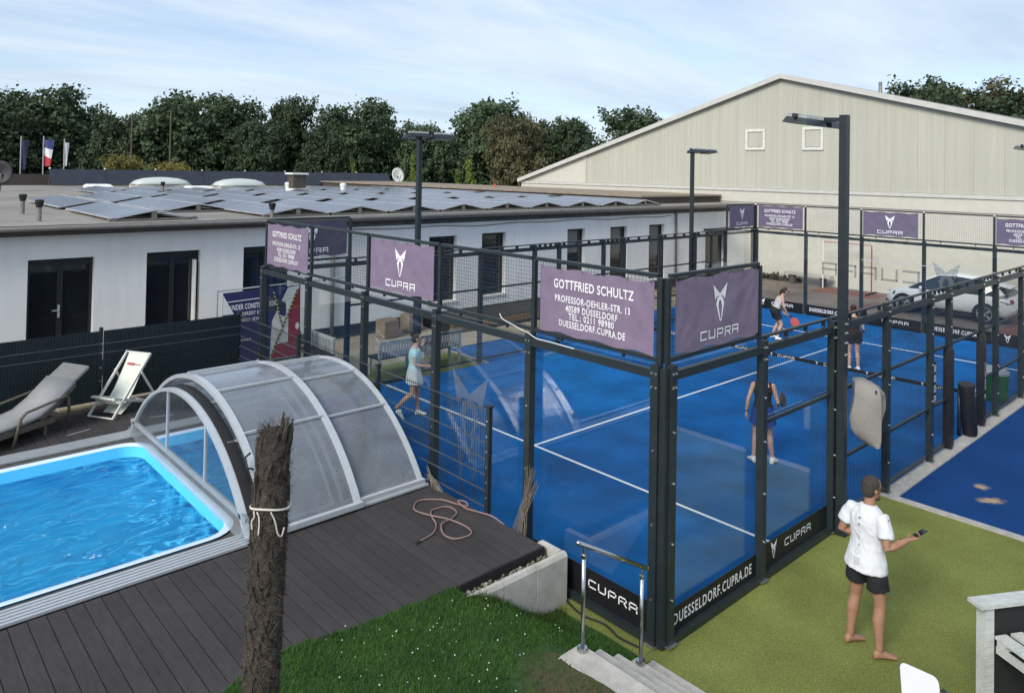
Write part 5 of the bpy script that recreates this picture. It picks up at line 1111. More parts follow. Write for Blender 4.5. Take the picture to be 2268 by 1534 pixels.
def bank_mat():
    m = mat('grass_soil', (0.022, 0.058, 0.010), 0.95, 0.35, 14, var2=0.3, scale2=1.2, bump=0.5, bscale=60)
    t = NT(m); p = t.n['Principled BSDF']; src = p.inputs['Base Color'].links[0].from_socket; tcn = t.new('ShaderNodeTexCoord')
    mpn = t.new('ShaderNodeMapping'); mpn.vector_type = 'TEXTURE'; mpn.inputs['Location'].default_value = (-1.9, -0.55, 0); mpn.inputs['Scale'].default_value = (0.75, 0.8, 50); t.link(tcn.outputs['Object'], mpn.inputs[0])
    gr = t.new('ShaderNodeTexGradient', gradient_type='SPHERICAL'); t.link(mpn.outputs[0], gr.inputs[0])
    nz = t.new('ShaderNodeTexNoise'); nz.inputs['Scale'].default_value = 6; nz.inputs['Detail'].default_value = 5; t.link(tcn.outputs['Object'], nz.inputs['Vector'])
    mu = t.new('ShaderNodeMath', operation='MULTIPLY'); t.link(gr.outputs['Fac'], mu.inputs[0]); t.link(nz.outputs['Fac'], mu.inputs[1])
    mr = t.new('ShaderNodeMapRange'); mr.inputs[1].default_value = 0.10; mr.inputs[2].default_value = 0.33; mr.inputs[4].default_value = 0.9; t.link(mu.outputs[0], mr.inputs[0])
    mx = t.new('ShaderNodeMixRGB'); mx.inputs[2].default_value = (0.085, 0.066, 0.036, 1); t.link(mr.outputs[0], mx.inputs[0]); t.link(src, mx.inputs[1]); t.link(mx.outputs[0], p.inputs['Base Color']); return m
M_bank = bank_mat()
g = G(); st = 0.06; nx = int((9.0 - 0.34) / st); ny = int((1.75 + 6.0) / st); idx = {}
for i in range(nx + 1):
    for j in range(ny + 1):
        x = -9.0 + i * st; y = -6.0 + j * st
        idx[(i, j)] = len(g.v); g.v.append((x, y, bank_z(x, y)))
for i in range(nx):
    for j in range(ny):
        x = -9.0 + (i + 0.5) * st; y = -6.0 + (j + 0.5) * st
        if in_bank(x, y): g.f.append((idx[(i, j)], idx[(i + 1, j)], idx[(i + 1, j + 1)], idx[(i, j + 1)])); g.mi.append(0)
struct(g.build('grass_bank', M_bank, None, True))
g = G(); cnt = 0
while cnt < 75000:
    x = random.uniform(-4.9, -0.37); y = random.uniform(-1.6, 1.66)
    if not in_bank(x, y): continue
    if (x + 1.9) ** 2 + (y + 0.55) ** 2 < 0.40 and random.random() < 0.72: continue
    z = bank_z(x, y) - 0.004; h_ = random.uniform(0.018, 0.048) * (1.7 if random.random() < 0.05 or (y > 1.0 and random.random() < 0.25) else 1); a = random.uniform(0, 6.283); wd = random.uniform(0.0022, 0.0045); ln = random.uniform(0.2, 0.9) * h_
    ca, sa = math.cos(a), math.sin(a); b = random.uniform(0, 6.283)
    g.add([(x - ca * wd, y - sa * wd, z), (x + ca * wd, y + sa * wd, z), (x + math.cos(b) * ln, y + math.sin(b) * ln, z + h_)], [(0, 1, 2)]); cnt += 1
M_blade = mat('grass_blade', (0.040, 0.098, 0.016), 0.7, 0.45, 25, var2=0.35, scale2=1.6, spec=0.2)
o = g.build('grass', M_blade); o['kind'] = 'stuff'; o['label'] = 'short green lawn grass on the bank beside the deck'
g = G(); cnt = 0
while cnt < 80:
    x = random.gauss(-2.6, 0.75); y = random.gauss(0.55, 0.6)
    if not in_bank(x, y) or (x > -1.75 and y < 0.1): continue
    g.ball((x, y, bank_z(x, y) + random.uniform(0.035, 0.06)), random.uniform(0.003, 0.0075), 6, 4); cnt += 1
o = g.build('clover_flowers', mat('clover', (0.62, 0.64, 0.55), 0.9)); o['kind'] = 'stuff'; o['label'] = 'tiny white clover flowers scattered in the lawn'
g = G()
for k in range(900):   # moss and weeds at the turf edge and behind the wall
    x = random.uniform(-1.75, -0.32); y = random.uniform(1.285, 1.45) if random.random() < 0.5 else random.uniform(1.0, 1.18); z = 0.47 if y > 1.28 else bank_z(x, y); h_ = random.uniform(0.02, 0.09 if y > 1.28 else 0.12); a = random.uniform(0, 6.28)
    g.add([(x - 0.004, y, z), (x + 0.004, y, z), (x + math.cos(a) * h_ * 0.5, y + math.sin(a) * h_ * 0.4, z + h_)], [(0, 1, 2)])
o = g.build('weeds', mat('weed', (0.060, 0.072, 0.022), 0.8, 0.4, 20)); o['kind'] = 'stuff'
tag(G().tube(spline([(-0.17, 1.3, 0.005), (-0.27, 0.9, 0.005), (-0.21, 0.6, 0.005), (-0.27, 0.35, 0.005), (-0.24, 0.1, 0.005)], 5), 0.011, 6).build('ground_cable', M_rubber), 'dark cable lying on the turf strip behind the steps', 'cable')

# ------------------------------------------------------------------ PALM TRUNK
palm = thing('palm_trunk', 'fibrous brown palm trunk without fronds, tied with white cord', 'palm', (-5.03, -1.02, 0.85))
M_bark = mat('palm_fibre', (0.052, 0.043, 0.036), 0.95, 0.55, 22, bump=0.8, bscale=40); M_fib = mat('palm_hair', (0.078, 0.062, 0.049), 0.95, 0.6, 7, obj_rand=0.0)
def ptr(z): return 0.096 if z < 3.30 else (0.096 - 0.014 * (z - 3.30) / 0.35 if z < 3.65 else 0.082)
def pax(z): return Vector((-5.027 + 0.010 * math.sin(z * 2), -1.026 + 0.008 * math.cos(z * 1.7), z)) + CR * (0.022 * (z - 3.0))
g = G(); zs = [0.7 + 0.03 * k for k in range(100)]
g.rings([[pax(z) + Vector((math.cos(a), math.sin(a), 0)) * ptr(z) * (0.92 + 0.16 * mnoise.noise(Vector((math.cos(a) * 2.2, math.sin(a) * 2.2, z * 9)))) for a in [2 * math.pi * k / 28 for k in range(28)]] for z in zs]); g.build('trunk', M_bark, palm, True)
g = G()
for k in range(520):   # old leaf bases
    z = random.uniform(0.8, 3.62); a = random.uniform(0, 6.283); r = ptr(z); n_ = Vector((math.cos(a), math.sin(a), 0)); tg = Vector((-n_.y, n_.x, 0)); p = pax(z) + n_ * r * 0.90; ln = random.uniform(0.04, 0.10); wd = random.uniform(0.008, 0.02); tw = random.uniform(-0.5, 0.5)
    up_ = (Vector((0, 0, 1)) + n_ * random.uniform(-0.05, 0.16) + tg * tw).normalized(); e = p + up_ * ln
    g.hexa([p - tg * wd - n_ * 0.01, p + tg * wd - n_ * 0.01, p + tg * wd + n_ * 0.012, p - tg * wd + n_ * 0.012, e - tg * wd * 0.4 - n_ * 0.004, e + tg * wd * 0.4 - n_ * 0.004, e + tg * wd * 0.4 + n_ * 0.006, e - tg * wd * 0.4 + n_ * 0.006])
g.build('leaf_bases', M_bark, palm)
g = G()
for k in range(9000):   # fibres
    z = random.uniform(0.8, 3.72); a = random.uniform(0, 6.283); r = ptr(z); n_ = Vector((math.cos(a), math.sin(a), 0)); tg = Vector((-n_.y, n_.x, 0)); p = pax(z) + n_ * r * 0.97; ln = random.uniform(0.02, 0.065); d1 = (n_ * random.uniform(0.0, 0.35) + tg * random.gauss(0, 0.9) + Vector((0, 0, random.gauss(0.1, 0.8)))).normalized()
    q = p + d1 * ln * 0.6; e = q + (d1 + Vector((random.gauss(0, 0.4), random.gauss(0, 0.4), random.gauss(-0.2, 0.4)))).normalized() * ln * 0.5; wv = d1.cross(n_); wv = (wv.normalized() if wv.length > 1e-3 else tg) * 0.0016
    g.add([p - wv, p + wv, q + wv * 0.7, q - wv * 0.7, e], [(0, 1, 2, 3), (3, 2, 4)])
g.build('fibres', M_fib, palm)
g = G()
for k in range(16):   # ragged cut stalks on top
    a = random.uniform(0, 6.283); n_ = Vector((math.cos(a), math.sin(a), 0)); r0 = random.uniform(0.01, 0.075); b = pax(3.55) + n_ * r0; h_ = random.uniform(0.10, 0.22); e = b + Vector((0, 0, h_)) + n_ * random.uniform(0.0, 0.03) + CR * 0.03
    g.tube([b, (b + e) / 2 + n_ * 0.006, e], [0.020, 0.014, 0.004], 5)
g.build('stalk_stumps', M_bark, palm)
g = G(); zc = 3.28; g.tube([pax(zc) + Vector((math.cos(a) * 0.105, math.sin(a) * 0.105, 0.012 * math.sin(a * 2))) for a in [2 * math.pi * k / 26 for k in range(26)]], 0.006, 6, closed=True)
fr = lambda da, r, dz: pax(zc) + (-CF * math.cos(da) + CR * math.sin(da)).normalized() * r + Vector((0, 0, dz))
for (d0, pts) in ((-0.6, [(0, 0), (0.05, -0.03), (-0.15, -0.06), (-0.1, -0.10)]), (-0.4, [(0, 0), (0.12, -0.02), (0.16, -0.06), (0.12, -0.12)]), (0.3, [(0, 0), (0.2, -0.05), (0.35, -0.12), (0.55, -0.14), (0.7, -0.10)])):
    g.tube(spline([fr(d0 + a, 0.110, dz) for a, dz in pts], 4), 0.0045, 5)
g.build('white_cord', mat('cord', (0.62, 0.58, 0.52), 0.9), palm, True)

# ------------------------------------------------------------------ TABLE AND CHAIR BOTTOM RIGHT
tb = thing('wooden_bar_table', 'weathered white wooden counter with slatted shelf at the lower right corner', 'table', (1.55, -2.9, 0), None, math.atan2(-2.90 + 2.59, 1.82 - 1.28), True)
tb.location = (1.28, -2.59, 0.0)
M_wood = mat('weathered_white', (0.46, 0.48, 0.46), 0.85, 0.22, 10, bump=0.3, bscale=40, stretch=(1, 8, 8), var2=0.15, scale2=2.5)
G().box(-0.02, 1.6, -0.16, 0.0, 1.12, 1.155).build('top_board', M_wood, tb)
for xx in (0.05, 1.45): G().box(xx, xx + 0.10, -0.13, -0.03, -0.01, 1.119).build('post', M_wood, tb)
for k, x0 in enumerate((0.15, 0.33, 0.51, 0.69, 0.87, 1.05, 1.23)): G().box(x0, x0 + 0.13, -1.0, -0.135, 0.83 + 0.003 * (k % 2), 0.856 + 0.003 * (k % 2)).build('slat', M_wood, tb)
for xx in (0.16, 1.26): G().box(xx, xx + 0.035, -1.0, -0.14, 0.70, 0.765).build('side_board', M_wood, tb); G().box(xx, xx + 0.08, -0.98, -0.90, -0.01, 0.699).build('leg', M_wood, tb); G().box(xx, xx + 0.09, -0.24, -0.15, 0.766, 0.829).build('spacer', M_wood, tb)
G().box(0.16, 1.44, -0.10, -0.06, 0.05, 1.10).build('dark_back_panel', M_dark, tb)
ch = thing('white_lounge_chair', 'white padded chair back with dark frame at the bottom edge', 'chair', (-0.3, -2.6, 0), None, 0, True)
a_ = at(1992, 1462, 6.6); b_ = at(2078, 1500, 6.45); dwn = Vector((-0.30, -0.16, -0.62)).normalized() * 0.8; u_ = (b_ - a_); nn_ = u_.cross(dwn).normalized() * 0.03
ch.location = (0, 0, 0)
def rq(o_, r_=0.05):
    pts = []; W_ = u_.length; ux_ = u_.normalized(); dx_ = dwn.normalized(); H_ = 0.8
    for (cu_, cv_, a0) in ((r_, r_, 180), (W_ - r_, r_, 270), (W_ - 0.01, H_ - 0.01, 0), (0.01, H_ - 0.01, 90)):
        for k in range(5 if cv_ < 0.2 else 1): a = R(a0 + 22.5 * k); pts.append(a_ + ux_ * (cu_ + (r_ if cv_ < 0.2 else 0) * math.cos(a)) + dx_ * (cv_ + (r_ if cv_ < 0.2 else 0) * math.sin(a)) + o_)
    return pts
G().rings([rq(nn_ * s_) for s_ in (-1, 1)]).build('back_pad', mat('white_pad', (0.56, 0.57, 0.60), 0.7, 0.03, 4), ch)
gz = b_ + dwn * 0.12
G().bar(gz + u_ * 0.02, gz + dwn * 1.2 + u_ * 0.05, 0.05, 0.05).build('frame', M_steel, ch); G().bar(gz + u_ * 0.05, gz + u_ * 0.9 + Vector((0, 0, -0.12)), 0.06, 0.05).build('arm_rest', M_steel, ch)
seat = a_ + dwn * 0.95; G().hexa([seat + q for q in (Vector((0, 0, 0)), u_ * 1.05, u_ * 1.05 + Vector((-0.35, -0.2, 0)), Vector((-0.35, -0.2, 0)), Vector((0, 0, 0.06)), u_ * 1.05 + Vector((0, 0, 0.06)), u_ * 1.05 + Vector((-0.35, -0.2, 0.06)), Vector((-0.35, -0.2, 0.06)))]).build('seat', MATS['white_pad'], ch)
for q in (Vector((0, 0, 0)), u_, u_ + Vector((-0.33, -0.18, 0)), Vector((-0.33, -0.18, 0))): 
    lp = seat + q; G().tube([(lp.x, lp.y, 0.0), lp], 0.018, 8).build('leg', M_steel, ch)

# ------------------------------------------------------------------ TREES
def leaf_mesh(name, blobs, n, size, m, seed):
    rnd = random.Random(seed); g = G(); tot = sum(b[3] * b[4] for b in blobs)
    for (cx_, cy_, cz_, r_, rz) in blobs:
        k = int(n * r_ * rz / tot); nc = max(6, k // 26)
        for _ in range(nc):
            while True:
                v = Vector((rnd.gauss(0, 1), rnd.gauss(0, 1), rnd.gauss(0, 1)))
                if v.length > 1e-3: break
            v.normalize(); rad = rnd.uniform(0.72, 1.04) if rnd.random() < 0.8 else rnd.uniform(0.3, 0.75)
            c = Vector((cx_ + v.x * r_ * rad, cy_ + v.y * r_ * rad, cz_ + v.z * rz * rad)); cs = size * rnd.uniform(1.0, 2.0)
            for _2 in range(26):
                p = c + Vector((rnd.gauss(0, 1) * cs * 0.8, rnd.gauss(0, 1) * cs * 0.8, rnd.gauss(0, 1) * cs * 0.5)); nrm = (v * 0.7 + Vector((rnd.gauss(0, .6), rnd.gauss(0, .6), rnd.gauss(0.35, .5)))).normalized(); a = nrm.cross(Vector((rnd.gauss(0, 1), rnd.gauss(0, 1), rnd.gauss(0, 1)))).normalized() * size * rnd.uniform(0.45, 0.9); b = nrm.cross(a) * 0.65
                g.add([p - a, p - b * 0.9 + nrm * size * 0.1, p + a, p + b * 0.9 + nrm * size * 0.1], [(0, 1, 2, 3)])
    return g.mesh(name, m)
def leaf_mat(name, c, c2):
    m = mat(name, c, 0.6, 0.0, 0.9, col2=c2, var2=0.28, scale2=0.28, obj_rand=0.26, spec=0.25)
    t = NT(m); p = t.n['Principled BSDF']; o = [n for n in t.n if n.type == 'OUTPUT_MATERIAL'][0]; tl = t.new('ShaderNodeBsdfTranslucent'); src = p.inputs['Base Color'].links[0].from_socket; t.link(src, tl.inputs[0]); mx = t.new('ShaderNodeMixShader'); mx.inputs[0].default_value = 0.22; t.link(p.outputs[0], mx.inputs[1]); t.link(tl.outputs[0], mx.inputs[2]); t.link(mx.outputs[0], o.inputs[0]); return m
M_leaf = leaf_mat('leaf_green', (0.040, 0.066, 0.034), (0.080, 0.115, 0.058)); M_leaf2 = leaf_mat('leaf_olive', (0.095, 0.092, 0.048), (0.14, 0.135, 0.070)); M_leaf3 = leaf_mat('leaf_bright', (0.11, 0.165, 0.03), (0.18, 0.24, 0.055))
M_trunk = mat('bark', (0.045, 0.036, 0.028), 0.95, 0.3, 6)
def crown_blobs(seed, shape):
    rnd = random.Random(seed); bl = []
    for k in range(24):
        q = (k + 0.5) / 24; z = 1.4 + q * 8.3
        env = 4.3 * math.sqrt(max(0.05, 1 - ((z - 5.3) / 6.3) ** 2)) if shape == 0 else (4.0 * (1 - abs(z - 4.6) / 9.0) + 0.6)
        a = rnd.uniform(0, 6.283); rr_ = env * rnd.uniform(0.3, 0.72); r_ = rnd.uniform(1.3, 2.2) * (0.7 + 0.3 * env / 3.9); bl.append((math.cos(a) * rr_, math.sin(a) * rr_, z, r_, r_ * rnd.uniform(0.7, 0.95)))
    bl.append((0, 0, 5.0, 3.2, 3.6)); return bl
CR_ = [leaf_mesh('crown', crown_blobs(s_, sh), 26000, 0.27, M_leaf, s_) for s_, sh in ((11, 0), (12, 0), (13, 0), (14, 0), (15, 0))]
CR_O = leaf_mesh('crown', crown_blobs(21, 0), 22000, 0.27, M_leaf2, 21)
tg_ = G(); tg_.tube([(0, 0, 0), (0.08, 0.05, 2.0), (0.0, 0.1, 5.0), (0.1, 0, 8.5)], [0.34, 0.26, 0.17, 0.06], 8)
for k in range(7):
    a = k * 2.4; z = 2.4 + k * 0.75; tg_.tube([(0.03, 0.05, z), (math.cos(a) * 1.1, math.sin(a) * 1.1, z + 1.0), (math.cos(a) * 2.3, math.sin(a) * 2.3, z + 1.7)], [0.11, 0.07, 0.03], 6)
ME_TR = tg_.mesh('trunk', M_trunk)
def tree(u, vtop, D, wpx, cr, lb, grp='trees of the wooded line behind the clubhouse', zb=-0.3):
    top = at(u, vtop, D); h_ = top.z - zb; wd = wpx / 1641 * D
    o = bpy.data.objects.new('deciduous_tree', None); COL.objects.link(o); o.location = (top.x, top.y, zb); o.rotation_euler = (0, 0, random.uniform(0, 6.28)); o.scale = (wd / 6.9, wd / 6.9, h_ / 11.1); tag(o, lb, 'tree', grp)
    link('crown', cr, o); link('trunk', ME_TR, o)
TL = [(-40, 215, 74, 190), (20, 212, 66, 170), (105, 176, 70, 200), (185, 214, 74, 140), (250, 244, 66, 120), (325, 238, 70, 125), (420, 186, 68, 185), (505, 199, 72, 150), (580, 250, 66, 115), (650, 198, 70, 120), (715, 264, 66, 110), (798, 203, 69, 165), (880, 264, 74, 115), (950, 258, 68, 125), (1010, 286, 74, 105), (1092, 210, 71, 175), (1148, 252, 64, 120), (1215, 250, 72, 110), (1288, 247, 70, 120), (1398, 228, 76, 160), (1470, 258, 80, 130)]
for i, (u, v, D, wpx) in enumerate(TL):
    oliv = u == 1148
    tree(u, v, D, wpx, CR_O if oliv else CR_[i % 5], 'olive brown tree standing out in the dark tree line' if oliv else 'dark green tree, %s from the left in the wooded line' % ORD[i - (1 if i > 16 else 0)])
for i, (u, v, D, wpx) in enumerate([(2040, 160, 100, 190), (2150, 178, 104, 190), (2240, 190, 98, 200), (2330, 195, 100, 190)]):
    tree(u, v, D, wpx, CR_[(i * 2) % 5] if i != 1 else CR_O, ['dark round tree right of the flue behind the hall roof', 'yellowish green tree behind the right slope of the hall roof', 'tree at the right picture edge behind the hall roof', 'tree just beyond the right edge behind the hall'][i], 'trees behind the hall')
# far wood that closes the gaps between the trunks
bl = []
for k in range(120):
    p = at(-200 + k * 16, 330, 84 + (k % 3) * 3); bl.append((p.x, p.y, 3.2 + 1.8 * random.random(), 3.2, 3.3 + 1.0 * random.random()))
o = link('far_wood', leaf_mesh('far_wood', bl, 52000, 0.42, M_leaf, 5), None, 'stuff'); o['label'] = 'dark mass of foliage behind the tree line'
# small bright conifers and yellowish shrubs behind the roof
def cone_blobs():
    return [(random.gauss(0, 0.08), random.gauss(0, 0.08), 0.4 + 3.2 * q, 0.85 * (1 - q) + 0.12, 0.42) for q in [k / 11 for k in range(12)]]
CON = leaf_mesh('crown', cone_blobs(), 2600, 0.12, M_leaf3, 31); con_t = G().tube([(0, 0, -0.5), (0, 0, 3.2)], [0.09, 0.03], 6).mesh('trunk', M_trunk)
for u, vt, wpx, lb in ((782, 345, 26, 'small bright green conifer left of the lamp mast behind the roof'), (915, 328, 22, 'small bright green conifer right behind the lamp mast'), (1040, 338, 42, 'bright green conifer behind the middle of the roof'), (1015, 368, 30, 'low bright conifer touching the left of a taller one'), (1150, 345, 28, 'small bright conifer left of the hall gable')):
    D = 62; top = at(u, vt, D); o = bpy.data.objects.new('conifer', None); COL.objects.link(o); h_ = top.z - 0.3; s_ = wpx / 1641 * D / 1.9; o.location = (top.x, top.y, -0.3); o.scale = (s_, s_, (top.z + 0.3) / 4.15); o.rotation_euler = (0, 0, random.uniform(0, 6)); tag(o, lb, 'conifer', 'small conifers behind the roof'); link('crown', CON, o); link('trunk', con_t, o)
SHR = leaf_mesh('foliage', [(random.gauss(0, 0.7), random.gauss(0, 0.5), 3.2 + random.random() * 1.3, 0.6, 0.5) for k in range(14)], 1800, 0.15, leaf_mat('leaf_yellow', (0.20, 0.18, 0.05), (0.30, 0.27, 0.09)), 41)
stem = G().tube([(0, 0, -0.3), (0.1, 0, 3.8)], [0.06, 0.03], 6).tube([(0, 0, 1.0), (0.6, 0.2, 3.6)], [0.05, 0.02], 5).tube([(0, 0, 1.0), (-0.6, 0.1, 3.5)], [0.05, 0.02], 5).mesh('stem', M_trunk)
for u, lb in ((262, 'yellowish shrub showing over the roof, the larger left one'), (370, 'yellowish shrub showing over the roof, the lower right one')):
    p = at(u, 355, 56); o = bpy.data.objects.new('shrub', None); COL.objects.link(o); o.location = (p.x, p.y, -0.25 if u < 300 else -0.75); o.scale = (0.95, 0.95, 1.24); tag(o, lb, 'shrub', 'yellowish shrubs behind the roof'); link('foliage', SHR, o); link('stem', stem, o)

# ------------------------------------------------------------------ PEOPLE
def ell(c, u, v, n=16): c = Vector(c); return [c + Vector(u) * math.cos(2 * math.pi * k / n) + Vector(v) * math.sin(2 * math.pi * k / n) for k in range(n)]
def remesh(g, name, m, parent, voxel=0.009, it=4):
    me = g.mesh(name, m); o = bpy.data.objects.new('tmp', me); COL.objects.link(o)
    r_ = o.modifiers.new('r', 'REMESH'); r_.mode = 'VOXEL'; r_.voxel_size = voxel
    s_ = o.modifiers.new('s', 'SMOOTH'); s_.iterations = it; s_.factor = 0.5
    bpy.context.view_layer.update(); m2 = bpy.data.meshes.new_from_object(o.evaluated_get(bpy.context.evaluated_depsgraph_get())); bpy.data.objects.remove(o)
    m2.materials.clear(); m2.materials.append(m); m2.polygons.foreach_set('use_smooth', [True] * len(m2.polygons)); m2.name = name
    return link(name, m2, parent)
def folds(o, amp=0.006, f=(9, 9, 4), seed=0.0):
    me = o.data; ns = [v.normal.copy() for v in me.vertices]
    for v, n_ in zip(me.vertices, ns):
        p = v.co; q = mnoise.noise(Vector((p.x * f[0] + seed, p.y * f[1], p.z * f[2]))) + 0.6 * mnoise.noise(Vector((p.x * f[0] * 2.1 + p.z * 6, p.y * f[1] * 2 + seed, p.z * f[2] * 2.6))); q = 1 - abs(q) * 2.2
        v.co = p + n_ * amp * max(0.0, q + 0.9)
    me.update(); return o
def skin_mat(name, c):
    m = mat(name, c, 0.55, 0.12, 12, spec=0.35); m.node_tree.nodes['Principled BSDF'].inputs['Subsurface Weight'].default_value = 0.0; return m
def hand(g, w_, d, pn, s=1.0, curl=0.5, side=1, thumb_in=0.3):
    """w_ wrist, d pointing direction, pn palm normal (towards what is held); side=+1 thumb on d x pn side"""
    w_ = Vector(w_); d = Vector(d).normalized(); pn = Vector(pn); pn = (pn - d * pn.dot(d)).normalized(); lat = d.cross(pn) * side
    g.rings([ell(w_ + d * t_ * s, lat * a * s, pn * b * s, 12) for t_, a, b in ((-0.01, 0.024, 0.020), (0.02, 0.030, 0.018), (0.055, 0.040, 0.015), (0.088, 0.041, 0.012), (0.095, 0.036, 0.009))])
    for k, (ox, ln) in enumerate(((0.030, 0.070), (0.010, 0.079), (-0.010, 0.073), (-0.029, 0.056))):
        p = w_ + d * 0.085 * s + lat * ox * s; dd = (d + lat * ox * 1.5).normalized(); pts = [p]; a = 0
        for q, fr in enumerate((0.46, 0.31, 0.23)):
            a += curl * (0.55 if q == 0 else 0.85); dv = dd * math.cos(a) + pn * math.sin(a); p = p + dv * ln * fr * s; pts.append(p)
        g.tube(pts, [0.0092 * s, 0.0088 * s, 0.0078 * s, 0.0055 * s], 8)
    p = w_ + d * 0.028 * s + lat * 0.030 * s; v1 = (d * 0.65 + lat * 0.75 + pn * thumb_in).normalized(); v2 = (d * 0.95 + lat * 0.15 + pn * (thumb_in + 0.25)).normalized()
    g.tube([p, p + v1 * 0.034 * s, p + v1 * 0.034 * s + v2 * 0.030 * s, p + v1 * 0.034 * s + v2 * 0.052 * s], [0.013 * s, 0.0115 * s, 0.010 * s, 0.006 * s], 8)
def foot(g, a, dirv, s=1.0, bare=True, grow=0.0):
    a = Vector(a); d = Vector(dirv); d.z = 0; d.normalize(); l_ = Vector((d.y, -d.x, 0)); zb = 0.0; Z_ = Vector((0, 0, 1)); ax = Vector((a.x, a.y, 0)); k = s
    sec = [(-0.062, 0.026, 0.030, 0.030), (-0.045, 0.034, 0.040, 0.042), (0.0, 0.036, 0.050, 0.052), (0.06, 0.040, 0.036, 0.037), (0.11, 0.046, 0.025, 0.026), (0.15, 0.046, 0.017, 0.018), (0.175, 0.036, 0.012, 0.013)]
    g.rings([ell(ax + d * t_ * k + Z_ * (zc * k + 0.002), l_ * (w_ * k + grow), Z_ * (h_ * k + grow * 0.6), 12) for t_, w_, h_, zc in sec])
    if bare:
        for j, (o_, ln, r_) in enumerate(((-0.030, 0.045, 0.014), (-0.010, 0.040, 0.0105), (0.007, 0.034, 0.0095), (0.022, 0.026, 0.009), (0.035, 0.016, 0.0085))):
            b = ax + d * 0.158 * k + l_ * o_ * k * (1) + Z_ * 0.012 * k; g.tube([b - d * 0.02, b + d * ln * 0.7 * k, b + d * ln * k], [r_ * k, r_ * k, r_ * 0.6 * k], 8)
def human(name, label, loc, rotz, J, sk, H=1.75, hair=None, hairstyle='short', headf=(0, 1, 0), voxel=0.009, female=True, curl=(0.5, 0.5), palmL=(0, 1, 0), palmR=(0, 1, 0), bare=False, group=None, wear=None, eyes=True):
    t = thing(name, label, 'person', loc, group, rotz, True); k = H / 1.75; g = G(); J = {a: (b if isinstance(b, float) else Vector(b)) for a, b in J.items()}
    lat_u = (J['Rs'] - J['Ls']).normalized(); lat_l = (J['Rh'] - J['Lh']).normalized()
    spine = (J['neck'] - J['pelvis']); up = spine.normalized(); fu = up.cross(lat_u).normalized() ; fl = up.cross(lat_l).normalized()
    def tors(tt): return J['pelvis'] + spine * tt
    tw = [(-0.18, 0.10, 0.085, 0), (-0.10, 0.155, 0.115, 0), (0.02, 0.168, 0.118, 0), (0.16, 0.150, 0.105, 0.2), (0.32, 0.130 if female else 0.142, 0.095, 0.4), (0.50, 0.138 if female else 0.155, 0.108, 0.7), (0.68, 0.150 if female else 0.172, 0.118, 1), (0.82, 0.150 if female else 0.178, 0.105, 1), (0.93, 0.115 if female else 0.135, 0.078, 1), (1.0, 0.065, 0.058, 1), (1.06, 0.050, 0.052, 1)]
    def torso_rings(gr, t0, t1, flare=0.0):
        out_ = []
        for tt, a, b, m_ in tw:
            if t0 <= tt <= t1: L_ = lat_l.lerp(lat_u, m_).normalized(); F_ = fl.lerp(fu, m_).normalized(); out_.append(ell(tors(tt), L_ * (a * k + gr + flare * max(0, 0.25 - tt)), F_ * (b * k + gr + flare * max(0, 0.25 - tt)), 20))
        return out_
    g.rings(torso_rings(0, -1, 2))
    hd = J['head']; f = Vector(headf).normalized(); r_ = f.cross(Vector((0, 0, 1))).normalized(); u_ = r_.cross(f)
    nb = tors(0.96); g.tube([nb, nb.lerp(hd, 0.5), hd - u_ * 0.03], [0.060 * k, 0.052 * k, 0.052 * k], 14)
    def eb(c, a, b, d, n=14, m_=9): return [ell(c + u_ * (-d * math.cos(th)), r_ * a * math.sin(th), f * b * math.sin(th), n) for th in [math.pi * (i + 0.12) / (m_ + 0.24) for i in range(m_ + 1)]]
    g.rings(eb(hd + u_ * 0.022 * k, 0.074 * k, 0.092 * k, 0.100 * k)); g.rings(eb(hd - u_ * 0.045 * k + f * 0.018 * k, 0.056 * k, 0.066 * k, 0.075 * k)); g.rings(eb(hd - u_ * 0.095 * k + f * 0.052 * k, 0.026 * k, 0.026 * k, 0.024 * k))
    g.tube([hd + f * 0.080 * k + u_ * 0.02 * k, hd + f * 0.104 * k - u_ * 0.028 * k, hd + f * 0.088 * k - u_ * 0.036 * k], [0.008 * k, 0.013 * k, 0.010 * k], 8)
    g.rings(eb(hd + f * 0.078 * k - u_ * 0.062 * k, 0.022 * k, 0.010 * k, 0.009 * k))
    for s_ in (-1, 1): g.rings(eb(hd + r_ * s_ * 0.077 * k - f * 0.004 * k - u_ * 0.008 * k, 0.010 * k, 0.020 * k, 0.030 * k))
    ar = [0.047, 0.045, 0.039, 0.034, 0.037, 0.030, 0.022] if female else [0.058, 0.056, 0.050, 0.041, 0.044, 0.036, 0.026]
    for S_, cl, pm in (('L', curl[0], palmL), ('R', curl[1], palmR)):
        s, e, w_ = J[S_ + 's'], J[S_ + 'e'], J[S_ + 'w']
        g.tube([s - (lat_u if S_ == 'R' else -lat_u) * 0.03 * k, s, s.lerp(e, 0.45), e, e.lerp(w_, 0.3), e.lerp(w_, 0.65), w_], [x_ * k for x_ in ar], 14)
        hand(g, w_, J.get(S_ + 'hd', (w_ - e)), pm, k, cl, -1 if S_ == 'R' else 1)
    lr = [0.088, 0.086, 0.072, 0.054, 0.052, 0.056, 0.040, 0.036] if female else [0.092, 0.090, 0.077, 0.058, 0.056, 0.061, 0.043, 0.038]
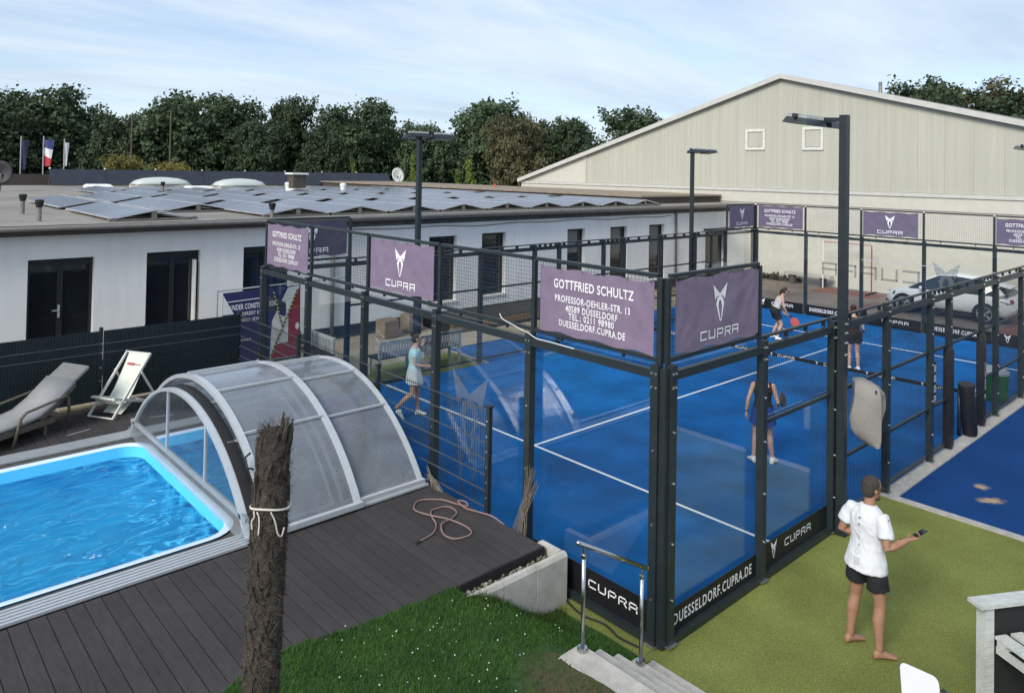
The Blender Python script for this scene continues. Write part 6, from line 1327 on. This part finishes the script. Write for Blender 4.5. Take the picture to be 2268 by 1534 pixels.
    for S_ in 'LR':
        h_, kn, a = J[S_ + 'h'], J[S_ + 'k'], J[S_ + 'a']; kf = J[S_ + 't'] - Vector((a.x, a.y, J[S_ + 't'].z)); back = -kf.normalized() * 0.018 * k
        g.tube([h_ + Vector((0, 0, 0.06)), h_, h_.lerp(kn, 0.5), kn, kn.lerp(a, 0.12) + back * 0.3, kn.lerp(a, 0.33) + back, kn.lerp(a, 0.75) + back * 0.4, a], [x_ * k for x_ in lr], 16)
        fd = J[S_ + 't'] - a
        if bare or True:
            gf = G(); foot(gf, (0, 0, 0), fd, k, bare); tilt = J.get(S_ + 'tilt', 0.0); dz = a.z - 0.085 * k
            ax_ = Vector((fd.x, fd.y, 0)).normalized(); latf = Vector((ax_.y, -ax_.x, 0)); rot = Matrix.Rotation(-tilt if isinstance(tilt, float) else 0, 3, latf); piv = ax_ * 0.13 * k
            g.add([(rot @ (Vector(v) - piv)) + piv + Vector((a.x, a.y, (dz if abs(tilt) < 1e-6 else 0) * 0 + (0 if abs(tilt) > 1e-6 else dz))) for v in gf.v], gf.f)
    body = remesh(g, 'body', sk, t, voxel)
    # hair
    if hair:
        gh_ = G(); gh_.rings(eb(hd + u_ * 0.036 * k - f * 0.018 * k, 0.077 * k, 0.088 * k, 0.091 * k, 18, 12)); gh_.rings(eb(hd - u_ * 0.012 * k - f * 0.040 * k, 0.074 * k, 0.064 * k, 0.085 * k, 16, 9))
        if hairstyle == 'ponytail': b = hd - f * 0.095 * k + u_ * 0.05 * k; gh_.tube([b + f * 0.02, b, b - f * 0.045 * k - u_ * 0.04 * k, b - f * 0.05 * k - u_ * 0.13 * k, b - f * 0.03 * k - u_ * 0.20 * k], [0.02, 0.026, 0.032, 0.028, 0.010], 10)
        if hairstyle == 'bun': gh_.rings(eb(hd - f * 0.105 * k + u_ * 0.07 * k, 0.045 * k, 0.042 * k, 0.045 * k))
        folds(remesh(gh_, 'hair', hair, t, 0.006, 2), 0.0035, (60, 60, 38), 1.7)
    if eyes:
        for s_ in (-1, 1): ge_ = G(); ge_.ball(hd + f * 0.086 * k + r_ * s_ * 0.031 * k + u_ * 0.012 * k, 0.011 * k, 8, 6); ge_.build('eye', M_rubber, t, True)
    # clothing
    wear = wear or {}
    if 'top' in wear:
        m, t0, t1, slv = wear['top'][:4]; gr = wear['top'][4] if len(wear['top']) > 4 else 0.012; gs = G(); tee = slv > 0.5
        gs.rings([ell(tors(tt), lat_u * a_ * k, fu * b_ * k, 24) for tt, a_, b_ in ((-0.19, 0.205, 0.172), (-0.17, 0.206, 0.170), (0.0, 0.196, 0.156), (0.2, 0.168, 0.130), (0.36, 0.162, 0.120), (0.52, 0.168, 0.125), (0.68, 0.180, 0.130), (0.78, 0.192, 0.126), (0.87, 0.172, 0.108), (0.94, 0.125, 0.088), (1.0, 0.078, 0.072), (1.02, 0.070, 0.066))] if tee else torso_rings(gr, t0, t1))
        if slv > 0:
            for S_ in 'LR':
                s, e = J[S_ + 's'], J[S_ + 'e']; o_ = (lat_u if S_ == 'R' else -lat_u); gs.tube([s - o_ * 0.10 * k, s - o_ * 0.02, s.lerp(e, slv * 0.5), s.lerp(e, slv)], [ar[0] * k * 0.8, ar[0] * k + gr * 0.4 + 0.007, ar[1] * k + gr * 0.4 + 0.008, ar[2] * k + gr + 0.004], 16)
        elif slv < 0:
            for S_ in 'LR':
                s = J[S_ + 's']; o_ = (lat_u if S_ == 'R' else -lat_u); q = s - o_ * 0.055 * k; gs.tube([q - up * 0.10 + fu * 0.06, q + up * 0.035, q - up * 0.10 - fu * 0.06], 0.026 * k, 8)
        folds(remesh(gs, wear['top'][5] if len(wear['top']) > 5 else 'top', m, t, 0.008, 4), 0.0065 if tee else 0.004)
    if 'shorts' in wear:
        m, frac, gr = wear['shorts']; gs = G(); gs.rings(torso_rings(gr, -0.11, 0.03 if wear.get('top', [0]*4)[3] > 0.5 else 0.17)); gs.rings([ell(tors(tt), lat_l * a_ * k, fl * b_ * k, 20) for tt, a_, b_ in ((-0.26, 0.10, 0.10), (-0.20, 0.155, 0.12), (-0.08, 0.168, 0.128), (0.0, 0.162, 0.12))])
        for S_ in 'LR':
            h_, kn = J[S_ + 'h'], J[S_ + 'k']; hz0 = 0.62 if wear.get('top', [0] * 4)[3] > 0.5 else 1.0; gs.tube([h_ + Vector((0, 0, 0.07 if hz0 > 0.9 else 0.0)), h_ - Vector((0, 0, 0.0 if hz0 > 0.9 else 0.05)), h_.lerp(kn, frac * 0.5), h_.lerp(kn, frac)], [(lr[0] * k + gr) * hz0, (lr[1] * k + gr + 0.004) * (hz0 * 0.3 + 0.7), lr[2] * k + gr + 0.014, lr[2] * k + gr + 0.018], 18)
        folds(remesh(gs, 'shorts', m, t, 0.009, 4), 0.007, (10, 10, 5), 3.0)
    if 'skirt' in wear:
        m, ln, fl_ = wear['skirt']; gs = G(); c = tors(0.12); q = []
        for i in range(8):
            tt = i / 7; cc = c.lerp((J['Lk'] + J['Rk']) / 2 + Vector((0, 0, 0.0)), tt * ln); w1 = 0.150 * k + fl_ * tt; ply = 0.012 * tt
            q.append([cc + lat_l * (w1 + 0.02 + ply * math.sin(7 * a)) * math.cos(a) + fl * (0.112 * k + fl_ * tt * 1.1 + 0.02 + ply * math.sin(7 * a)) * math.sin(a) for a in [2 * math.pi * j / 42 for j in range(42)]])
        gs.rings(q, cap=False); gs.rings([[Vector(p) * 1.0 for p in r__] for r__ in [[cc_ + (Vector(p_) - cc_) * 0.985 for p_, cc_ in zip(r__, [sum((Vector(z_) for z_ in r__), Vector()) / len(r__)] * len(r__))] for r__ in q]], cap=False); gs.build('skirt', m, t, True)
    if 'shoes' in wear:
        for S_ in 'LR':
            a = J[S_ + 'a']; fd = J[S_ + 't'] - a; gs = G(); foot(gs, (0, 0, 0), fd, k * 1.04, False, 0.008); gs.tube([(0, 0, 0.05), (0, 0, 0.115 * k)], [0.05 * k, 0.044 * k], 12); ax_ = Vector((fd.x, fd.y, 0)).normalized(); latf = Vector((ax_.y, -ax_.x, 0)); tilt = J.get(S_ + 'tilt', 0.0); rot = Matrix.Rotation(-tilt if isinstance(tilt, float) else 0, 3, latf); piv = ax_ * 0.13 * k; dz = a.z - 0.085 * k
            gs.v = [tuple((rot @ (Vector(v) - piv)) + piv + Vector((a.x, a.y, 0 if abs(tilt) > 1e-6 else dz))) for v in gs.v]; remesh(gs, 'shoe', wear['shoes'], t, 0.009, 3)
    return t, dict(f=f, r=r_, u=u_, hd=hd, k=k, fu=fu, lat=lat_u, up=up, tors=tors)
def racket(label, grip, d, nrm, m, cat='racket'):
    """handle starts at grip, blade along d, face normal nrm"""
    grip = Vector(grip); d = Vector(d).normalized(); n_ = Vector(nrm); n_ = (n_ - d * n_.dot(d)).normalized(); l_ = d.cross(n_); t = thing('padel_racket', label, cat, grip)
    G().tube([grip - d * 0.06, grip + d * 0.12], 0.016, 8).build('handle', M_rubber, t, True); c = grip + d * 0.29; g = G()
    o_ = [c + d * 0.145 * math.cos(a) * (1.08 if math.cos(a) > 0 else 0.98) + l_ * 0.125 * math.sin(a) for a in [2 * math.pi * k / 28 for k in range(28)]]
    g.rings([[p - n_ * 0.017 for p in o_], [p + n_ * 0.017 for p in o_]]); g.build('blade', m, t)
    for s_ in (-1, 1): G().bar(grip + d * 0.11, c - d * 0.10 + l_ * s_ * 0.07, 0.018, 0.03, n_).build('throat', m, t)
    return t
SK = skin_mat('skin_light', (0.46, 0.28, 0.205)); SKT = skin_mat('skin_tan', (0.30, 0.165, 0.105)); H_br = mat('hair_brown', (0.035, 0.022, 0.015), 0.6, 0.4, 40, bump=0.6, bscale=90); H_dk = mat('hair_dark', (0.014, 0.010, 0.009), 0.6, 0.4, 40); H_gr = mat('hair_greybrown', (0.050, 0.042, 0.036), 0.7, 0.5, 60, bump=0.8, bscale=120)
C_white = mat('white_tshirt', (0.60, 0.62, 0.66), 0.9, 0.03, 5, bump=0.35, bscale=9); C_black = mat('black_cloth', (0.012, 0.014, 0.017), 0.85, 0.2, 6, bump=0.3, bscale=12); C_grey = mat('grey_top', (0.42, 0.42, 0.42), 0.9, 0.05, 8); C_lb = mat('pale_blue_top', (0.38, 0.62, 0.68), 0.9, 0.05, 8); C_skirt = mat('pale_skirt', (0.50, 0.53, 0.56), 0.9, 0.05, 8); C_blue = mat('blue_skirt', (0.018, 0.045, 0.22), 0.85, 0.1, 6); C_shoe = mat('white_shoe', (0.70, 0.71, 0.68), 0.6, 0.1, 20); C_mar = mat('dark_maroon_top', (0.030, 0.014, 0.018), 0.85, 0.2, 6)
# --- man with phone: local frame, x right, y forward
JM = dict(pelvis=(0, 0, 0.98), neck=(0.0, 0.035, 1.53), head=(0.01, 0.075, 1.715), Ls=(-0.190, 0.01, 1.448), Rs=(0.190, 0.02, 1.448), Le=(-0.265, -0.055, 1.19), Re=(0.270, -0.045, 1.19), Lw=(-0.10, 0.15, 1.14), Rw=(0.345, 0.195, 1.275), Rhd=(0.10, 0.30, 0.06),
          Lh=(-0.10, 0, 0.96), Rh=(0.10, 0, 0.96), Lk=(-0.135, 0.02, 0.52), Rk=(0.15, 0.03, 0.52), La=(-0.15, -0.05, 0.09), Ra=(0.185, -0.03, 0.09), Lt=(-0.12, 0.1, 0.09), Rt=(0.26, 0.13, 0.09))
man, inf = human('person', 'barefoot person in white t-shirt and black shorts standing on the turf holding a phone', (1.66, -1.50, -0.010), R(-104), JM, SKT, 1.84, H_gr, 'short', (0.35, 0.93, -0.12), 0.0075, False, (0.9, 0.75), (1, 0.2, 0.3), (-0.15, 0.1, 1), True, None,
                 {'top': (C_white, 0.0, 1.01, 0.62, 0.018, 't_shirt'), 'shorts': (C_black, 0.60, 0.006)})
Mm = Matrix.Translation(man.location) @ Matrix.Rotation(R(-104), 4, 'Z')
wl = lambda p: Mm @ Vector(p)
# printed marks down the back of the shirt
tf = inf['tors']; Mk = mat('shirt_print', (0.20, 0.20, 0.21), 0.9)
shirt = [c for c in man.children if c.name.startswith('t_shirt')][0]
dgm = [v.co.copy() for v in shirt.data.vertices]
def back_y(x, z):
    b = [v.y for v in dgm if abs(v.x - x) < 0.014 and abs(v.z - z) < 0.014]; return (min(b) if b else -0.12) - 0.004
def mark(pts): 
    g = G(); g.poly([(x, back_y(x, z), z) for x, z in pts][::-1]); g.build('shirt_print', Mk, man)
sx0 = 0.0
for k in range(6): a = R(60 * k); mark([(sx0 + 0.004 * math.cos(a + 1.57), 1.43 + 0.004 * math.sin(a + 1.57)), (sx0 + 0.026 * math.cos(a), 1.43 + 0.026 * math.sin(a)), (sx0 - 0.004 * math.cos(a + 1.57), 1.43 - 0.004 * math.sin(a + 1.57))])
for (x, z, r_) in ((0.0, 1.36, 0.013), (-0.01, 1.29, 0.006), (0.012, 1.28, 0.006), (-0.012, 1.25, 0.007), (0.010, 1.24, 0.006), (-0.006, 1.21, 0.006), (0.008, 1.15, 0.009), (0.0, 1.13, 0.006)): mark([(x - r_, z), (x, z - r_ * 1.3), (x + r_, z), (x, z + r_ * 1.3)])
for k in range(14): a = 2 * math.pi * k / 14; b = 2 * math.pi * (k + 0.6) / 14; mark([(0.024 * math.cos(a), 1.075 + 0.024 * math.sin(a)), (0.024 * math.cos(b), 1.075 + 0.024 * math.sin(b)), (0.020 * math.cos(b), 1.075 + 0.020 * math.sin(b)), (0.020 * math.cos(a), 1.075 + 0.020 * math.sin(a))])
for k in range(5): mark([(-0.035 + 0.006 * k, 1.02 - 0.016 * k), (0.04, 1.02 - 0.016 * k), (0.04, 1.016 - 0.016 * k), (-0.035 + 0.006 * k, 1.016 - 0.016 * k)])
f_, r__, u__, hd_ = inf['f'], inf['r'], inf['u'], inf['hd']
g = G()
for s_ in (-1, 1): g.tube([hd_ + f_ * 0.10 + r__ * s_ * 0.055 + u__ * 0.022, hd_ + f_ * 0.06 + r__ * s_ * 0.085 + u__ * 0.024, hd_ - f_ * 0.02 + r__ * s_ * 0.089 + u__ * 0.020], 0.004, 6)
for s_ in (-1, 1): g.ball(hd_ + f_ * 0.104 + r__ * s_ * 0.034 + u__ * 0.012, (0.028, 0.016, 0.022), 10, 6)
g.build('sunglasses', M_rubber, man)
gb = G(); gb.rings([ell(inf['hd'] - u__ * 0.085 + f_ * (0.030), r__ * 0.062, f_ * 0.066, 14), ell(inf['hd'] - u__ * 0.115 + f_ * 0.05, r__ * 0.045, f_ * 0.045, 14), ell(inf['hd'] - u__ * 0.128 + f_ * 0.055, r__ * 0.02, f_ * 0.02, 14)]); gb.build('beard', H_gr, man, True)
G().tube([(0.315 + 0.024 * math.cos(a), 0.135 + 0.012 * math.cos(a) * 0, 1.255 + 0.030 * math.sin(a)) for a in [2 * math.pi * k / 16 for k in range(16)]], 0.006, 6, closed=True).build('wrist_band', M_rubber, man)
G().box(0.150, 0.172, -0.085, -0.083, 0.80, 0.815).build('shorts_tag', M_letter, man)
# phone lies in the raised right hand
pw = wl((0.385, 0.345, 1.335)); ph = thing('mobile_phone', 'dark mobile phone held in the hand of the barefoot person', 'phone', pw, None, R(-72) + R(-15), True); ph.rotation_euler = (R(18), R(-8), R(-117))
o = G().box(-0.037, 0.037, -0.075, 0.075, -0.004, 0.004).build('case', M_rubber, ph); bv = o.modifiers.new('b', 'BEVEL'); bv.width = 0.006; bv.segments = 2; G().box(-0.033, 0.033, -0.069, 0.069, 0.0042, 0.005).build('screen', M_wglass, ph)

def stand(H, **kw):
    k = H / 1.72
    J = dict(pelvis=(0, 0, 0.95), neck=(0, 0.02, 1.43), head=(0, 0.05, 1.60), Ls=(-0.165, 0.0, 1.375), Rs=(0.165, 0.0, 1.375), Le=(-0.21, -0.03, 1.11), Re=(0.21, -0.03, 1.11), Lw=(-0.22, 0.07, 0.88), Rw=(0.22, 0.07, 0.88), Lh=(-0.085, 0, 0.92), Rh=(0.085, 0, 0.92), Lk=(-0.10, 0.03, 0.49), Rk=(0.10, 0.03, 0.49), La=(-0.11, -0.02, 0.085), Ra=(0.11, -0.02, 0.085), Lt=(-0.12, 0.1, 0.085), Rt=(0.12, 0.1, 0.085))
    J.update(kw); return {a: (tuple(c * k for c in b) if isinstance(b, tuple) else b) for a, b in J.items()}
GP = 'padel players on the blue court'
# player in grey top, leaning forward, far half
R1 = R(-132)
p1, i1 = human('person', 'player in grey top, black shorts and sunglasses leaning forward on the far half', (15.3, 6.63, 0.005), R1, stand(1.70, pelvis=(0, -0.06, 0.90), neck=(0, 0.16, 1.35), head=(0, 0.26, 1.50), Ls=(-0.165, 0.12, 1.30), Rs=(0.165, 0.12, 1.30), Le=(-0.22, 0.14, 1.03), Re=(0.22, 0.14, 1.03), Lw=(-0.14, 0.26, 0.84), Rw=(0.16, 0.28, 0.82), Lh=(-0.09, -0.06, 0.88), Rh=(0.09, -0.06, 0.88), Lk=(-0.13, 0.10, 0.48), Rk=(0.13, 0.10, 0.47), La=(-0.16, -0.08, 0.085), Ra=(0.17, -0.04, 0.085), Lt=(-0.18, 0.04, 0.085), Rt=(0.19, 0.08, 0.085)), SK, 1.70, H_br, 'ponytail', (0, 0.98, -0.15), 0.010, True, (0.9, 1.2), (0.6, 0.2, 0), (-0.6, 0.2, 0), False, GP, {'top': (C_grey, 0.0, 0.90, -1, 0.008, 'tank_top'), 'shorts': (C_black, 0.55, 0.02), 'shoes': C_shoe})
M1 = Matrix.Translation(p1.location) @ Matrix.Rotation(R1, 4, 'Z')
g = G(); [g.ball(i1['hd'] + i1['f'] * 0.095 + i1['r'] * s_ * 0.034 + i1['u'] * 0.012, (0.03, 0.025, 0.022), 8, 6) for s_ in (-1, 1)]; g.build('sunglasses', M_rubber, p1)
racket('coral red padel racket held low by the player in grey top', M1 @ Vector((0.15, 0.34, 0.78)), M1.to_3x3() @ Vector((-0.05, 0.55, -0.75)), M1.to_3x3() @ Vector((1, 0.1, 0)), mat('coral', (0.55, 0.10, 0.09), 0.5))
# player seen from behind, far half
R2 = R(-48)
p2_, i2 = human('person', 'player in dark top and black shorts seen from behind beside the lamp mast', (13.37, 3.48, 0.005), R2, stand(1.72, Lk=(-0.10, 0.05, 0.49), Rw=(0.30, 0.16, 0.98), Re=(0.24, -0.02, 1.10)), SK, 1.72, mat('hair_red', (0.045, 0.014, 0.010), 0.6, 0.3, 40), 'bun', (0.2, 0.98, -0.05), 0.010, True, (0.7, 1.2), (0.6, 0.2, 0), (-0.6, 0.2, 0), False, GP, {'top': (C_mar, 0.0, 0.93, -1, 0.008, 'tank_top'), 'shorts': (C_black, 0.40, 0.03), 'shoes': C_shoe})
M2 = Matrix.Translation(p2_.location) @ Matrix.Rotation(R2, 4, 'Z')
racket('dark padel racket of the player beside the lamp mast', M2 @ Vector((0.315, 0.24, 0.95)), M2.to_3x3() @ Vector((0.3, 0.9, 0.3)), M2.to_3x3() @ Vector((1, -0.2, 0.2)), M_rubber)
# near half player behind the post
R3 = R(-60)
p3, i3 = human('person', 'player in black top and blue skirt half hidden by the near side post', (5.60, 1.84, 0.005), R3, stand(1.72, Lw=(-0.28, -0.02, 0.87), Le=(-0.25, -0.07, 1.11), Rw=(0.27, 0.24, 0.98), Re=(0.25, 0.0, 1.08), Lk=(-0.12, 0.06, 0.49), Rk=(0.12, 0.08, 0.49), La=(-0.15, -0.02, 0.085), Ra=(0.17, 0.02, 0.085), Lt=(-0.2, 0.1, 0.085), Rt=(0.22, 0.14, 0.085)), SK, 1.72, H_dk, 'ponytail', (0.1, 0.99, -0.1), 0.009, True, (0.5, 1.2), (0.8, 0.2, 0), (-0.6, 0.2, 0), False, GP, {'top': (C_black, 0.0, 0.90, -1, 0.008, 'tank_top'), 'skirt': (C_blue, 0.62, 0.06), 'shoes': C_shoe})
M3 = Matrix.Translation(p3.location) @ Matrix.Rotation(R3, 4, 'Z')
G().tube([(-0.275 + 0.028 * math.cos(a), -0.03, 0.92 + 0.006 * math.sin(a)) if False else (-0.275 + 0.027 * math.cos(a), -0.028 + 0.027 * math.sin(a), 0.905) for a in [2 * math.pi * k / 12 for k in range(12)]], 0.007, 6, closed=True).build('watch', M_rubber, p3)
racket('dark padel racket of the player behind the near side post', M3 @ Vector((0.28, 0.32, 0.95)), M3.to_3x3() @ Vector((0.25, 0.9, 0.1)), M3.to_3x3() @ Vector((1, -0.2, 0.3)), mat('racket_grey', (0.06, 0.06, 0.065), 0.5))
# walking player at the back wall
R4 = R(-125)
p4, i4 = human('person', 'walking player in pale blue top and pale skirt behind the near end glass', (2.20, 7.72, 0.005), R4, stand(1.72, Lk=(-0.09, 0.08, 0.49), Rk=(0.09, -0.02, 0.50), La=(-0.10, 0.10, 0.085), Ra=(0.10, -0.36, 0.20), Lt=(-0.10, 0.24, 0.085), Rt=(0.10, -0.22, 0.085), Rtilt=0.75, Lw=(-0.12, 0.26, 1.02), Le=(-0.21, 0.02, 1.10), Rw=(0.14, 0.28, 1.06), Re=(0.22, 0.02, 1.11)), SK, 1.72, H_dk, 'bun', (0, 0.99, -0.1), 0.009, True, (1.0, 1.2), (0.7, 0.3, 0.2), (-0.7, 0.3, 0.2), False, GP, {'top': (C_lb, 0.0, 0.98, 0.42, 0.010, 'sport_top'), 'skirt': (C_skirt, 0.60, 0.05), 'shoes': C_shoe})
M4 = Matrix.Translation(p4.location) @ Matrix.Rotation(R4, 4, 'Z')
racket('dark patterned padel racket held up by the walking player', M4 @ Vector((0.10, 0.33, 1.12)), M4.to_3x3() @ Vector((-0.1, -0.12, 0.98)), M4.to_3x3() @ Vector((1, 0.3, 0)), mat('racket_pattern', (0.035, 0.032, 0.045), 0.5, 0.9, 14, col2=(0.16, 0.15, 0.18)))
